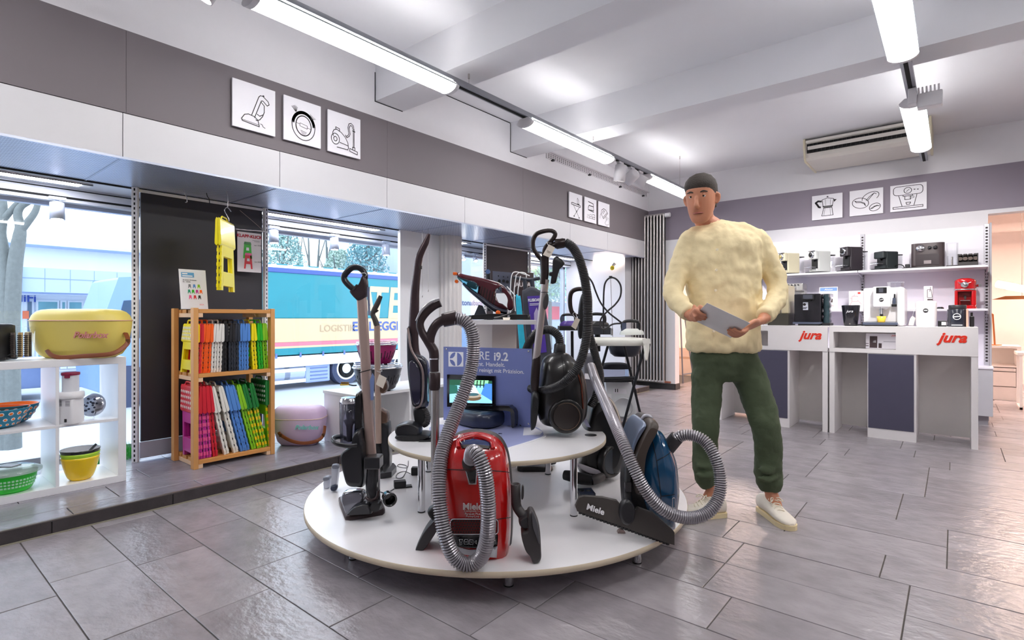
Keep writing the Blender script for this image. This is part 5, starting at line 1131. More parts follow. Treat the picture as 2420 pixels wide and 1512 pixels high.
ribbon([[(.68, .10), (.70, .13), (.72, .10), (.74, .13), (.76, .10), (.78, .13), (.80, .10), (.82, .13), (.84, .10)]], fa+n3*.003, u_*wd, tilt*hh, n3, .008).build('zigzag_mark', RE, sh, fixn=False)
# hanging yellow stool on a hook
p = on_x(537, 520, -3.98)
t = thing('metal_hook', 'metal S-hook hanging from the soffit and holding the yellow stool', 'hook', p)
stube([W(538, 476, 3.62), W(538, 488, 3.62), W(533, 492, 3.62), W(531, 498, 3.62), W(536, 508, 3.62), W(541, 518, 3.62), W(541, 524, 3.62)], .0028, 8).build('hook_lower', STEEL, t)
stube([W(546, 500, 3.62), W(541, 493, 3.62), W(537, 490, 3.62), W(533, 492, 3.62)], .0028, 8).build('hook_tip', STEEL, t)
stube([W(536, 452, 3.62), W(538, 465, 3.62), W(539, 478, 3.62), W(537, 488, 3.62)], .002, 6).build('hook_upper', STEEL, t)
o = stool('folding_stool', 'bright yellow folding stool hanging from a hook before the charcoal board', .475, .245, YE, YE, YE, ORC)
pw = W(534, 688, 3.62); o.location = pw; o.rotation_euler = (math.radians(1), math.radians(-1), math.radians(-43))
for px, py in ((436, 465), (489, 470)):
    t = thing('metal_hook', 'empty S-hook on the soffit edge left of the yellow stool' if px == 436 else 'short dark hook on the soffit edge above the sign holder', 'hook', on_x(px, py, -4.2))
    stube([W(px-1, py-14, 3.72), W(px+1, py-6, 3.72), W(px+5, py, 3.72), W(px+6, py+12, 3.72), W(px+2, py+13, 3.72)], .0028, 8).build('hook_wire', STEEL if px == 436 else BLACK, t)
# klapp-klick poster on a rod
pa = on_x(558, 545, -4.2); pb_ = on_x(619, 545, -4.2)
t = thing('hanging_poster', 'poster with green and red folding stools hanging on a rod at the board edge', 'poster', on_x(588, 640, -4.2))
c4 = [on_x(561, 641, -4.2), on_x(617, 641, -4.2), on_x(617, 553, -4.2), on_x(561, 550, -4.2)]; u_ = V((0, 1, 0)); pw_ = c4[1].y-c4[0].y; ph = c4[2].z-c4[0].z; po = V((-4.2, c4[0].y, c4[0].z)); nx = V((1, 0, 0))
sh = MB().prism([po, po+u_*pw_, po+u_*pw_+UP*ph, po+UP*ph], -nx*.0015).build('poster_sheet', M('poster_paper', (232, 226, 228), .5), t)
MB().cyl(on_x(556, 541, -4.19), on_x(630, 547, -4.19), .005, n=10).build('hanging_rod', STEEL, t)
rb = on_x(612, 545, -4.19); MB().cyl(rb, V((-4.297, rb.y, rb.z)), .004, n=8).build('rod_bracket', STEEL, t)
stube([W(567, 497, 4.0), on_x(600, 525, -4.2), on_x(622, 545, -4.19)], .0012, 5).build('cord', M('cord_beige', (180, 160, 150), .6), t)
P2 = lambda x, y: po+u_*pw_*x+UP*ph*y+nx*.0012
text('KLAPP-KLICK', sh, P2(.5, .90), u_, UP, .033, M('poster_crimson', (186, 16, 50), .5), bold=.0012, ext=.0002, sx=.98)
ribbon([[(.62, .81), (.93, .81)], [(.70, .785), (.93, .785)]], po+nx*.0012, u_*pw_, UP*ph, nx, .008).build('small_print', GREYM, sh, fixn=False); text('nur 19.90', sh, P2(.85, .69), u_, UP, .014, TXTB, ext=.0002); text('nur 14.90', sh, P2(.86, .27), u_, UP, .014, TXTB, ext=.0002)
def stoolpic(x, y, s_, m1, m2):
    f = [[(-.6, -.5), (-.45, .42), (.45, .42), (.6, -.5), (.38, -.5), (.30, -.2), (-.30, -.2), (-.38, -.5)], [(-.5, .35), (-.42, .5), (.42, .5), (.5, .35)]]
    for k, (pl, mm) in enumerate(zip(f, (m1, m2))): MB().add([P2(x+a*s_*.75, y+b*s_)+nx*.0002*(k+1) for a, b in pl], [list(range(len(pl)))]).build('stool_picture', mm, sh)
    MB().add([P2(x+a*s_*.75, y+b*s_)+nx*.0006 for a, b in ((-.2, -.02), (.2, -.02), (.17, .16), (-.17, .16))], [(0, 1, 2, 3)]).build('stool_picture', WHITE, sh)
stoolpic(.42, .55, .42, col('green', (30, 150, 60)) if False else GN, DG); stoolpic(.45, .28, .40, RE, PK)
# low white cabinet with table grills
t = thing('low_cabinet', 'low white cabinet on the platform carrying the two table grills', 'cabinet', (-3.65, 2.9, ZP))
a0, a1, b0, b1 = -3.885, -3.43, 2.36, 3.55
for n_, b in (('top_board', (a0-.01, a1, b0-.005, b1, .447, .469)), ('side_panel', (a0, a1-.004, b0, b0+.02, ZP+.03, .447)), ('side_panel', (a0, a1-.004, b1-.02, b1, ZP, .447)), ('back_panel', (a0, a0+.02, b0+.02, b1-.02, ZP, .447)), ('divider', (a0+.02, a1-.01, 2.86, 2.88, ZP+.03, .447)), ('plinth', (a0, a1-.02, b0+.002, b1-.02, ZP, ZP+.03))):
    MB().box(*b).build(n_, WHITE, t, .001)
def grill(label, c, R, h, mat, n):
    t = thing('table_grill', label, 'table grill', c, 'table grills on the low cabinet')
    pr = [(R*.62, 0), (R*.70, .01), (R*.86, h*.45), (R*.96, h*.85), (R*.97, h*.9)]
    MB().lathe(pr, c, 44, cap=(True, True)).build('outer_bowl', mat, t)
    MB().tube([c+UP*h*.93+V((R*math.cos(a), R*math.sin(a), 0)) for a in [2*math.pi*k/44 for k in range(44)]], .006, 8, True).build('rim_ring', CHROME, t)
    MB().tube([c+UP*h*1.02+V((R*.96*math.cos(a), R*.96*math.sin(a), 0)) for a in [2*math.pi*k/44 for k in range(44)]], .004, 8, True).build('grid_ring', CHROME, t)
    m = MB()
    for k in range(n):
        a = 2*math.pi*k/n; d = V((math.cos(a), math.sin(a), 0)); r0 = R*.775; r1 = R*.905
        p0 = c+d*(r0+.0004)+UP*h*.22; p1 = c+d*(r1+.0012)+UP*h*.62; ax_ = (p1-p0).normalized(); s_ = V((-d.y, d.x, 0)); nn_ = s_.cross(ax_)
        m.obox((p0+p1)/2, ax_, s_, nn_, (p1-p0).length/2*(1 if k % 2 else .6), .003, .001)
    m.build('air_slots', GAPM, t)
    for k in range(3): a = 2*math.pi*k/3+.4; MB().cyl(c+V((R*.5*math.cos(a), R*.5*math.sin(a), -.012)), c+V((R*.5*math.cos(a), R*.5*math.sin(a), .01)), .014, n=12).build('foot', BLACK, t)
    return t
c = W(893, 905, 4.28); c.z = .481
grill('anthracite table grill bowl on the low white cabinet', c, .195, .19, M('anthracite_enamel', (48, 50, 58), .35), 40)
grill('purple table grill bowl stacked on the anthracite one', c+UP*.205+RT*-.01, .162, .165, M('plum_enamel', (150, 16, 92), .35), 34)
t = thing('brush', 'small scrubbing brush with yellow bristles on the low white cabinet', 'brush', W(815, 914, 4.3))
c = on_z(815, 912, .469); MB().obox(c+UP*.012, (RT+FW*.3).normalized(), FW, UP, .035, .015, .006).build('brush_back', M('brush_gold', (196, 160, 50), .5), t, .002)
m = MB()
for i in range(9):
    for j in range(3): m.cyl(c+RT*(-.028+.007*i)+FW*(-.01+.01*j)+UP*.018, c+RT*(-.028+.007*i)+FW*(-.01+.01*j)+UP*.034, .003, n=6)
m.build('bristles', M('bristle_brown', (120, 88, 40), .6), t)
stube([c+RT*.035+UP*.012, c+RT*.07+UP*.005, c+RT*.1+UP*.006], .006, 8).build('handle', BLACK, t)
# pull cords in front of the white partition
for px, yb in ((998, 703), (1012, 690)):
    t = thing('pull_cord', 'longer thin pull cord with pendant before the white partition' if px == 998 else 'shorter thin pull cord before the white partition', 'cord', on_x(px, yb, -4.0))
    MB().cyl(on_x(px, 512, -4.0), on_x(px, yb, -4.0), .0014, n=6).build('cord', STEEL, t); MB().lathe([(.002, 0), (.006, .012), (.002, .03)], on_x(px, yb, -4.0), 10, UP).build('pendant', STEEL, t)
# ================================================================ WALL PICTURES
PB = M('picture_board', (232, 230, 236), .5, var=.015); INK = M('picture_ink', (34, 30, 36), .6)
def picture(label, o, u, n, wd, ht, lines, lw, group):
    t = thing('wall_picture', label, 'picture', V(o)+u*wd/2, group); o = V(o)
    MB().prism([o+n*.012, o+u*wd+n*.012, o+u*wd+UP*ht+n*.012, o+UP*ht+n*.012], n*.012).build('board', PB, t, .001)
    for dx in (.2, .8): MB().obox(o+u*wd*dx+UP*ht*.5+n*.006, u, UP, n, .01, .04, .006).build('wall_spacer', GAPM, t)
    L2 = []
    for l in lines:
        if isinstance(l, dict): q_ = dict(l); q_['p'] = [(x*wd, y*ht) for x, y in l['p']]; q_['w'] = l.get('w', 1)*lw; L2.append(q_)
        else: L2.append([(x*wd, y*ht) for x, y in l])
    ribbon(L2, o+n*.024, u, UP, n, lw).build('line_drawing', INK, t, fixn=False)
UY = V((0, 1, 0)); UX = V((1, 0, 0)); NX = V((1, 0, 0)); NY = V((0, -1, 0))
A_ = arc
d_stick = [[(.43, .32), (.60, .76), (.64, .80), (.70, .80), (.82, .72), (.85, .66), (.80, .62), (.70, .70), (.66, .69), (.50, .29)], {'p': A_(.71, .81, .025, .018, n=8), 'fill': 1},
           [(.66, .66), (.73, .60), (.73, .46), (.69, .36), (.62, .27), (.55, .24), (.53, .25)], [(.56, .38), (.62, .35), (.70, .40)], [(.20, .20), (.27, .30), (.36, .33), (.50, .31), (.58, .25), (.61, .14), (.61, .12), (.22, .16), (.20, .20)], {'p': [(.22, .185), (.61, .155)], 'w': .5}, {'p': [(.64, .19), (.68, .18), (.70, .14), (.75, .12)], 'w': .8}]
d_rob = [A_(.52, .42, .31, .33, n=40), {'p': A_(.52, .42, .205, .225, n=36), 'w': 1.3}, {'p': A_(.52, .42, .285, .30, 8, 172, n=30), 'w': 4}, {'p': [(.42, .47), (.62, .44), (.62, .37), (.42, .40), (.42, .47)], 'w': .5}, {'p': [(.33, .455), (.42, .44)], 'w': .5}, {'p': [(.62, .40), (.71, .385)], 'w': .5}]
for i in range(4): d_rob.append({'p': [(.44+.01*i, .305-.025*i), (.60-.01*i, .28-.025*i)], 'w': .4})
for i in range(8): d_rob.append({'p': [(.30+.004*i, .70), (.20+.022*i, .84-.01*abs(i-4))], 'w': .35}); d_rob.append({'p': [(.72+.004*i, .62), (.70+.022*i, .74-.012*i)], 'w': .35})
d_can = [[(.16, .40), (.14, .48), (.18, .55), (.26, .58), (.40, .53), (.52, .44), (.60, .32), (.62, .20), (.60, .15), (.27, .15)], A_(.22, .34, .12, .13, n=24), A_(.22, .34, .05, .055, n=16), [(.23, .58), (.23, .63), (.34, .61), (.35, .56)], [(.35, .28), (.61, .25)], [(.52, .50), (.57, .44)], [(.53, .47), (.60, .50), (.63, .56), (.60, .70), (.63, .80), (.70, .83), (.77, .79), (.79, .70)], [(.56, .44), (.64, .49), (.67, .56), (.64, .70), (.67, .77), (.73, .77), (.75, .70)], [(.77, .70), (.77, .24)], {'p': [(.80, .70), (.80, .24)], 'w': .8}, {'p': [(.75, .655), (.82, .645)], 'w': 1.5}, [(.66, .20), (.90, .16), (.90, .09), (.66, .13), (.66, .20)], [(.75, .20), (.75, .25), (.82, .25), (.82, .19)]]
d_board = [{'p': [(.14, .56), (.18, .60), (.30, .60), (.85, .56), (.86, .51), (.80, .50), (.16, .53), (.14, .56)], 'w': 1.3}, [(.30, .53), (.75, .06)], [(.78, .50), (.35, .08)], {'p': A_(.55, .29, .03, .025, n=10)}, {'p': [(.33, .08), (.39, .08)], 'w': 2}, {'p': [(.72, .06), (.78, .06)], 'w': 2}, [(.62, .60), (.60, .78), (.62, .84), (.70, .76), (.72, .62)], {'p': [(.60, .60), (.76, .60)], 'w': 1.6}]
d_iron = [{'p': [(.30, .84), (.72, .80), (.75, .52), (.30, .50), (.30, .60), (.36, .69), (.72, .68)], 'w': 1.6}, {'p': [(.30, .50), (.76, .46)], 'w': 1.6}]
for x in (.45, .54, .63): d_iron.append({'p': A_(x, .59, .012, .012, n=8), 'fill': 1})
for i, x in enumerate((.2, .42, .65)): d_iron.append({'p': [(x, .30+.03*i), (x+.2, .29+.03*i), (x+.21, .16), (x, .17), (x, .21), (x+.05, .25), (x+.2, .245)], 'w': .45+.2*i})
d_steam = [{'p': [(.22, .50), (.28, .66), (.46, .74), (.66, .70), (.82, .58), (.44, .30), (.22, .50)], 'w': 1.2}, [(.38, .34), (.78, .62)], [(.30, .52), (.44, .66), (.54, .64), (.40, .50)], {'p': [(.22, .50), (.14, .40), (.12, .28)], 'w': .8}, [(.62, .40), (.70, .30), (.66, .22)], [(.68, .44), (.78, .34), (.76, .28)], {'p': [(.64, .22), (.58, .14), (.64, .08), (.72, .06), (.80, .08), (.92, .10), (.94, .18), (.90, .26), (.92, .36), (.84, .40)], 'w': .7}]
d_moka = [[(.37, .55), (.34, .80), (.52, .86), (.72, .80), (.68, .55), (.60, .51), (.42, .51), (.37, .55)], {'p': A_(.52, .91, .035, .022, n=10), 'fill': 1}, [(.40, .48), (.33, .14), (.70, .14), (.66, .48), (.40, .48)], {'p': [(.37, .52), (.68, .52)], 'w': 2}, {'p': [(.39, .47), (.66, .47)], 'w': 2}, {'p': [(.46, .56), (.45, .80)], 'w': .5}, {'p': [(.61, .56), (.62, .80)], 'w': .5}, {'p': [(.44, .47), (.40, .15)], 'w': .5}, {'p': [(.60, .47), (.62, .15)], 'w': .5}, {'p': [(.31, .74), (.21, .76), (.13, .70), (.19, .60), (.23, .52), (.28, .50)], 'w': 3.4}, {'p': [(.72, .78), (.82, .76), (.73, .66)], 'fill': 1}]
def bean(cx, cy, a, b, rot): 
    e = A_(cx, cy, a, b, n=36, rot=rot); q = math.radians(rot); T = lambda x, y: (cx+x*a*math.cos(q)-y*b*math.sin(q), cy+x*a*math.sin(q)+y*b*math.cos(q))
    return [e, [T(-.8, .25), T(-.5, -.02), T(0, .12), T(.45, 0), T(.75, -.35)], [T(-.8, .25), T(-.55, .2), T(0, .28), T(.5, .12), T(.75, -.35)]]
d_bean = bean(.33, .48, .25, .20, -18)+bean(.76, .27, .17, .135, 32)+[A_(.63, .68, .27, .17, -62, 168, 24, 30), [(.50, .56), (.60, .70), (.74, .82), (.80, .78)], [(.55, .55), (.64, .68), (.74, .82)]]
d_mach = [rrect(.09, .60, .90, .93, .11)+[(.90, .82)], A_(.49, .76, .105, .11, n=28), {'p': [(.45, .72), (.53, .80)], 'w': .8}, {'p': rrect(.65, .76, .70, .79, .01), 'fill': 1}, {'p': rrect(.74, .75, .79, .78, .01), 'fill': 1}, [(.24, .58), (.33, .19)], [(.74, .58), (.66, .19)], [(.36, .60), (.36, .55), (.62, .55), (.62, .60)], [(.41, .55), (.41, .42), (.57, .42), (.57, .55)], {'p': [(.52, .50), (.66, .53), (.66, .47), (.54, .45)], 'w': .7}, [(.44, .31), (.46, .23), (.54, .23), (.57, .31), (.44, .31)], [(.08, .17), (.90, .17), (.90, .10), (.08, .10), (.08, .17)]]
for y0, wd, lab, ln in ((1.497, .277, 'white picture with stick vacuum drawing, nearest of the three big wall pictures', d_stick), (1.833, .277, 'white picture with round robot vacuum drawing on the grey band', d_rob), (2.166, .277, 'white picture with canister vacuum and hose drawing on the grey band', d_can)):
    picture(lab, (XW, y0, 2.262), UY, NX, wd, .303, ln, .0052, 'appliance pictures on the grey wall band')
for y0, lab, ln in ((5.34, 'white picture with ironing board drawing on the far grey band', d_board), (5.68, 'white picture with iron symbol drawing on the far grey band', d_iron), (6.015, 'white picture with steaming iron drawing on the far grey band', d_steam)):
    picture(lab, (XW, y0, 2.24), UY, NX, .285, .30, ln, .0062, 'appliance pictures on the grey wall band')
for x0, wd, lab, ln in ((-1.36, .325, 'white picture with moka pot drawing on the back wall band', d_moka), (-.962, .33, 'white picture with three coffee beans drawing on the back wall band', d_bean), (-.565, .33, 'white picture with espresso machine drawing on the back wall band', d_mach)):
    picture(lab, (x0, YB-.006, 2.25 if x0 < -1 else 2.252), UX, NY, wd, .298, ln, .0062, 'appliance pictures on the grey wall band')
# ================================================================ RADIATOR, EASEL
RADM = M('radiator_metallic', (190, 184, 182), .3, metal=.75)
t = thing('radiator', 'tall tubular metallic radiator in the far left corner', 'radiator', (-3.49, 7.43, .08))
for i in range(11):
    x = -3.735+.0485*i
    MB().cyl((x, 7.40, .115), (x, 7.40, 2.545), .0145, n=14).build('tube', RADM, t); 
m = MB()
for z in (.115, 2.545): m.cyl((-3.76, 7.42, z), (-3.235, 7.42, z), .021, n=14)
m.build('header_pipes', RADM, t)
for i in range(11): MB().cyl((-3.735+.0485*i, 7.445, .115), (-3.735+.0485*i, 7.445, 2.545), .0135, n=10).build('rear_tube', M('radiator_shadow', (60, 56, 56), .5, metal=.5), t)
MB().cyl((-3.235, 7.42, .115), (-3.15, 7.42, .115), .015, n=12).build('valve', M('valve_copper', (150, 90, 70), .35, metal=.6), t)
MB().cyl((-3.23, 7.42, 2.53), (-3.16, 7.42, 2.53), .032, n=16).build('thermostat', WHITE, t)
t = thing('easel_frame', 'narrow grey A-frame easel standing in the left doorway', 'easel', on_z(1628, 905, 0))
AEM = M('easel_grey', (130, 130, 140), .45, metal=.3)
for p, q in (((1614, 906, 8.6), (1606, 690, 8.4)), ((1650, 903, 8.6), (1612, 690, 8.4)), ((1638, 890, 9.0), (1610, 690, 8.45))):
    MB().tube([W(*p), W(*q)], .012, 8).build('leg', AEM, t)
MB().tube([W(1612, 885, 8.6), W(1646, 880, 8.6)], .009, 8).build('cross_bar', AEM, t)
# ================================================================ IRONING CORNER
IC = M('ironing_cover', (222, 222, 214), .7, var=.05, bump=.3, bscale=18)
t = thing('ironing_board', 'ironing board with pale cover and black crossed legs before the radiator', 'ironing board', W(1470, 1005, 5.3))
bc = W(1452, 800, 5.25); ol = []
for k in range(40):
    a = 2*math.pi*k/40; x = math.copysign(abs(math.cos(a))**.6, math.cos(a))*.31; y = math.copysign(abs(math.sin(a))**.7, math.sin(a))*.20; ol.append((x, y))
MB().loft([[bc+RT*x*s_+FW*y*s_+UP*z for x, y in ol] for s_, z in ((.95, -.062), (1.0, -.05), (1.0, -.015), (.96, .004), (.7, .01))]).build('padded_top', IC, t)
MB().loft([[W(1518, 800, 5.0), W(1536, 800, 5.1), W(1538, 812, 5.1), W(1520, 812, 5.0)], [W(1522, 830, 5.02), W(1534, 830, 5.06), W(1534, 832, 5.08), W(1523, 832, 5.04)], [W(1524, 850, 5.03), W(1530, 850, 5.04), W(1530, 852, 5.05), W(1525, 852, 5.04)]]).build('hanging_cover', IC, t)
LEGM = M('leg_black', (26, 27, 32), .35, metal=.3)
for p, q in (((1525, 812, 5.05), (1470, 1016, 5.05)), ((1474, 812, 5.3), (1516, 990, 5.52)), ((1408, 812, 5.0), (1436, 975, 5.2)), ((1437, 815, 5.4), (1422, 868, 5.4))):
    MB().tube([W(*p), W(*q)], .0135, 10).build('leg', LEGM, t)
MB().tube([W(1425, 895, 5.25), W(1503, 893, 5.25)], (.018), 8).build('cross_bar', LEGM, t); MB().tube([W(1462, 1000, 5.12), W(1516, 995, 5.45)], .018, 8).build('foot_bar', LEGM, t)
t = thing('laundry_basket', 'black tub hanging under the second ironing station', 'basket', W(1476, 842, 5.75))
c = W(1476, 842, 5.75); MB().loft([sring(c+UP*z, RT, FW, a, a*.7, 30, 2.4) for z, a in ((0, .11), (.03, .15), (.09, .17), (.14, .175))]).build('tub', M('tub_blue_black', (34, 36, 46), .4), t)
t = thing('storage_shelf', 'small black shelf with dark cloth and clear box under the ironing board', 'shelf', W(1455, 900, 5.6))
MB().obox(W(1455, 897, 5.6), RT, FW, UP, .16, .12, .012).build('shelf_board', LEGM, t)
solo('clear_box', MB().obox(W(1452, 882, 5.6), RT, FW, UP, .13, .09, .05), glass('box_clear', (.8, .82, .9), .9, .05, .25, (180, 180, 196)), 'clear plastic box of small parts on the shelf under the ironing board', 'box')
solo('folded_cloth', pillow([(1424, 871), (1424, 862), (1432, 858), (1455, 857), (1478, 858), (1487, 864), (1486, 871)], 5.6, .2, 2.5, 4, .7), M('cloth_navy_black', (22, 24, 34), .85, bump=.5, bscale=30), 'crumpled blue-black cloth lying on the clear plastic box', 'cloth')
t = thing('dehumidifier', 'white appliance back with a round cover leaning below the ironing board', 'appliance', W(1468, 995, 5.65))
pc_ = [(1432, 903), (1497, 905), (1506, 985), (1500, 996), (1440, 992)]
MB().prism([W(x, y, 5.6) for x, y in pc_], FW*.12).build('housing', M('appliance_white', (222, 224, 226), .4), t, .006)
c = W(1472, 962, 5.59); MB().lathe([(.105, 0), (.105, .008), (.092, .010), (.09, .004), (.0001, .004)], c, 36, -FW, cap=(True, False)).build('round_cover', M('cover_white', (206, 208, 210), .4), t)
MB().prism([W(1449, 917, 5.597), W(1480, 919, 5.597), W(1481, 931, 5.597), W(1450, 929, 5.597)], -FW*.001).build('label_sticker', PB, t)
text('11', t, W(1457, 923, 5.594), RT, UP, .045, TXTB, bold=.002)
MB().prism([W(1437, 930, 5.5), W(1445, 931, 5.5), W(1446, 962, 5.5), W(1438, 961, 5.5)], FW*.002).build('hang_tag', WHITE, t)
def iron(label, px, py, d, w_, solem):
    s = w_/FPX*d; t = thing('iron', label, 'iron', W(px, py, d))
    c = W(px, py, d)
    MB().loft([[c+RT*x*s*q+FW*y*s*q+UP*z*s for x, y in ((-.5, -.16), (-.1, -.2), (.3, -.13), (.5, 0), (.3, .13), (-.1, .2), (-.5, .16))] for q, z in ((1, 0), (1, .06), (.92, .16), (.6, .26))]).build('sole_body', solem, t)
    stube([c+RT*-.36*s+UP*.1*s, c+RT*-.42*s+UP*.38*s, c+RT*-.3*s+UP*.56*s, c+RT*.05*s+UP*.58*s, c+RT*.26*s+UP*.52*s, c+RT*.3*s+UP*.3*s, c+RT*.26*s+UP*.15*s], .07*s, 10).build('handle', BLACK, t)
    MB().obox(c+RT*-.36*s+UP*.3*s, RT, FW, UP, .09*s, .1*s, .2*s).build('rear_housing', M('iron_blue_grey', (74, 82, 104), .35), t)
    return t
iron('pale soled iron with black handle lying on the ironing board', 1494, 791, 5.2, 56, M('iron_pale', (224, 228, 222), .35))
t = thing('steam_station', 'black steam station base behind the ironing board', 'steam station', W(1412, 812, 5.5))
pillow([(1385, 770), (1438, 772), (1446, 780), (1440, 790), (1385, 790)], 5.5, .25, 3, 4, .85, per=1).build('station_base', M('station_black', (36, 38, 46), .35), t)
MB().cyl(W(1412, 790, 5.5), W(1412, 830, 5.5), .03, n=14).build('pedestal', LEGM, t)
iron('black iron with arched handle resting on the steam station', 1414, 772, 5.5, 52, BLACK)
CABM = M('cord_black', (30, 26, 30), .5)
t = thing('cord_holder', 'thin wire cord holder with looped black iron cord above the ironing board', 'cord', W(1448, 790, 5.2))
MB().tube([W(1448, 796, 5.2), W(1443, 655, 5.2)], .003, 6).build('wire_rod', STEEL, t); MB().cyl(W(1446, 792, 5.2), W(1446, 776, 5.2), .012, n=10).build('clamp', STEEL, t)
stube([W(*p) for p in ((1391, 655, 5.1), (1400, 668, 5.1), (1409, 692, 5.15), (1420, 716, 5.2), (1438, 738, 5.2), (1458, 754, 5.2), (1472, 765, 5.2))], .0085, 8).build('cord', CABM, t)
stube([W(*p) for p in ((1426, 790, 5.25), (1426, 740, 5.25), (1427, 690, 5.22), (1431, 667, 5.2), (1443, 656, 5.2), (1457, 660, 5.2), (1467, 676, 5.2), (1466, 700, 5.2), (1454, 719, 5.2), (1436, 735, 5.2), (1421, 752, 5.22), (1418, 770, 5.22), (1428, 778, 5.2), (1448, 766, 5.2), (1472, 764, 5.2))], .0085, 8).build('cord', CABM, t)
c = W(1443, 655, 5.19); MB().obox(c, RT, FW, UP, .014, .012, .012).build('cord_clip', BLACK, t)
t = thing('steam_cleaner', 'dark grey steam unit with white label half hidden behind the vacuum hoses', 'steam cleaner', W(1392, 905, 4.6))
pillow([(1376, 834), (1405, 834), (1409, 850), (1412, 1040), (1376, 1040)], 4.6, .2, 4, 4, .9, per=1).build('housing', M('slate_plastic', (84, 84, 92), .45), t)
MB().prism([W(1382, 882, 4.49), W(1400, 884, 4.49), W(1400, 897, 4.49), W(1382, 895, 4.49)], FW*.001).build('label_sticker', PB, t)
t = thing('side_table', 'small black table with a slim leg carrying the purple iron', 'table', W(1350, 870, 4.9))
MB().obox(W(1351, 775, 4.9), RT, FW, UP, .12, .10, .02).build('table_top', BLACK, t, .004); MB().tube([W(1352, 782, 4.9), W(1354, 1015, 4.9)], .014, 8).build('leg', LEGM, t); MB().obox(W(1354, 1018, 4.9), RT, FW, UP, .1, .1, .01).build('foot_plate', LEGM, t)
iron('purple iron standing on the small black table', 1346, 770, 4.9, 46, M('iron_purple', (90, 64, 150), .3))
# ironing boards leaning at the second charcoal board
def lean_board(label, pts, d, m1, th=.05, slope=0):
    t = thing('ironing_board', label, 'ironing board', W(pts[0][0], max(p[1] for p in pts), d))
    pillow(pts, d, th, 3, 4, .93, slope=slope).build('board_top', m1, t); return t
t = lean_board('upright charcoal ironing board with a purple product card', [(1234, 700), (1240, 684), (1256, 677), (1272, 684), (1282, 700), (1300, 800), (1318, 1010), (1294, 1016), (1262, 1012), (1246, 820)], 4.7, M('board_charcoal', (62, 64, 74), .6))
PUR = M('card_purple', (74, 48, 150), .45)
pc_ = [W(1246, 700, 4.66), W(1279, 698, 4.66), W(1292, 832, 4.66), W(1262, 836, 4.66)]
cd = MB().prism(pc_, FW*.003).build('product_card', PUR, t)
uc = (pc_[1]-pc_[0]).normalized(); 
text('PLUSBOARD', cd, W(1264, 709, 4.655), uc, UP+RT*-.1, .034, TXTW, bold=.001, ext=.0003, sx=.62)
ribbon([[(0, 0), (.09, 0)], [(0, -.012), (.075, -.012)]], W(1252, 718, 4.655), uc, UP, -FW, .004).build('card_lines', TXTW, cd, fixn=False)
MB().add([W(x, y, 4.655) for x, y in ((1262, 740), (1268, 726), (1274, 740), (1272, 800), (1264, 800))], [list(range(5))]).build('card_picture', M('card_grey_lilac', (170, 160, 196), .5), cd)
stube([W(1213, 655, 4.75), W(1230, 658, 4.75), W(1252, 661, 4.75), W(1276, 657, 4.75)], .016, 10).build('foot_bar', M('bar_slate', (42, 48, 60), .35), t)
for x in (1240, 1257): MB().tube([W(x, 660, 4.75), W(x+3, 690, 4.75)], .02, 8).build('foot_tube', M('bar_slate', (42, 48, 60), .35), t)
MB().prism([W(1257, 780, 4.64), W(1270, 780, 4.64), W(1270, 798, 4.64), W(1258, 798, 4.64)], FW*.001).build('price_label', WHITE, t)
t = lean_board('upright ironing board with turquoise patterned cover', [(1219, 706), (1226, 700), (1231, 706), (1238, 780), (1246, 860), (1258, 1026), (1244, 1026), (1228, 830)], 4.62, M('cover_turquoise', (30, 170, 200), .6, var=.25, scale=20))
t = thing('appliance_box', 'grey moulded panel with holes standing before the second charcoal board', 'panel', W(1180, 725, 4.85))
MB().prism([W(1164, 640, 4.85), W(1209, 644, 4.75), W(1208, 692, 4.75), W(1165, 692, 4.85)], FW*.06).build('panel_shell', M('panel_slate', (74, 76, 92), .4), t, .006)
MB().prism([W(1165, 693, 4.85), W(1208, 693, 4.75), W(1207, 1000, 4.75), W(1166, 1000, 4.85)], FW*.2).build('panel_base', WHITE, t)
for x, y in ((1180, 664), (1190, 664), (1199, 666), (1178, 652), (1190, 654), (1200, 655)): c = W(x, y, 4.76-.0018*(x-1190)); MB().cyl(c+FW*.02, c-FW*.022, .013 if y > 660 else .005, n=14).build('hole', GAPM, t)
c = W(1153, 642, 4.9); MB().tube([W(1153, 642, 4.9), W(1156, 735, 4.9)], .02, 10).build('support_tube', LEGM, t); MB().cyl(c-FW*.02, c+FW*.03, .022, n=18).build('knob', M('knob_blue', (70, 96, 140), .35), t)
t = thing('product_carton', 'dark brown printed carton beside the grey panel', 'box', W(1237, 725, 5.0))
MB().prism([W(1211, 641, 5.0), W(1261, 645, 4.95), W(1261, 735, 4.95), W(1211, 735, 5.0)], FW*.2).build('carton', M('carton_brown', (70, 54, 54), .5), t, .003)
text('AURA', t, W(1236, 673, 4.945), RT, UP, .055, M('carton_print', (214, 206, 206), .5), bold=.002)
t = thing('wire_rack', 'white wire rack with curved top rail before the dark carton', 'rack', W(1225, 745, 4.72))
for pts in (((1208, 735), (1206, 690), (1212, 645), (1240, 648), (1252, 652)), ((1218, 735), (1215, 690), (1220, 650)), ((1228, 735), (1224, 690), (1230, 652)), ((1218, 652), (1228, 644), (1242, 646), (1244, 656)), ((1198, 677), (1210, 690), (1218, 700))):
    stube([W(x, y, 4.72) for x, y in pts], .0045, 6).build('wire', WHITE, t)
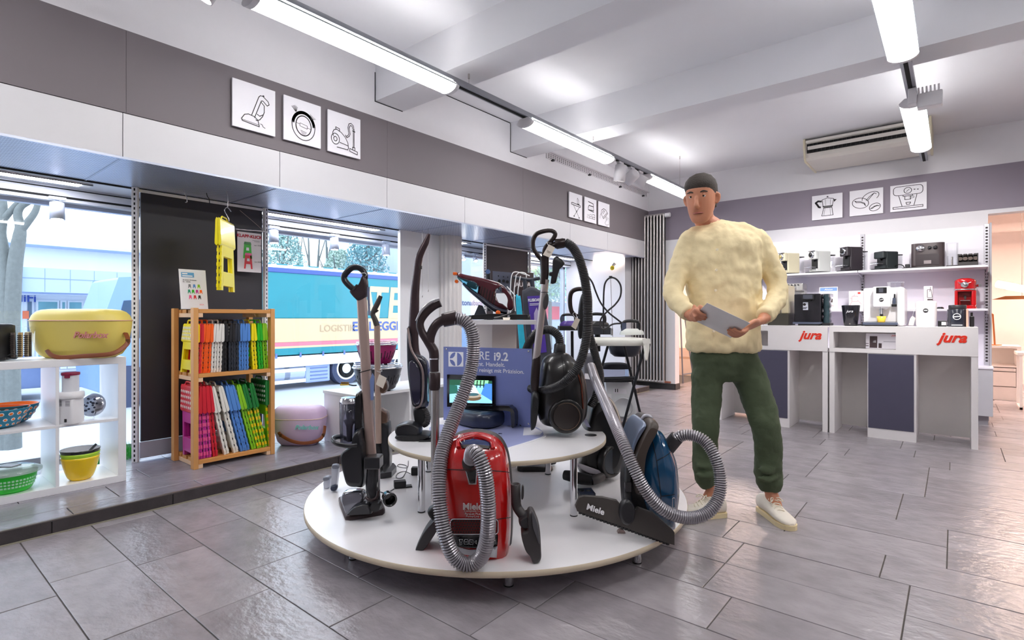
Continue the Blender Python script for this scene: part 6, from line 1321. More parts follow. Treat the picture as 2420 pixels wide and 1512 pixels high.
# white end wall light with a round yellow sticker
t = thing('wall_lamp', 'long glowing tube lamp high on the white pier wall above the irons', 'wall lamp', on_y(1437, 612, 7.15))
a_, b_ = on_y(1405, 612, 7.17), on_y(1470, 612, 7.17)
MB().box(a_.x, b_.x, 7.13, 7.2, a_.z-.06, a_.z+.06).build('diffuser', lamp_mat('pier_diffuser', (255, 238, 220), 6), t, .015)
MB().box(a_.x, b_.x, 7.12, 7.2, a_.z+.062, a_.z+.085).build('housing', WHITE, t)
c = on_y(1447, 633, 7.12); MB().lathe([(.034, 0), (.034, .004), (.0001, .005)], c, 24, NY, cap=(True, False)).build('yellow_sticker', M('sticker_yellow', (248, 214, 20), .5), t); ribbon([[(-.015, .004), (.015, .004)], [(-.012, -.006), (.012, -.006)]], c+NY*.006, UX, UP, NY, .004).build('sticker_lines', INK, t, fixn=False)
MB().obox(c+UP*.055+UX*.02+V((0, .02, 0)), (UX+UP).normalized(), NY, (UP-UX).normalized(), .028, .02, .016).build('lamp_tag', M('tag_beige', (196, 186, 176), .5), t)
# ================================================================ COFFEE WALL
LIL = M('lilac_grey_panel', (236, 231, 243), .45, var=.02); LILL = M('light_lilac_panel', (232, 228, 236), .45, var=.015)
YP, YF = 7.30, 6.90
t = thing('wall_shelving', 'lilac grey shop shelving with slotted uprights and two long coffee machine shelves', 'shelving', (-.8, 7.1, 0))
XU = (-1.905, -.81, .255)
for a, b in zip(XU, XU[1:]):
    MB().box(a+.02, b-.02, YP, YP+.02, 1.56, 1.99).build('upper_panel', LILL, t); MB().box(a+.02, b-.02, YP, YP+.02, .56, 1.558).build('lower_panel', LIL, t)
    for z in (1.56, 1.137):
        o = MB().box(a+.004, b-.004, YF if z > 1.3 else YF+.03, YP, z-.022, z).build('shelf_board', M('shelf_white_lilac', (224, 222, 228), .4), t, .002)
for i, x in enumerate(XU):
    o = MB().box(x-.018, x+.018, YP-.012, YP+.03, 0, 2.0).build('upright', M('upright_grey', (196, 194, 202), .4, metal=.3), t)
    m = MB()
    for k in range(44): m.box(x-.009, x+.009, YP-.0135, YP-.0115, .60+.0315*k, .617+.0315*k)
    tag(m.build('slots', M('slot_dark', (46, 38, 38), .7), o), kind='stuff')
    for z in (1.56, 1.137):
        MB().prism([V((x-.004, YP-.012, z-.022)), V((x-.004, YF+.06, z-.022)), V((x-.004, YF+.12, z-.04)), V((x-.004, YP-.06, z-.06)), V((x-.004, YP-.012, z-.13))], (.008, 0, 0)).build('shelf_bracket', M('upright_grey', (196, 194, 202), .4, metal=.3), t)
MB().box(XU[2]+.02, XU[2]+.035, YP-.10, YP+.03, .56, 2.0).build('end_panel', M('end_panel_grey', (176, 174, 180), .5), t)
MB().box(XU[0]-.01, XU[2]+.035, YF+.05, YP+.05, .09, .55).build('base_cabinet', M('base_grey', (186, 186, 194), .5), t, .003); MB().box(XU[0], XU[2]+.0, YF+.10, YP+.05, 0, .09).build('plinth', M('plinth_grey', (150, 148, 156), .5), t)
MB().box(XU[0]-.01, XU[2]+.04, YF+.04, YP, .55, .565).build('base_top', LIL, t)
CW = M('counter_white', (234, 230, 230), .35, var=.015); SLATE = M('counter_slate_blue', (78, 76, 96), .35, var=.05)
JR = M('logo_red', (226, 50, 28), .4)
def counter(label, x0, x1, bx0, bx1, ox0, ox1, tx, yf=5.62):
    t = thing('coffee_counter', label, 'counter', ((x0+x1)/2, yf+.25, 0), 'white coffee counters'); yb = yf+.44
    MB().box(x0, x1, yf, yb+.02, .960, .972).build('top_board', CW, t, .001)
    for n_, b in (('front_panel', (x0, ox0, yf, yf+.018, .739, .96)), ('front_panel', (ox1, x1, yf, yf+.018, .739, .96)), ('front_panel', (ox0, ox1, yf, yf+.018, .92, .96)), ('front_panel', (ox0, ox1, yf, yf+.018, .739, .772)), ('niche_back', (ox0, ox1, yf+.3, yf+.31, .772, .92)), ('niche_floor', (ox0, ox1, yf+.018, yf+.31, .76, .772)), ('box_floor', (x0, x1, yf+.31, yb, .739, .751)), ('box_side', (ox0-.012, ox0, yf+.018, yf+.31, .772, .92)), ('box_side', (ox1, ox1+.012, yf+.018, yf+.31, .772, .92)), ('niche_top', (ox0, ox1, yf+.018, yf+.31, .92, .93))):
        MB().box(*b).build(n_, CW, t)
    for x in (x0, x1-.042): MB().box(x, x+.042, yf+.004, yb, 0, .739).build('side_panel', CW, t, .001)
    MB().box(x0+.042, x1-.042, yb-.02, yb, .02, .739).build('back_panel', M('counter_back', (214, 210, 208), .45), t)
    MB().box(bx0, bx1, yf+.006, yb-.02, .0, .738).build('centre_box', CW, t, .001)
    MB().box(bx0+.006, bx1-.016, yf, yf+.006, .088, .732).build('centre_door', SLATE, t, .001)
    text('jura', t, (tx, yf-.001, .884), UX, UP, .112, JR, shear=.38, bold=.0035, ext=.0015, sx=1.0)
    return t
counter('white coffee counter left, partly hidden by the walking person', -1.885, -.893, -1.555, -1.211, -1.78, -1.40, -1.035)
counter('white coffee counter right, with a leaflet niche and a slate blue door', -.880, .147, -.588, -.245, -.847, -.385, -.015)
def card(name, label, cat, o, u, w_, h_, n, mats, tilt=0.0, group=None):
    t = thing(name, label, cat, V(o)+u*w_/2, group); up = (UP-n*tilt).normalized()
    MB().prism([V(o), V(o)+u*w_, V(o)+u*w_+up*h_, V(o)+up*h_], -n*.003).build('sheet', M('sheet_white', (238, 234, 240), .5), t)
    for x0, y0, x1, y1, mm in mats: MB().add([V(o)+u*w_*x+up*h_*y+n*.0006 for x, y in ((x0, y0), (x1, y0), (x1, y1), (x0, y1))], [(0, 1, 2, 3)]).build('print', mm, t)
    return t, (lambda x, y: V(o)+u*w_*x+up*h_*y+n*.001), up
PBR = M('print_brown', (70, 52, 54), .5); PGR = M('print_grey', (180, 176, 186), .5); PRD = M('print_red', (220, 60, 50), .5); PBL = M('print_blue', (120, 158, 220), .5)
p = on_y(2046, 826, 5.70)
t, f2, up_ = card('leaflet', 'leaflet with coffee machine picture standing in the counter niche', 'leaflet', (p.x, 5.70, .775), UX, .235, .135, NY, [(.12, .05, .36, .82, PBR), (.22, .4, .32, .55, TXTW), (.40, .05, .5, .36, PBR), (.55, .45, .92, .5, PGR), (.0, .3, .09, .34, PBR), (.0, .15, .09, .2, PBR)], .15)
text('jura', t, f2(.86, .88), UX, up_, .02, PRD, shear=.35, ext=.0002)
# capsule machines on the upper shelf
def pos(px, Y, z): v = on_y(px, 700, Y); return V((v.x, Y, z))
def capsule(label, px, body, front, hh=.255, Y=7.06, rot=-40, tank=True, knob=True, prev=None, w_=.112, dep=.19):
    c = pos(px, Y, 1.56); t = thing('capsule_coffee_machine', label, 'coffee machine', c, 'capsule coffee machines on the upper shelf')
    q = math.radians(rot); f = V((math.sin(q), -math.cos(q), 0)); s = V((math.cos(q), math.sin(q), 0))
    B = lambda n_, x0, x1, y0, y1, z0, z1, m_, bv=.004: MB().obox(c+s*(x0+x1)/2+f*(y0+y1)/2+UP*(z0+z1)/2, s, f, UP, (x1-x0)/2, (y1-y0)/2, (z1-z0)/2).build(n_, m_, t, bv)
    B('base', -.06, .06, -dep/2-.07, dep/2+.05, 0, .014, BLACK)
    B('body', -w_/2, w_/2, -dep/2, dep/2-.03, .014, hh, body, .012)
    B('front_frame', -w_/2, w_/2, dep/2-.03, dep/2, .014, .05, body); B('brew_head', -w_/2, w_/2, dep/2-.03, dep/2+.012, hh*.62, hh, body, .01)
    B('cup_recess', -w_/2+.012, w_/2-.012, dep/2-.029, dep/2-.022, .05, hh*.62, BLACK, 0)
    B('drip_tray', -.05, .05, dep/2, dep/2+.07, .062, .070, CHROME, .002)
    if knob:
        k = c+f*(dep/2+.012)+UP*hh*.82; MB().lathe([(.037, 0), (.037, .012), (.03, .018), (.0001, .016)], k, 26, f, cap=(True, False)).build('lever_ring', CHROME, t); MB().lathe([(.026, .014), (.024, .026), (.0001, .026)], k, 22, f, cap=(True, False)).build('lever_knob', front, t)
        MB().obox(k+UP*.045+f*.005, s, f, UP, .045, .01, .004).build('lever', CHROME, t, .002)
    if tank: B('water_tank', -.045, .045, -dep/2-.068, -dep/2-.006, .02, hh*.8, THIN, .004); B('tank_lid', -.046, .046, -dep/2-.07, -dep/2-.004, hh*.8, hh*.8+.01, BLACK, .002)
    B('spout', -.012, .012, dep/2-.015, dep/2+.008, hh*.52, hh*.64, BLACK, .003)
capsule('beige white capsule machine at the left end of the upper shelf, next to the person', 1866, M('machine_cream', (214, 206, 178), .35), M('knob_gold', (190, 170, 110), .3, metal=.6))
capsule('pale grey capsule machine with chrome knob, second on the upper shelf', 1938, M('machine_pale_grey', (212, 214, 212), .35), BLACK)
capsule('black capsule machine with round chrome knob, third on the upper shelf', 2013, M('machine_black', (52, 46, 52), .35), BLACK, .275)
capsule('small dark green-grey cube capsule machine on the upper shelf', 2095, M('machine_slate', (44, 50, 52), .4), BLACK, .20, knob=False, w_=.125, dep=.18)
c0 = pos(2126, 7.05, 1.56); t = thing('mains_lead', 'black power cord curling between two machines on the upper shelf', 'cord', c0)
stube([pos(2116, 7.05, 1.60), pos(2124, 7.0, 1.61), pos(2133, 7.0, 1.60), pos(2137, 7.0, 1.575), pos(2132, 7.0, 1.566), pos(2140, 7.0, 1.57), pos(2148, 7.0, 1.60)], .005, 8).build('cord_loop', BLACK, t)
MBN = M('machine_brown', (66, 54, 56), .35)
xa, xb = pos(2153, 7.0, 0).x, pos(2233, 7.0, 0).x
t = thing('coffee_machine', 'wide dark brown coffee machine with silver dial on the upper shelf', 'coffee machine', ((xa+xb)/2, 7.0, 1.56))
cx_, hw = (xa+xb)/2, (xb-xa)/2
MB().loft([sring((cx_, 7.06, z), UX, V((0, 1, 0)), hw, .10, 36, 4.5) for z in (1.565, 1.60, 1.80, 1.815)]).build('body', MBN, t)
MB().box(xa-.01, xb-.01, 6.90, 7.1, 1.56, 1.568).build('base_plate', BLACK, t, .003)
MB().box(cx_-hw*.72, cx_+hw*.66, 6.955, 6.965, 1.585, 1.70).build('cup_recess', M('recess_brown', (52, 42, 46), .25), t)
for dx, r, m_ in ((-.42, .034, CHROME), (.12, .017, GLOSSB), (.46, .018, GLOSSB)):
    k = V((cx_+hw*dx, 6.962, 1.762)); MB().lathe([(r*1.12, 0), (r*1.12, .006), (r, .01)], k, 26, NY, cap=(True, False)).build('dial_ring', CHROME, t); MB().lathe([(r, .008), (r*.95, .014), (.0001, .014)], k, 26, NY, cap=(True, False)).build('dial', m_, t)
MB().box(cx_-.03, cx_+.03, 6.95, 6.965, 1.60, 1.635).build('cup_stand', M('recess_trim', (140, 130, 132), .3, metal=.5), t); MB().obox((cx_-hw*1.2, 6.95, 1.585), UX, V((0, 1, 0)), UP, .02, .02, .02).build('plug', BLACK, t, .006)
c = pos(2250, 7.0, 1.56); t = thing('water_tank', 'tall clear water tank standing right of the brown coffee machine', 'water tank', c)
MB().lathe([(.045, .012), (.05, .24)], c, 28, cap=(False, True)).build('clear_cylinder', THIN, t); MB().cyl(c, c+UP*.014, .047, n=24).build('tank_foot', GREYD, t); MB().cyl(c+UP*.014, c+UP*.1, .008, n=8).build('inner_pipe', STEEL, t)
xa, xb = pos(2263, 6.98, 0).x, pos(2312, 6.98, 0).x; t = thing('capsule_rack', 'dark capsule rack with four rounded bays at the right end of the upper shelf', 'rack', ((xa+xb)/2, 7.0, 1.56))
MB().box(xa, xb, 6.96, 7.12, 1.56, 1.60).build('rack_base', M('rack_brown_black', (44, 38, 38), .4), t, .003); MB().box(xa, xb, 7.05, 7.12, 1.60, 1.678).build('rack_back', M('rack_brown_black', (44, 38, 38), .4), t, .003)
for i in range(4):
    x = xa+(xb-xa)*(i+.5)/4; MB().cyl((x, 6.985, 1.635), (x, 7.06, 1.635), (xb-xa)/8.6, n=18).build('capsule_bay', M('bay_bronze', (84, 66, 58), .35), t)
    MB().box(x-.017, x+.017, 6.975, 7.06, 1.663, 1.682).build('bay_tip', M('rack_brown_black', (44, 38, 38), .4), t, .006)
for x in (xa+.004, xb-.004): MB().box(x-.004, x+.004, 6.965, 7.1, 1.6, 1.682).build('rack_side', M('rack_brown_black', (44, 38, 38), .4), t)
# lower shelf
c = pos(1880, 7.08, 1.137); t = thing('espresso_grinder', 'silver espresso machine half hidden behind the black machine on the lower shelf', 'espresso machine', c)
SIL = M('machine_silver', (206, 204, 200), .25, metal=.7)
MB().box(c.x-.07, c.x+.10, 6.97, 7.2, 1.137, 1.16).build('drip_base', SIL, t, .004); MB().box(c.x-.02, c.x+.10, 7.06, 7.2, 1.16, 1.40).build('column', SIL, t, .006); MB().box(c.x-.08, c.x+.10, 6.97, 7.2, 1.36, 1.45).build('brew_head', SIL, t, .012)
for i in range(4): MB().cyl((c.x-.05+.034*i, 6.97, 1.43), (c.x-.05+.034*i, 6.962, 1.43), .009, n=12).build('button', BLACK, t)
MB().lathe([(.026, 0), (.026, .012), (.02, .016)], (c.x, 6.97, 1.395), 20, NY).build('gauge', CHROME, t)
o = pos(1935, 7.0, 1.137)
t, f2, up_ = card('price_sign', 'white price sheet with blue heading in a holder on the lower shelf', 'price sign', o, UX, .185, .262, NY, [(.04, .82, .96, .97, PBL), (.62, .32, .74, .48, PBR)], .12)
text('Aktion', t, f2(.5, .89), UX, up_, .03, TXTW, shear=.3, ext=.0002); ribbon([[(.52, .16), (.56, .19), (.60, .16), (.64, .19), (.68, .16), (.72, .19), (.76, .16), (.80, .19)]], f2(0, 0), UX*.185, up_*.262, NY, .012).build('zigzag_mark', PRD, t, fixn=False)
o = pos(2006, 7.03, 1.137); xb = pos(2041, 7.03, 0).x
t = thing('product_carton', 'white printed carton with red drawing and red corner mark on the lower shelf', 'box', ((o.x+xb)/2, 7.06, 1.137))
MB().box(o.x, xb, 7.03, 7.13, 1.137, 1.345).build('carton', M('carton_white', (236, 230, 234), .5), t, .002)
ribbon([rrect(.03, .09, .085, .15, .01), [(.03, .09), (.01, .05), (.08, .02)], [(.085, .1), (.12, .06)], [(.05, .15), (.055, .17)], [(.01, .13), (.03, .12)]], (o.x, 7.03, 1.137), UX, UP, NY, .003).build('line_drawing', M('print_pale_red', (210, 140, 146), .5), t, fixn=False)
MB().box(xb-.055, xb-.03, 7.0285, 7.03, 1.31, 1.33).build('red_mark', PRD, t)
o = pos(2183, 7.03, 1.137); xb = pos(2204, 7.03, 0).x
t = thing('product_carton', 'slim white carton with a glass picture behind the white milk cooler', 'box', ((o.x+xb)/2, 7.06, 1.137))
MB().box(o.x, xb, 7.03, 7.13, 1.137, 1.375).build('carton', M('carton_white', (236, 230, 234), .5), t, .002)
ribbon([[(.03, .12), (.03, .20), (.06, .20), (.07, .12), (.03, .12)], [(.05, .18), (.055, .225)], {'p': [(.03, .09), (.075, .09), (.075, .105), (.03, .105)], 'fill': 1}, [(.02, .03), (.08, .05)]], (o.x, 7.03, 1.137), UX, UP, NY, .004).build('line_drawing', PBR, t, fixn=False)
KR = M('machine_candy_red', (196, 12, 20), .15, coat=.8)
xa, xb = pos(2253, 6.99, 0).x, pos(2310, 6.99, 0).x; c = V(((xa+xb)/2, 7.06, 1.137)); hw = (xb-xa)/2
t = thing('capsule_coffee_machine', 'glossy red retro capsule machine with chrome band on the lower shelf', 'coffee machine', c)
R_ = lambda z, s_, dy=.11: sring((c.x, c.y, z), UX, V((0, 1, 0)), hw*s_, dy, 32, 3.4)
MB().loft([R_(1.137, .96), R_(1.145, 1.0), R_(1.165, .97), R_(1.17, .9)]).build('base', KR, t)
MB().box(c.x-hw*.9, c.x-hw*.62, 6.96, 7.16, 1.165, 1.32).build('side_column', KR, t, .01); MB().box(c.x+hw*.5, c.x+hw*.9, 6.96, 7.16, 1.165, 1.32).build('side_column', KR, t, .012); MB().box(c.x-hw*.7, c.x+hw*.6, 7.06, 7.16, 1.165, 1.32).build('back_wall', M('machine_red_dark', (160, 10, 16), .25), t)
MB().loft([R_(1.31, .9), R_(1.322, .92), R_(1.34, .94), R_(1.41, .94), R_(1.425, .86), R_(1.44, .5, .08), R_(1.444, .2, .04)]).build('head', KR, t)
MB().tube(R_(1.328, .945, .114), .007, 8, True).build('chrome_band', CHROME, t)
k = V((c.x-hw*.06, 6.945, 1.375)); MB().lathe([(.03, 0), (.03, .008), (.022, .014), (.0001, .014)], k, 24, NY, cap=(True, False)).build('gauge', CHROME, t)
for a in (25, 155): MB().tube([k+NY*.012, k+NY*.012+UX*.055*math.cos(math.radians(a))+UP*.055*math.sin(math.radians(a))], .004, 8).build('handle_bar', CHROME, t)
MB().tube([V((c.x+hw*.85, 7.0, 1.36)), V((c.x+hw*1.2, 6.96, 1.365))], [.009, .016], 14).build('lever', CHROME, t)
MB().box(c.x-hw*.42, c.x+hw*.4, 6.97, 7.05, 1.215, 1.222).build('cup_tray', CHROME, t, .002); MB().box(c.x-.008, c.x+.008, 7.04, 7.056, 1.235, 1.27).build('spout', GREYD, t)
solo('adapter_puck', MB().lathe([(.03, 0), (.03, .012), (.018, .02)], pos(2222, 7.0, 1.137), 18), BLACK, 'small black lump of cable on the lower shelf by the red machine', 'cable')
# things on the counters
ZK = .972; YC = 5.86
def cpos(px, Y=YC): v = on_y(px, 700, Y); return V((v.x, Y, ZK))
a, b = cpos(1820), cpos(1869); t = thing('coffee_machine', 'tall champagne beige coffee machine behind the person on the left counter', 'coffee machine', (a+b)/2)
BGE = M('machine_beige', (206, 194, 160), .35, metal=.3)
MB().box(a.x, b.x, YC-.1, YC+.2, ZK, ZK+.115).build('base', M('machine_base_dark', (56, 54, 46), .4), t, .004); MB().box(a.x, b.x-.005, YC-.08, YC+.2, ZK+.115, ZK+.395).build('body', BGE, t, .008); MB().box(a.x+.01, b.x-.07, YC-.086, YC-.08, ZK+.13, ZK+.38).build('front_panel', M('machine_beige_front', (190, 176, 136), .3, metal=.3), t, .003)
MB().box(b.x-.072, b.x-.066, YC-.09, YC-.08, ZK+.12, ZK+.385).build('chrome_strip', CHROME, t)
for x in (1800, 1808):
    c = cpos(x, 5.75); tt = thing('glass_cup', 'clear stemmed glass beside the beige machine behind the person' if x == 1800 else 'second clear glass next to the beige machine behind the person', 'glass', c, 'glasses on the left counter'); MB().lathe([(.018, 0), (.028, .06), (.03, .09)], c, 18, cap=(True, False)).build('bowl', THIN, tt)
a, b = cpos(1880), cpos(1942); e_ = cpos(1961); t = thing('coffee_machine', 'gloss black coffee machine with crumpled bean bag side on the left counter', 'coffee machine', V(((a.x+e_.x)/2, YC+.1, ZK)))
MB().box(a.x, b.x, YC-.06, YC+.28, ZK+.03, ZK+.305).build('body', M('machine_gloss_black', (30, 29, 34), .18, coat=.5), t, .008); MB().box(a.x-.004, b.x+.004, YC-.1, YC+.28, ZK+.016, ZK+.034).build('drip_tray', M('tray_blue_grey', (96, 104, 124), .3, metal=.5), t, .003); MB().box(a.x+.04, b.x-.01, YC-.09, YC+.25, ZK, ZK+.018).build('foot', BLACK, t, .003)
MB().box(a.x+.075, b.x-.05, YC-.10, YC-.06, ZK+.245, ZK+.302).build('display_head', BLACK, t, .004); MB().box(a.x+.085, b.x-.06, YC-.103, YC-.10, ZK+.255, ZK+.295).build('screen', M('screen_grey', (80, 82, 92), .2), t)
MB().box(a.x+.10, b.x-.08, YC-.075, YC-.06, ZK+.235, ZK+.25).build('spout', BLACK, t); 
lb = MB().box(a.x+.078, b.x-.105, YC-.064, YC-.06, ZK+.15, ZK+.225).build('label_sticker', M('sticker_pale', (206, 210, 222), .4), t)
ribbon([[(-.02, 0), (.02, 0)], [(-.02, -.012), (.012, -.012)]], ((a.x+b.x)/2-.02, YC-.065, ZK+.175), UX, UP, NY, .006).build('sticker_lines', TXTB, lb, fixn=False); MB().lathe([(.013, 0), (.013, .001)], V(((a.x+b.x)/2-.022, YC-.0645, ZK+.203)), 18, NY).build('bean_mark', TXTB, lb)
m = MB(); rg = []
for k in range(13):
    z = ZK+.02+.28*k/12; rr_ = .5*(e_.x-b.x)*(.92+.10*math.sin(k*1.9)); rg.append(sring(((b.x+e_.x)/2+.003*math.sin(k*2.7), YC+.08, z), UX, V((0, 1, 0)), rr_, .07, 20, 3))
m.loft(rg).build('milk_container', M('container_teal_black', (48, 66, 72), .12, coat=.6, var=.5, scale=14), t); MB().box(b.x, e_.x, YC+.02, YC+.2, ZK+.27, ZK+.306).build('container_lid', CHROME, t, .006); MB().box(b.x, e_.x, YC, YC+.2, ZK, ZK+.026).build('container_foot', BLACK, t, .004)
a, b = cpos(1988), cpos(2032); c = V(((a.x+b.x)/2, YC+.02, ZK)); r = (b.x-a.x)/2
t = thing('milk_cooler', 'black conical milk cooler with silver logo on the right counter', 'milk cooler', c)
MB().lathe([(r*.72, .004), (r*.76, .012), (r*1.0, .185), (r*1.0, .19), (r*.9, .192)], c, 36).build('body', M('cooler_black', (32, 30, 38), .25, coat=.3), t); MB().cyl(c, c+UP*.006, r*.68, n=24).build('foot', BLACK, t)
text('jura', t, c+V((0, -r*.955, .135)), UX, UP, .034, TXTW, shear=.35); MB().cyl(c+V((0, -r*.78, .02)), c+V((0, -r*.80, .02)), .006, n=12).build('button', CHROME, t)
stube([c+UX*.05+V((0, -.02, .008)), c+UX*.085+V((0, -.03, .012)), c+UX*.12+V((0, 0, .008))], .006, 8).build('cable', BLACK, t)
a, b = cpos(2041), cpos(2139); x0, x1 = a.x, b.x
t = thing('coffee_machine', 'large white coffee machine with a yellow cup under its spout', 'coffee machine', ((x0+x1)/2, YC+.1, ZK))
MW = M('machine_white', (240, 238, 240), .25, coat=.4)
MB().box(x0, x1-.02, YC-.03, YC+.3, ZK+.03, ZK+.345).build('body', MW, t, .012)
MB().box(x0+.08, x1-.10, YC-.10, YC, ZK+.17, ZK+.352).build('front_head', MW, t, .010)
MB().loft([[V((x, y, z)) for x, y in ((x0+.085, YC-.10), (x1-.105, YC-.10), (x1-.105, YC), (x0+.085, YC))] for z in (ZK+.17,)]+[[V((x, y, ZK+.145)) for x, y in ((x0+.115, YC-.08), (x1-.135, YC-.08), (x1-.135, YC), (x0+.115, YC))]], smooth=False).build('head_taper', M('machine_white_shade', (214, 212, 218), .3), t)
MB().box(x0+.105, x1-.125, YC-.104, YC-.10, ZK+.293, ZK+.345).build('display_frame', BLACK, t, .002); MB().box(x0+.125, x1-.15, YC-.106, YC-.104, ZK+.30, ZK+.338).build('screen', M('screen_grey', (110, 104, 112), .2), t)
MB().box(x0+.145, x1-.165, YC-.11, YC-.05, ZK+.105, ZK+.175).build('spout_block', MW, t, .004); MB().box(x0+.155, x1-.175, YC-.105, YC-.06, ZK+.085, ZK+.11).build('spout', BLACK, t, .003)
for x in (x0+.135, x1-.16): MB().cyl((x, YC-.09, ZK+.09), (x, YC-.09, ZK+.15), .008, n=10).build('milk_pipe', CHROME, t)
k = V(((x0+x1)/2-.01, YC-.1005, ZK+.235)); MB().lathe([(.017, 0), (.017, .002), (.0001, .002)], k, 22, NY, cap=(True, False)).build('emblem', TXTB, t); MB().obox(k+NY*.003, (UX+UP*.2).normalized(), NY, UP, .014, .0006, .003).build('emblem_line', TXTW, t)
MB().box(x0+.005, x1-.045, YC-.12, YC+.05, ZK+.012, ZK+.034).build('drip_tray', M('tray_blue_grey', (96, 104, 124), .3, metal=.5), t, .004); MB().box(x0+.02, x1-.06, YC-.11, YC+.1, ZK, ZK+.014).build('foot', GREYD, t, .004)
MB().box(x1-.055, x1+.0, YC-.09, YC+.3, ZK+.004, ZK+.345).build('side_column', MW, t, .02)
tt = MB().cyl((x1-.075, YC-.05, ZK+.19), (x1-.075, YC-.05, ZK+.25), .012, n=12).build('frother_body', M('tray_blue_grey', (96, 104, 124), .3, metal=.5), t); MB().cyl((x1-.072, YC-.05, ZK+.25), (x1-.072, YC-.05, ZK+.285), .006, n=10).build('frother_knob', BLACK, tt); MB().obox((x1-.075, YC-.055, ZK+.185), UX, NY, UP, .02, .012, .012).build('frother_valve', BLACK, tt, .004)
MB().lathe([(.05, 0), (.06, .012), (.064, .045), (.066, .047)], V((x1-.075, YC+.1, ZK+.345)), 28).build('bean_hopper', THIN, t); MB().lathe([(.067, 0), (.067, .006), (.05, .01)], V((x1-.075, YC+.1, ZK+.392)), 28).build('hopper_lid', THIN, t)
c = V(((x0+x1)/2-.012, YC-.085, ZK+.034)); t = thing('coffee_cup', 'yellow cup standing on the drip tray of the white coffee machine', 'cup', c)
MB().lathe([(.025, 0), (.028, .004), (.036, .055), (.033, .055), (.026, .008), (.001, .006)], c, 26, cap=(True, True)).build('cup_body', M('cup_yellow', (248, 206, 70), .3), t)
a, b = cpos(2163), cpos(2214); c = V(((a.x+b.x)/2, YC+.02, ZK)); r = (b.x-a.x)/2
t = thing('milk_cooler', 'white cylindrical milk cooler with a paper tag on the right counter', 'milk cooler', c)
MB().lathe([(r*.86, 0), (r*.96, .012), (r*.98, .03), (r*1.0, .205), (r*.95, .215), (r*.7, .22)], c, 40).build('body', MW, t)
k = c+V((0, -r-.001, .138)); MB().lathe([(.018, 0), (.018, .002), (.0001, .002)], k, 22, NY, cap=(True, False)).build('emblem', TXTB, t); MB().obox(k+NY*.003, UX, NY, UP, .012, .0006, .004).build('emblem_line', TXTW, t)
tg = V((a.x-.045, YC-.08, ZK+.012)); MB().prism([tg, tg+UX*.035+UP*-.004, tg+UX*.05+UP*.06, tg+UX*.03+UP*.08, tg+UX*.012+UP*.055], V((0, .001, 0))).build('paper_tag', TAGM, t); stube([tg+UX*.03+UP*.078, tg+UX*.04+UP*.12, c+UX*-r*.9+UP*.17], .001, 5).build('tag_string', WHITE, t)
a, b = cpos(2238), cpos(2288); c = V(((a.x+b.x)/2, YC, ZK)); r = (b.x-a.x)/2
t = thing('coffee_canister', 'black round canister with white bean emblem at the right end of the counter', 'canister', c)
MB().lathe([(r*.97, 0), (r, .008), (r, .142), (r*.96, .146)], c, 40).build('body', M('canister_navy_black', (34, 36, 48), .25, coat=.3), t); MB().lathe([(r*.86, .146), (r*.87, .15), (r*.87, .178), (r*.82, .182)], c, 40).build('lid', M('lid_black', (38, 36, 42), .45), t)
k = c+V((-.004, -r-.001, .085)); MB().lathe([(.027, 0), (.027, .002), (.022, .002), (.022, 0)], k, 26, NY, cap=(False, False)).build('emblem_ring', TXTW, t); MB().obox(k+NY*.002, (UX+UP*.12).normalized(), NY, UP, .026, .0008, .004).build('emblem_line', TXTW, t); MB().obox(c+V((-.004, -r-.001, .015)), UX, NY, UP, .035, .0006, .003).build('text_line', TXTW, t)
MB().box(c.x+r*.8, c.x+r*1.02, YC-.06, YC+.06, ZK, ZK+.148).build('rose_panel', M('panel_rose_gold', (222, 178, 156), .3), t, .004)
d_ = cpos(2296); solo('small_grinder', join(MB().box(d_.x-.012, d_.x+.018, YC+.02, YC+.09, ZK, ZK+.09), MB().cyl((d_.x+.002, YC+.05, ZK+.09), (d_.x+.002, YC+.05, ZK+.12), .008)), BLACK, 'small black bottle-shaped grinder right of the black canister', 'grinder', bevel=.006)
d_ = cpos(2226); t = thing('small_box', 'flat black box with white label between the coolers on the counter', 'box', d_)
MB().box(cpos(2216).x, cpos(2237).x, YC+.02, YC+.12, ZK, ZK+.05).build('box_body', BLACK, t, .003); MB().box(cpos(2225).x, cpos(2236).x, YC+.018, YC+.02, ZK+.012, ZK+.04).build('white_label', PB, t)
# ================================================================ NEXT ROOM
WF = M('furniture_warm_white', (244, 236, 230), .5)
a, b = on_y(2338, 800, 9.2), on_y(2414, 800, 9.2)
t = thing('sideboard', 'white open sideboard with drawers in the warm lit next room', 'sideboard', ((a.x+b.x)/2, 9.4, 0))
zt = EYE-(817-HOR)*9.2/1.35/FPX
for n_, bx_ in (('top_board', (a.x-.2, b.x, 9.2, 9.7, zt-.03, zt)), ('side_panel', (b.x-.04, b.x, 9.2, 9.7, 0, zt-.03)), ('back_panel', (a.x-.2, b.x, 9.66, 9.7, 0, zt-.03)), ('shelf_board', (a.x-.2, b.x-.04, 9.2, 9.66, zt-.27, zt-.25)), ('drawer', (a.x-.18, b.x-.05, 9.2, 9.6, .18, .36)), ('drawer', (a.x-.18, b.x-.05, 9.2, 9.6, .37, zt-.28)), ('plinth', (a.x-.2, b.x-.04, 9.22, 9.66, 0, .17))): MB().box(*bx_).build(n_, WF, t, .002)
t = thing('table_lamp', 'thin copper table lamp on the sideboard in the next room', 'lamp', on_y(2349, 810, 9.3)); COP = M('copper', (196, 120, 70), .3, metal=.7)
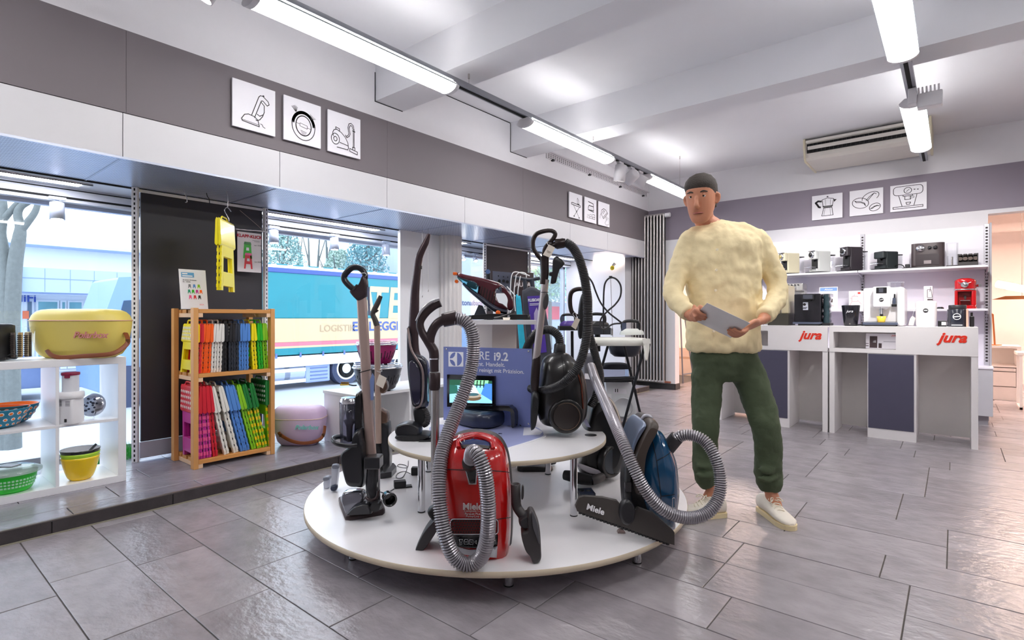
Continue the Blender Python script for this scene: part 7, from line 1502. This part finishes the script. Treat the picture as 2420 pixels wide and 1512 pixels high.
q0 = on_y(2351, 812, 9.3); q0.z = zt; q1 = V((q0.x-.02, 9.3, EYE+(HOR-742)*6.9/FPX)); MB().tube([q0, q1], .01, 8).build('stem', COP, t); MB().tube([q1, q1+V((-.12, 0, -.02))], .012, 8).build('arm', COP, t); MB().cyl(q0, q0+UP*.012, .07, n=20).build('foot', COP, t)
a, b = on_y(2344, 708, 8.9), on_y(2470, 708, 8.9); t = thing('pendant_lamp', 'long slim copper pendant lamp hanging in the next room', 'pendant lamp', (a+b)/2)
MB().prism([V((a.x, 8.85, a.z)), V((b.x, 8.85, a.z)), V((b.x, 8.85, a.z+.04)), V((a.x+.12, 8.85, a.z+.04))], (0, .1, 0)).build('shade', COP, t)
for x in (a.x+.3, b.x-.2): MB().cyl((x, 8.9, a.z+.04), (x, 8.9, 2.75), .003, n=6).build('cable', STEEL, t)
p = on_y(2406, 918, 8.6); t = thing('white_stool', 'white square metal frame stool in the next room', 'stool', V((p.x+.2, 8.6, 0)))
for x in (p.x, p.x+.42):
    for y in (8.4, 8.8): MB().box(x, x+.025, y, y+.025, 0, .62).build('leg', WF, t)
    MB().box(x, x+.025, 8.4, 8.825, 0, .025).build('floor_rail', WF, t)
MB().box(p.x-.02, p.x+.46, 8.38, 8.84, .62, .65).build('seat', WF, t)
for px, py in ((2357, 671), (2381, 676)):
    c = on_y(px, py, 10.6); t = thing('wall_spot', 'left glowing white spotlight on the far wall of the next room' if px == 2357 else 'right glowing white spotlight on the far wall of the next room', 'spotlight', c); MB().cyl(c, c+V((.2, .1, -.05)), .05, n=16).build('lamp_head', lamp_mat('far_spot', (255, 244, 232), 5), t); MB().cyl(c+V((.05, .0, .0)), V((c.x+.05, 11.6, c.z+.05)), .012, n=8).build('arm', COP, t)
p = on_y(1632, 880, 9.6); t = thing('cardboard_box', 'pale cardboard box seen through the left doorway behind the easel', 'box', V((p.x, 9.6, 0)))
MB().box(p.x-.35, p.x+.25, 9.5, 9.9, 0, .5).build('carton', M('carton_pale', (236, 214, 196), .6), t, .003); MB().box(p.x-.35, p.x+.25, 9.499, 9.5, .3, .34).build('tape', M('tape_tan', (206, 170, 140), .4), t)
# ================================================================ STREET OUTSIDE
ZR = -1.1
st('road', MB().box(-70, XG-.4, -30, 80, ZR-.2, ZR), M('road_asphalt', (176, 180, 188), .8, var=.06, scale=.6))
st('sidewalk', MB().box(-8.2, XG-.08, -30, 80, ZR-.1, ZR+.12), M('sidewalk_concrete', (206, 208, 214), .8, var=.04))
TEAL = M('tarpaulin_teal', (22, 128, 140), .5, var=.12, scale=1.5); CREAM = M('tarpaulin_cream', (206, 178, 140), .5); RAIL = M('lorry_white_rail', (236, 240, 246), .5); NAVY = M('lorry_navy', (60, 84, 150), .5); UND = M('lorry_undercarriage', (92, 112, 160), .6, var=.1); TYRE = M('tyre', (58, 66, 92), .8)
t = thing('lorry', 'long teal and cream lorry trailer standing on the street outside the window', 'lorry', (-16.3, 9.0, ZR))
TX, TY0, TY1 = -15.2, 5.1, 14.0
MB().box(TX-2.4, TX, TY0, TY1, 1.02, 2.42).build('upper_tarpaulin', TEAL, t, .03); MB().box(TX-2.4, TX+.002, TY0, TY1, .32, 1.02).build('cream_stripe', CREAM, t)
MB().box(TX-2.4, TX+.002, TY0, TY1, .20, .315).build('red_stripe', M('stripe_red', (226, 110, 126), .5), t); MB().box(TX-2.4, TX+.002, TY0, TY1, .14, .2).build('cream_line', CREAM, t); MB().box(TX-2.4, TX, TY0, TY1, -.06, .14).build('lower_tarpaulin', TEAL, t)
MB().box(TX-2.42, TX+.03, TY0, TY1, 2.36, 2.50).build('roof_rail', NAVY, t, .02); MB().box(TX-2.42, TX+.02, TY0, TY1, 2.50, 2.60).build('roof_edge', RAIL, t)
m = MB()
for i in range(18): m.box(TX+.02, TX+.05, TY0+.1+.5*i, TY0+.42+.5*i, 2.585, 2.612)
tag(m.build('roof_clips', TEAL, t), kind='stuff')
MB().box(TX-2.4, TX+.03, TY0, TY1, -.42, -.1).build('side_rail', RAIL, t, .01)
m = MB()
for i in range(12): m.box(TX+.03, TX+.05, TY0+.3+.75*i, TY0+.36+.75*i, -.14, .0)
m.build('tie_hooks', UND, t); MB().box(TX-2.1, TX-.3, TY0, TY1, -.72, -.42).build('chassis', UND, t)
for y in (6.9, 11.0, 12.3):
    o = MB().cyl((TX-.35, y, ZR+.5), (TX-.03, y, ZR+.5), .5, n=32).build('wheel', TYRE, t); MB().lathe([(.34, 0), (.3, .02), (.27, -.03), (.16, -.02), (.12, .03), (.0001, .03)], (TX-.03, y, ZR+.5), 28, (1, 0, 0), cap=(True, False)).build('rim', RAIL, o)
    m = MB()
    for k in range(10): a = 2*math.pi*k/10; c = V((TX-.045, y+.21*math.cos(a), ZR+.5+.21*math.sin(a))); m.cyl(c, c+V((.02, 0, 0)), .035, n=8)
    m.build('wheel_bolts', TYRE, o)
wy = on_x(820, 868, TX).y
o = MB().cyl((TX-.35, wy, ZR+.5), (TX-.02, wy, ZR+.5), .52, n=36).build('wheel', TYRE, t); MB().lathe([(.36, 0), (.32, .02), (.28, -.04), (.17, -.02), (.13, .04), (.0001, .04)], (TX-.02, wy, ZR+.5), 30, (1, 0, 0), cap=(True, False)).build('rim', RAIL, o)
m = MB()
for k in range(10): a = 2*math.pi*k/10; c = V((TX-.05, wy+.22*math.cos(a), ZR+.5+.22*math.sin(a))); m.cyl(c, c+V((.025, 0, 0)), .035, n=8)
m.build('wheel_bolts', TYRE, o)
pa_ = on_x(724, 862, TX); pb2 = on_x(782, 862, TX); MB().box(TX-.6, TX-.04, pa_.y, pb2.y, -.95, -.34).build('tool_box', M('lorry_box_grey', (150, 166, 206), .5), t, .04)
m = MB()
for i in range(4): m.box(TX-.04, TX-.02, pa_.y+.15, pb2.y-.1, -.85+.11*i, -.82+.11*i)
m.build('box_ribs', UND, t)
for px in (652, 688): p = on_x(px, 866, TX-.3); MB().cyl((TX-.35, p.y-.32, -.62), (TX-.35, p.y+.32, -.62), .3, n=22).build('air_tank', M('tank_silver', (190, 200, 224), .3, metal=.4), t)
for z in (-.52, -.85): MB().box(TX-.02, TX+.02, on_x(640, 860, TX).y, on_x(722, 860, TX).y, z-.05, z+.05).build('side_guard', RAIL, t)
nx = V((1, 0, 0)); uy = V((0, 1, 0))
text('TE', t, V((TX+.01, on_x(948, 720, TX).y, 1.50)), uy, UP, 1.5, CREAM, 'RIGHT', shear=.12, bold=.03, sx=.86); text('A', t, V((TX+.01, on_x(884, 720, TX).y, 1.42)), uy, UP, 1.2, CREAM, 'RIGHT', shear=.12, bold=.03, sx=.55); text('LOGISTIK', t, V((TX+.012, on_x(755, 776, TX).y, .70)), uy, UP, .30, M('lorry_pale_print', (176, 150, 118), .5), 'LEFT', sx=1.0); text('EMIL EGGER', t, V((TX+.012, on_x(832, 774, TX).y, .74)), uy, UP, .42, NAVY, 'LEFT', bold=.012)
MB().prism([V((TX-.05, y, z)) for y, z in ((3.6, -.75), (4.9, -.75), (4.9, 2.1), (3.9, 2.0), (3.6, 1.0), (3.5, .2))], (-2.2, 0, 0)).build('cab', M('cab_blue_grey', (120, 150, 196), .4), t, .06)
MB().prism([V((TX-.04, y, z)) for y, z in ((3.8, .55), (4.5, .55), (4.5, 1.5), (4.0, 1.45))], (-.02, 0, 0)).build('cab_window', M('cab_glass', (60, 80, 104), .1), t); MB().cyl((TX-.4, 4.1, ZR+.5), (TX-.02, 4.1, ZR+.5), .5, n=30).build('wheel', TYRE, t)
# parked car
CARM = M('car_grey_blue', (112, 130, 170), .25, metal=.5, coat=.5)
t = thing('car', 'grey blue parked car with red tail light seen through the white cube shelf', 'car', (-19.2, 1.0, ZR))
cy = on_x(2, 923, -18.4).y
pr = [(-3.2, .35), (-3.1, .62), (-2.2, .80), (-1.4, 1.22), (-.2, 1.28), (.7, 1.1), (1.05, .92), (1.12, .6), (1.05, .32)]
MB().loft([[V((-18.4-dx, cy+y*s_, ZR+z*sz)) for y, z in pr] for dx, s_, sz in ((0.06, .99, .97), (0, 1, 1), (-.0+1.6, 1, 1), (1.66, .99, .97))]).build('car_body', CARM, t)
MB().prism([V((-18.385, cy+y, ZR+z)) for y, z in ((-1.9, .85), (-1.35, 1.16), (-.2, 1.2), (.45, 1.08), (.6, .9))], (.005, 0, 0)).build('side_window', M('car_glass', (40, 52, 70), .1), t)
for y in (0, -2.3):
    o = MB().cyl((-18.6, cy+y, ZR+.31), (-18.37, cy+y, ZR+.31), .31, n=30).build('wheel', TYRE, t); MB().cyl((-18.372, cy+y, ZR+.31), (-18.36, cy+y, ZR+.31), .22, n=26).build('rim', M('rim_dark', (150, 156, 172), .4), o)
    for k in range(10): a = 2*math.pi*k/10; c = V((-18.355, cy+y+.12*math.cos(a), ZR+.31+.12*math.sin(a))); MB().obox(c, V((0, math.cos(a), math.sin(a))), V((0, -math.sin(a), math.cos(a))), nx, .10, .018, .006).build('spoke', RAIL, o)
MB().prism([V((-18.39, cy+y, ZR+z)) for y, z in ((.55, .92), (1.06, .93), (1.1, .72), (.95, .78))], (.012, 0, 0)).build('tail_light', M('tail_light_red', (214, 40, 60), .3), t)
# building opposite with shop front
BW_ = M('facade_white', (236, 240, 246), .7, var=.02); LAV = M('fascia_lavender', (168, 184, 226), .6); BLC = M('column_pale_blue', (140, 184, 234), .6)
t = thing('building', 'white flat building with shop front and blue fascia across the street, left', 'building', (-28, 4, ZR))
MB().box(-34, -26, -6, 11, 1.9, 3.7).build('upper_wall', BW_, t); MB().box(-34, -27.5, -6, 11, ZR, 1.9).build('shop_wall', M('shop_wall_white', (226, 232, 242), .7), t)
MB().box(-26.4, -25, -6, 11, 3.62, 3.74).build('roof_edge', M('roof_edge_blue', (190, 204, 226), .6), t)
ca = on_x(51, 660, -24.6).y
MB().box(-27.5, -24.6, ca, 11, 1.93, 2.78).build('canopy', LAV, t)
for i in range(9): MB().box(-24.605, -24.595, ca+.6+.7*i, ca+.62+.7*i, 1.95, 2.76).build('canopy_joint', M('joint_blue', (130, 150, 200), .6), t)
MB().box(-24.605, -24.59, ca, 11, 2.40, 2.43).build('canopy_line', M('joint_blue', (130, 150, 200), .6), t)
MB().box(-25.2, -24.4, on_x(22, 700, -24.4).y, on_x(51, 700, -24.4).y, ZR, 2.9).build('column', BLC, t)
GLT = M('shop_glass_teal', (124, 176, 186), .15, var=.4, scale=2)
for a, b, m_ in ((60, 80, M('shop_dark', (96, 116, 136), .3)), (86, 140, GLT), (143, 158, GLT), (160, 197, GLT)):
    y0, y1 = on_x(a, 720, -27.4).y, on_x(b, 720, -27.4).y
    o = MB().box(-27.5, -27.42, y0, y1, ZR+.1, 1.72).build('window', RAIL, t); MB().box(-27.43, -27.39, y0+.06, y1-.06, ZR+.2, 1.66).build('pane', m_, o)
for a, b, z0_, m_ in ((53, 68, 1.0, M('sign_orange', (240, 120, 84), .5)), (60, 72, .2, M('poster_cream', (236, 214, 150), .5)), (92, 118, 1.0, M('poster_blue', (70, 140, 180), .5)), (204, 240, .9, M('window_grey_blue', (150, 170, 200), .4)), (242, 280, .9, M('window_grey_blue', (150, 170, 200), .4))):
    MB().box(-27.38, -27.36, on_x(a, 720, -27.4).y, on_x(b, 720, -27.4).y, z0_, z0_+.3).build('shop_sign', m_, t)
text('HiFi', t, V((-27.3, on_x(58, 714, -27.3).y, 1.78)), uy, UP, .42, M('letters_blue', (50, 80, 170), .5), bold=.012); text('Fust', t, V((-27.3, on_x(257, 717, -27.3).y, 1.72)), uy, UP, .62, M('letters_red', (226, 80, 96), .5), bold=.02)
# bank and houses farther right
t = thing('building', 'pale bank building with lettering across the street, seen right of the fluted column', 'building', (-26, 28, ZR))
MB().box(-34, -24, 20.6, 31.5, ZR, 3.0).build('lower_wall', BW_, t); MB().box(-34, -24.3, 20.6, 31.5, 3.0, 8.5).build('upper_wall', M('facade_grey_blue', (206, 216, 232), .7), t)
text('Kantonalbank', t, V((-23.98, on_x(1107, 718, -24).y, 1.98)), uy, UP, .5, M('letters_slate', (100, 108, 150), .5), bold=.01)
for i in range(4): MB().box(-24.02, -23.96, 21.2+2.5*i, 23.1+2.5*i, ZR+.3, .9).build('window', M('window_pale_blue', (150, 176, 216), .25), t)
t = thing('building', 'grey office building with window rows across the street, behind the vacuum hose', 'building', (-26, 44, ZR))
MB().box(-36, -24, 32, 62, ZR, 12).build('wall', M('office_pale', (186, 200, 214), .7), t)
for k in range(3):
    for i in range(10):
        y = 33+2.7*i; z = 3.2+2.9*k; o = MB().box(-24.02, -23.93, y, y+2.1, z, z+1.9).build('window', M('office_window_frame', (214, 222, 232), .5), t); MB().box(-23.94, -23.9, y+.12, y+1.0, z+.12, z+1.78).build('pane', M('office_pane', (96, 128, 150), .12, var=.3, scale=1), o); MB().box(-23.94, -23.9, y+1.1, y+1.98, z+.12, z+1.78).build('pane', M('office_pane', (96, 128, 150), .12, var=.3, scale=1), o)
MB().box(-24, -23, 32, 60, 2.2, 2.7).build('awning', M('awning_white', (226, 226, 236), .6), t)
for i, cm in enumerate(((220, 60, 90), (150, 70, 150), (60, 110, 180), (230, 140, 150), (90, 160, 200), (214, 60, 70))): MB().box(-24, -23.9, 33+3.0*i, 34.9+3.0*i, .9, 1.9).build('shop_sign', M('shop_sign_%d' % i, cm, .5), t)
# trees
BARK = M('bark_grey', (112, 116, 114), .9, var=.25, scale=20, bump=.5)
t = thing('bare_tree', 'leafless forked tree on the pavement at the left edge of the window', 'tree', on_x(22, 1010, -10.2))
dT = 7.55
for pts, rr_ in (([(16, 1060), (18, 800), (14, 700), (12, 640), (6, 590), (2, 550), (8, 505), (4, 455), (-4, 410)], [.12, .11, .10, .085, .075, .06, .05, .045, .035]), ([(28, 1060), (26, 800), (30, 700), (36, 620), (46, 560), (48, 536), (42, 508), (48, 490), (66, 478), (84, 472), (110, 455)], [.11, .10, .095, .085, .075, .06, .05, .045, .04, .035, .025]), ([(48, 545), (66, 524), (82, 502), (90, 478), (96, 440)], [.055, .045, .04, .035, .025]), ([(6, 520), (24, 500), (40, 482), (58, 470), (80, 450)], [.05, .04, .035, .03, .02])):
    stube([W(x, y, dT) for x, y in pts], rr_, 10, 6).build('trunk' if pts[0][1] > 1000 else 'branch', BARK, t)
def leaftree(label, px, dd, zb, zt, r, colr, seed, dens=4200):
    rg_ = random.Random(seed); c = W(px, 750, dd); t = thing('tree', label, 'tree', V((c.x, c.y, ZR)), 'pale trees behind the lorry')
    m = MB(); 
    for k in range(dens):
        z = zb+(zt-zb)*rg_.random()**1.1; q_ = r*(1-.75*((z-zb)/(zt-zb)))*math.sqrt(rg_.random()); a = rg_.uniform(0, 6.28); p = V((c.x+q_*math.cos(a), c.y+q_*math.sin(a), z)); s_ = .05+.07*rg_.random()
        u1 = V((rg_.uniform(-1, 1), rg_.uniform(-1, 1), rg_.uniform(-1, 1))).normalized(); u2 = u1.orthogonal().normalized(); m.add([p-u1*s_, p+u2*s_*.5, p+u1*s_, p-u2*s_*.5], [(0, 1, 2, 3)])
    tag(m.build('foliage', M('foliage_'+str(colr[0]), colr, .8, var=.3), t, fixn=False), kind='stuff'); MB().cyl((c.x, c.y, ZR), (c.x, c.y, zb+(zt-zb)*.8), .16, .05, 10).build('trunk', BARK, t)
    for k in range(7):
        a = rg_.uniform(0, 6.28); z = zb+(zt-zb)*.15*k/2; MB().tube([V((c.x, c.y, z)), V((c.x+r*.4*math.cos(a), c.y+r*.4*math.sin(a), z+.7)), V((c.x+r*.6*math.cos(a), c.y+r*.6*math.sin(a), z+1.6))], [.07, .05, .02], 6).build('branch', BARK, t)
leaftree('pale green conifer behind the left part of the lorry', 668, 30, 2.2, 6.6, 1.9, (150, 180, 176), 1); leaftree('loose pale shrub tree behind the middle of the lorry', 800, 33, 2.0, 5.2, 1.8, (176, 196, 184), 2, 2600); leaftree('bluish green conifer behind the right end of the lorry', 866, 31, 2.2, 7.5, 1.7, (106, 150, 156), 3); leaftree('fresh green street tree before the office building', 1345, 31, 2.0, 7.5, 2.0, (150, 196, 130), 4); leaftree('second fresh green street tree near the black hose', 1300, 36, 2.5, 8.0, 2.2, (160, 200, 140), 5, 3000)
t = thing('bare_tree', 'slim leafless trees in a row behind the middle of the lorry', 'tree', W(740, 760, 34))
for i, (x0, x1, yt) in enumerate(((716, 700, 540), (732, 728, 530), (748, 756, 545), (757, 790, 570), (775, 770, 550))): stube([W(x0, 760, 34), W((x0*2+x1)/3, 640, 34), W(x1, yt, 34)], [.12, .08, .03], 6).build('trunk', BARK, t); stube([W((x0+x1)/2, 620, 34), W(x1+(-16 if i % 2 else 15), yt+14, 34)], [.05, .02], 6).build('branch', BARK, t)
# ================================================================ PERSON
SKIN = M('skin', (206, 140, 108), .5, var=.06); SHIRT = M('cream_shirt', (240, 222, 176), .8, var=.05, bump=.25, bscale=30); TROU = M('olive_trousers', (74, 86, 62), .85, var=.15, bump=.3, bscale=40)
HAIR = M('short_dark_hair', (62, 54, 48), .7, var=.3, scale=60, bump=.6, bscale=150); SHOEW = M('shoe_off_white', (234, 226, 212), .6, var=.05, bump=.15, bscale=60); SOLE = M('sole_cream_gum', (234, 216, 172), .6)
base = on_z(1740, 1215, 0)
t = thing('person', 'person in cream shirt, olive trousers and white sneakers walking with a paper in both hands', 'person', base)
def fused(mb, name, mat, vox, it=6, fac=.5, folds=0):
    o = mb.build(name, mat, t); r = o.modifiers.new('fuse', 'REMESH'); r.mode = 'VOXEL'; r.voxel_size = vox; r.use_smooth_shade = True
    s_ = o.modifiers.new('soften', 'SMOOTH'); s_.iterations = it; s_.factor = fac
    if folds:
        tx = bpy.data.textures.new(name+'_folds', 'CLOUDS'); tx.noise_scale = .075; tx.noise_depth = 2
        dm = o.modifiers.new('folds', 'DISPLACE'); dm.texture = tx; dm.strength = folds; dm.mid_level = .5
    return o
DP = 2.86
hc = W(1657, 470, 2.80); hf = (-FW*.80-RT*.50-UP*.28).normalized(); hs_ = hf.cross(UP).normalized(); hu = hs_.cross(hf).normalized()
Hp = lambda f, s, u: hc+hf*f+hs_*s+hu*u
body = MB()
rings = []
for u, a, b, off in ((-.118, .022, .020, .062), (-.108, .040, .036, .052), (-.085, .054, .060, .032), (-.055, .064, .078, .014), (-.02, .070, .090, .004), (.02, .074, .098, -.004), (.06, .074, .098, -.008), (.09, .064, .084, -.010), (.112, .042, .056, -.012), (.12, .015, .02, -.012)):
    rings.append(sring(hc+hu*u+hf*off, hs_, hf, a, b, 24, 2.2))
body.loft(rings)
nose = stube([Hp(.094, 0, .02), Hp(.103, 0, .0), Hp(.112, 0, -.022), Hp(.098, 0, -.034)], [.008, .010, .014, .010], 10, 4); body = join(body, nose)
for sg in (-1, 1):
    body = join(body, stube([Hp(.0, sg*.073, .022), Hp(-.012, sg*.084, .012), Hp(-.012, sg*.083, -.012), Hp(.0, sg*.074, -.03)], [.008, .011, .010, .006], 8, 4))
nb_ = W(1690, 545, 2.86)
body = join(body, stube([Hp(-.03, 0, -.06), Hp(-.045, 0, -.12), nb_, nb_-UP*.06], [.05, .052, .058, .08], 16, 5))
# torso, hips and limbs under the clothes
body = join(body, bodyloft([(548, 1660, 1732, 2.81, 2.91), (570, 1632, 1786, 2.785, 2.935), (640, 1630, 1786, 2.77, 2.95), (740, 1640, 1778, 2.78, 2.94), (850, 1640, 1784, 2.77, 2.95), (880, 1650, 1780, 2.79, 2.94)], 2.4))
ARM_L = [W(1630, 568, 2.86), W(1606, 632, 2.85), W(1590, 692, 2.80), W(1612, 724, 2.72), W(1634, 747, 2.645)]
ARM_R = [W(1792, 566, 2.86), W(1822, 630, 2.86), W(1838, 692, 2.82), W(1822, 728, 2.73), W(1800, 757, 2.645)]
LEG_L = [W(1678, 860, 2.86), W(1670, 935, 2.84), W(1667, 1010, 2.81), W(1670, 1085, 2.85), W(1684, 1160, 2.86)]
LEG_R = [W(1752, 860, 2.86), W(1786, 935, 2.82), W(1810, 1005, 2.78), W(1818, 1085, 2.82), W(1822, 1165, 2.84)]
for P_ in (ARM_L, ARM_R): body = join(body, stube(P_, [.046, .042, .037, .034, .024], 14, 6))
for P_ in (LEG_L, LEG_R): body = join(body, stube(P_, [.075, .066, .05, .046, .032], 16, 6))
for a, b in ((LEG_L[-1], on_z(1670, 1212, 0)+UP*.05), (LEG_R[-1], on_z(1836, 1226, 0)+UP*.05)): body = join(body, stube([a, (a+b)/2, b], [.033, .035, .03], 12, 4))
# sheet frame: hands close on its left and right edges
su = (W(1762, 786, 2.55)-W(1640, 728, 2.58)).normalized(); sv = (-FW*.9+UP*.42-RT*.05); sv = (sv-su*sv.dot(su)).normalized(); sn = su.cross(sv); so = W(1700, 758, 2.545)
def hand(wrist, g, al):                   # wrist joint, point on the sheet's edge, inward direction along the sheet
    global body
    d = g-wrist; pw = (sv-al*sv.dot(al)).normalized(); k0 = g-al*.018
    body = join(body, stube([wrist-d*.25, wrist+d*.05, wrist+d*.35, wrist+d*.7, k0], [(.024, .020), (.026, .019), (.036, .018), (.041, .016), (.038, .012)], 16, 5, flat=pw))
    for off, L in ((-.030, .056), (-.0105, .068), (.0095, .066), (.029, .054)):
        k = k0+pw*off
        body = join(body, stube([k-d.normalized()*.02, k+al*.006+sn*.006, k+al*L*.42+sn*.015, k+al*L*.78+sn*.014, k+al*L+sn*.0095], [.0088, .0092, .0085, .0078, .0062], 10, 4))
    k = wrist+d*.30+pw*.026
    body = join(body, stube([k, k+d*.25+pw*.020-sn*.010, g-al*.004+pw*.030-sn*.016, g+al*.022+pw*.024-sn*.0105], [.014, .0125, .0105, .0078], 10, 5))
eL = so-su*.104-sv*.015; eR = so+su*.104-sv*.015
hand(ARM_L[-1], eL, su); hand(ARM_R[-1], eR, -su)
fused(body, 'body', SKIN, .0042, 4)
# face
for sg in (-1, 1):
    c = Hp(.077, sg*.031, .022)
    MB().lathe([(.0001, -.012), (.009, -.0085), (.0124, 0), (.009, .0085), (.0001, .012)], c+hu*.0045-hf*.001, 16, hf, cap=(False, False)).build('eyelid', SKIN, t); e = MB().lathe([(.0001, -.011), (.008, -.008), (.0112, 0), (.008, .008), (.0001, .011)], c, 16, hf, cap=(False, False)).build('eye', M('eye_white', (236, 230, 226), .3), t)
    MB().cyl(c+hf*.009, c+hf*.0118, .0052, .0045, 14).build('iris', M('iris_brown', (50, 34, 26), .2), e)
    stube([Hp(.086, sg*.014, .040), Hp(.088, sg*.032, .046), Hp(.078, sg*.050, .040)], [.003, .0042, .0025], 8, 4).build('eyebrow', HAIR, t)
stube([Hp(.088, -.024, -.062), Hp(.098, -.008, -.060), Hp(.0985, .008, -.060), Hp(.088, .024, -.062)], [(.003, .002), (.0055, .004), (.0055, .004), (.003, .002)], 8, 4).build('mouth', M('lips', (166, 92, 80), .45), t)
m = MB(); rr_ = []
for u, a, b, off in ((-.035, .066, .070, -.034), (.0, .075, .086, -.026), (.035, .079, .096, -.016), (.065, .080, .104, -.008), (.092, .072, .094, -.008), (.116, .052, .068, -.010), (.130, .020, .026, -.012)):
    rr_.append(sring(hc+hu*u+hf*off, hs_, hf, a, b, 28, 2.2))
for j_, r_ in enumerate(rr_):
    kf = .3*(1-j_/6)
    rr_[j_] = [p+hu*kf*((p-hc).dot(hf)) for p in r_]
m.loft(rr_).build('hair', HAIR, t)
# clothes
sh = bodyloft([(530, 1668, 1724, 2.80, 2.925), (540, 1652, 1748, 2.785, 2.94), (552, 1636, 1778, 2.765, 2.955), (572, 1622, 1796, 2.75, 2.965), (605, 1616, 1800, 2.745, 2.972), (660, 1622, 1796, 2.74, 2.975), (720, 1626, 1792, 2.74, 2.975), (780, 1626, 1792, 2.74, 2.98), (822, 1624, 1796, 2.74, 2.98), (832, 1628, 1792, 2.75, 2.97)], 2.5)
for P_ in (ARM_L, ARM_R):
    q_ = [P_[0]+(W(1700, 545, 2.86)-P_[0])*.35]+P_[:-1]+[P_[-2]+(P_[-1]-P_[-2])*.72]
    sh = join(sh, stube([W(1694, 546, 2.86), W(1694, 546, 2.86)*.5+P_[0]*.5+UP*.016, P_[0]+UP*.004], [.056, .056, .056], 16, 5))
    sh = join(sh, stube(q_, [.040, .058, .056, .052, .047, .041], 18, 6))
fused(sh, 'shirt', SHIRT, .010, 4, folds=.030)
col_ = []; nc_ = W(1693, 536, 2.855)
for k in range(21): a = math.radians(-66+k*15.6); col_.append(nc_+UP*(.012+.022*math.sin(a))+RT*.060*math.cos(a)+FW*.062*math.sin(a))
MB().tube(col_, [(.017, .0045)]*21, 10, flat=UP).build('collar', SHIRT, t)
for i in range(5): c = W(1694-i*2, 590+48*i, 2.733); MB().cyl(c, c-FW*.009, .0065, n=12).build('button', M('button_cream', (244, 232, 204), .4), t)
tr = bodyloft([(818, 1634, 1786, 2.765, 2.96), (850, 1633, 1790, 2.755, 2.965), (880, 1640, 1794, 2.765, 2.955), (900, 1650, 1790, 2.78, 2.94)], 2.4)
tr = join(tr, stube([W(1676, 850, 2.86), W(1671, 900, 2.85), W(1669, 950, 2.84), W(1667, 1010, 2.81), W(1667, 1060, 2.84), W(1668, 1105, 2.855), W(1670, 1130, 2.86), W(1680, 1148, 2.86)], [.086, .082, .076, .067, .064, .066, .062, .046], 20, 6))
tr = join(tr, stube([W(1752, 850, 2.86), W(1774, 900, 2.84), W(1792, 950, 2.815), W(1809, 1005, 2.78), W(1815, 1060, 2.80), W(1817, 1110, 2.83), W(1820, 1138, 2.84), W(1822, 1158, 2.84)], [.088, .086, .080, .072, .068, .070, .068, .048], 20, 6))
for y in (1095, 1116, 1030):   # soft folds above the cuffs and behind the knees
    tr = join(tr, stube([W(1644, y+4, 2.80), W(1668, y+9, 2.785), W(1692, y+2, 2.80)], [.010, .016, .010], 8, 4), stube([W(1790, y+12, 2.77), W(1816, y+18, 2.75), W(1842, y+8, 2.77)], [.010, .017, .010], 8, 4))
fused(tr, 'trousers', TROU, .009, 4, folds=.022)
MB().tube([p for p in sring(W(1710, 822, 2.862), RT, FW, .172, .104, 36, 2.4)], [(.016, .004)]*36, 8, True, flat=UP).build('waistband', TROU, t)
def shoe(heel, toe):
    d = toe-heel; d.z = 0; L = d.length; d.normalize(); s = d.cross(UP)
    heel = V((heel.x, heel.y, 0)); rg = []
    for f, hw, zt, zb in ((0, .018, .075, .03), (.03, .034, .098, .02), (.16, .037, .108, .02), (.32, .038, .105, .02), (.45, .040, .088, .02), (.6, .045, .070, .02), (.76, .047, .058, .02), (.9, .042, .050, .02), (.97, .028, .042, .02), (1.0, .012, .034, .022)):
        c = heel+d*L*f+UP*(zt+zb)/2; rg.append(sring(c, s, UP, hw, (zt-zb)/2, 20, 2.3))
    o = MB().loft(rg).build('shoe', SHOEW, t)
    ol = [(0, .018), (.03, .033), (.3, .036), (.55, .042), (.75, .048), (.9, .043), (.97, .030), (1.005, .012)]
    pts = [heel+d*L*(f*1.03-.015)+s*w_ for f, w_ in ol]+[heel+d*L*(f*1.03-.015)-s*w_ for f, w_ in ol[::-1]]
    MB().prism(pts, (0, 0, .024)).build('sole', SOLE, o, .006)
    for i in range(5):
        f = .40+.065*i; z = .106-.0105*i; c = heel+d*L*f+UP*(z+.002); stube([c-s*.024-UP*.012, c-s*.01+d*.006+UP*.002, c+s*.01-d*.006+UP*.002, c+s*.024-UP*.012], .0028, 6, 4).build('lace', M('lace_cream', (240, 232, 214), .7), o)
    c = heel+d*L*.44+UP*.106
    for sg in (-1, 1): stube([c, c+s*.022*sg+d*.012+UP*.008, c+s*.032*sg+d*.03-UP*.006, c+s*.012*sg+d*.012], .0026, 6, 5).build('lace', M('lace_cream', (240, 232, 214), .7), o)
shoe(on_z(1798, 1206, 0), on_z(1872, 1254, 0)); shoe(on_z(1712, 1218, 0), on_z(1604, 1226, 0))
# paper sheet held by the person
q = [so-su*.105-sv*.10, so+su*.105-sv*.10, so+su*.105+sv*.10, so-su*.105+sv*.10]
solo('paper_sheet', MB().prism(q, sn*.0012), M('paper_sheet_white', (240, 238, 236), .6), 'white sheet of paper held level by the walking person', 'paper')
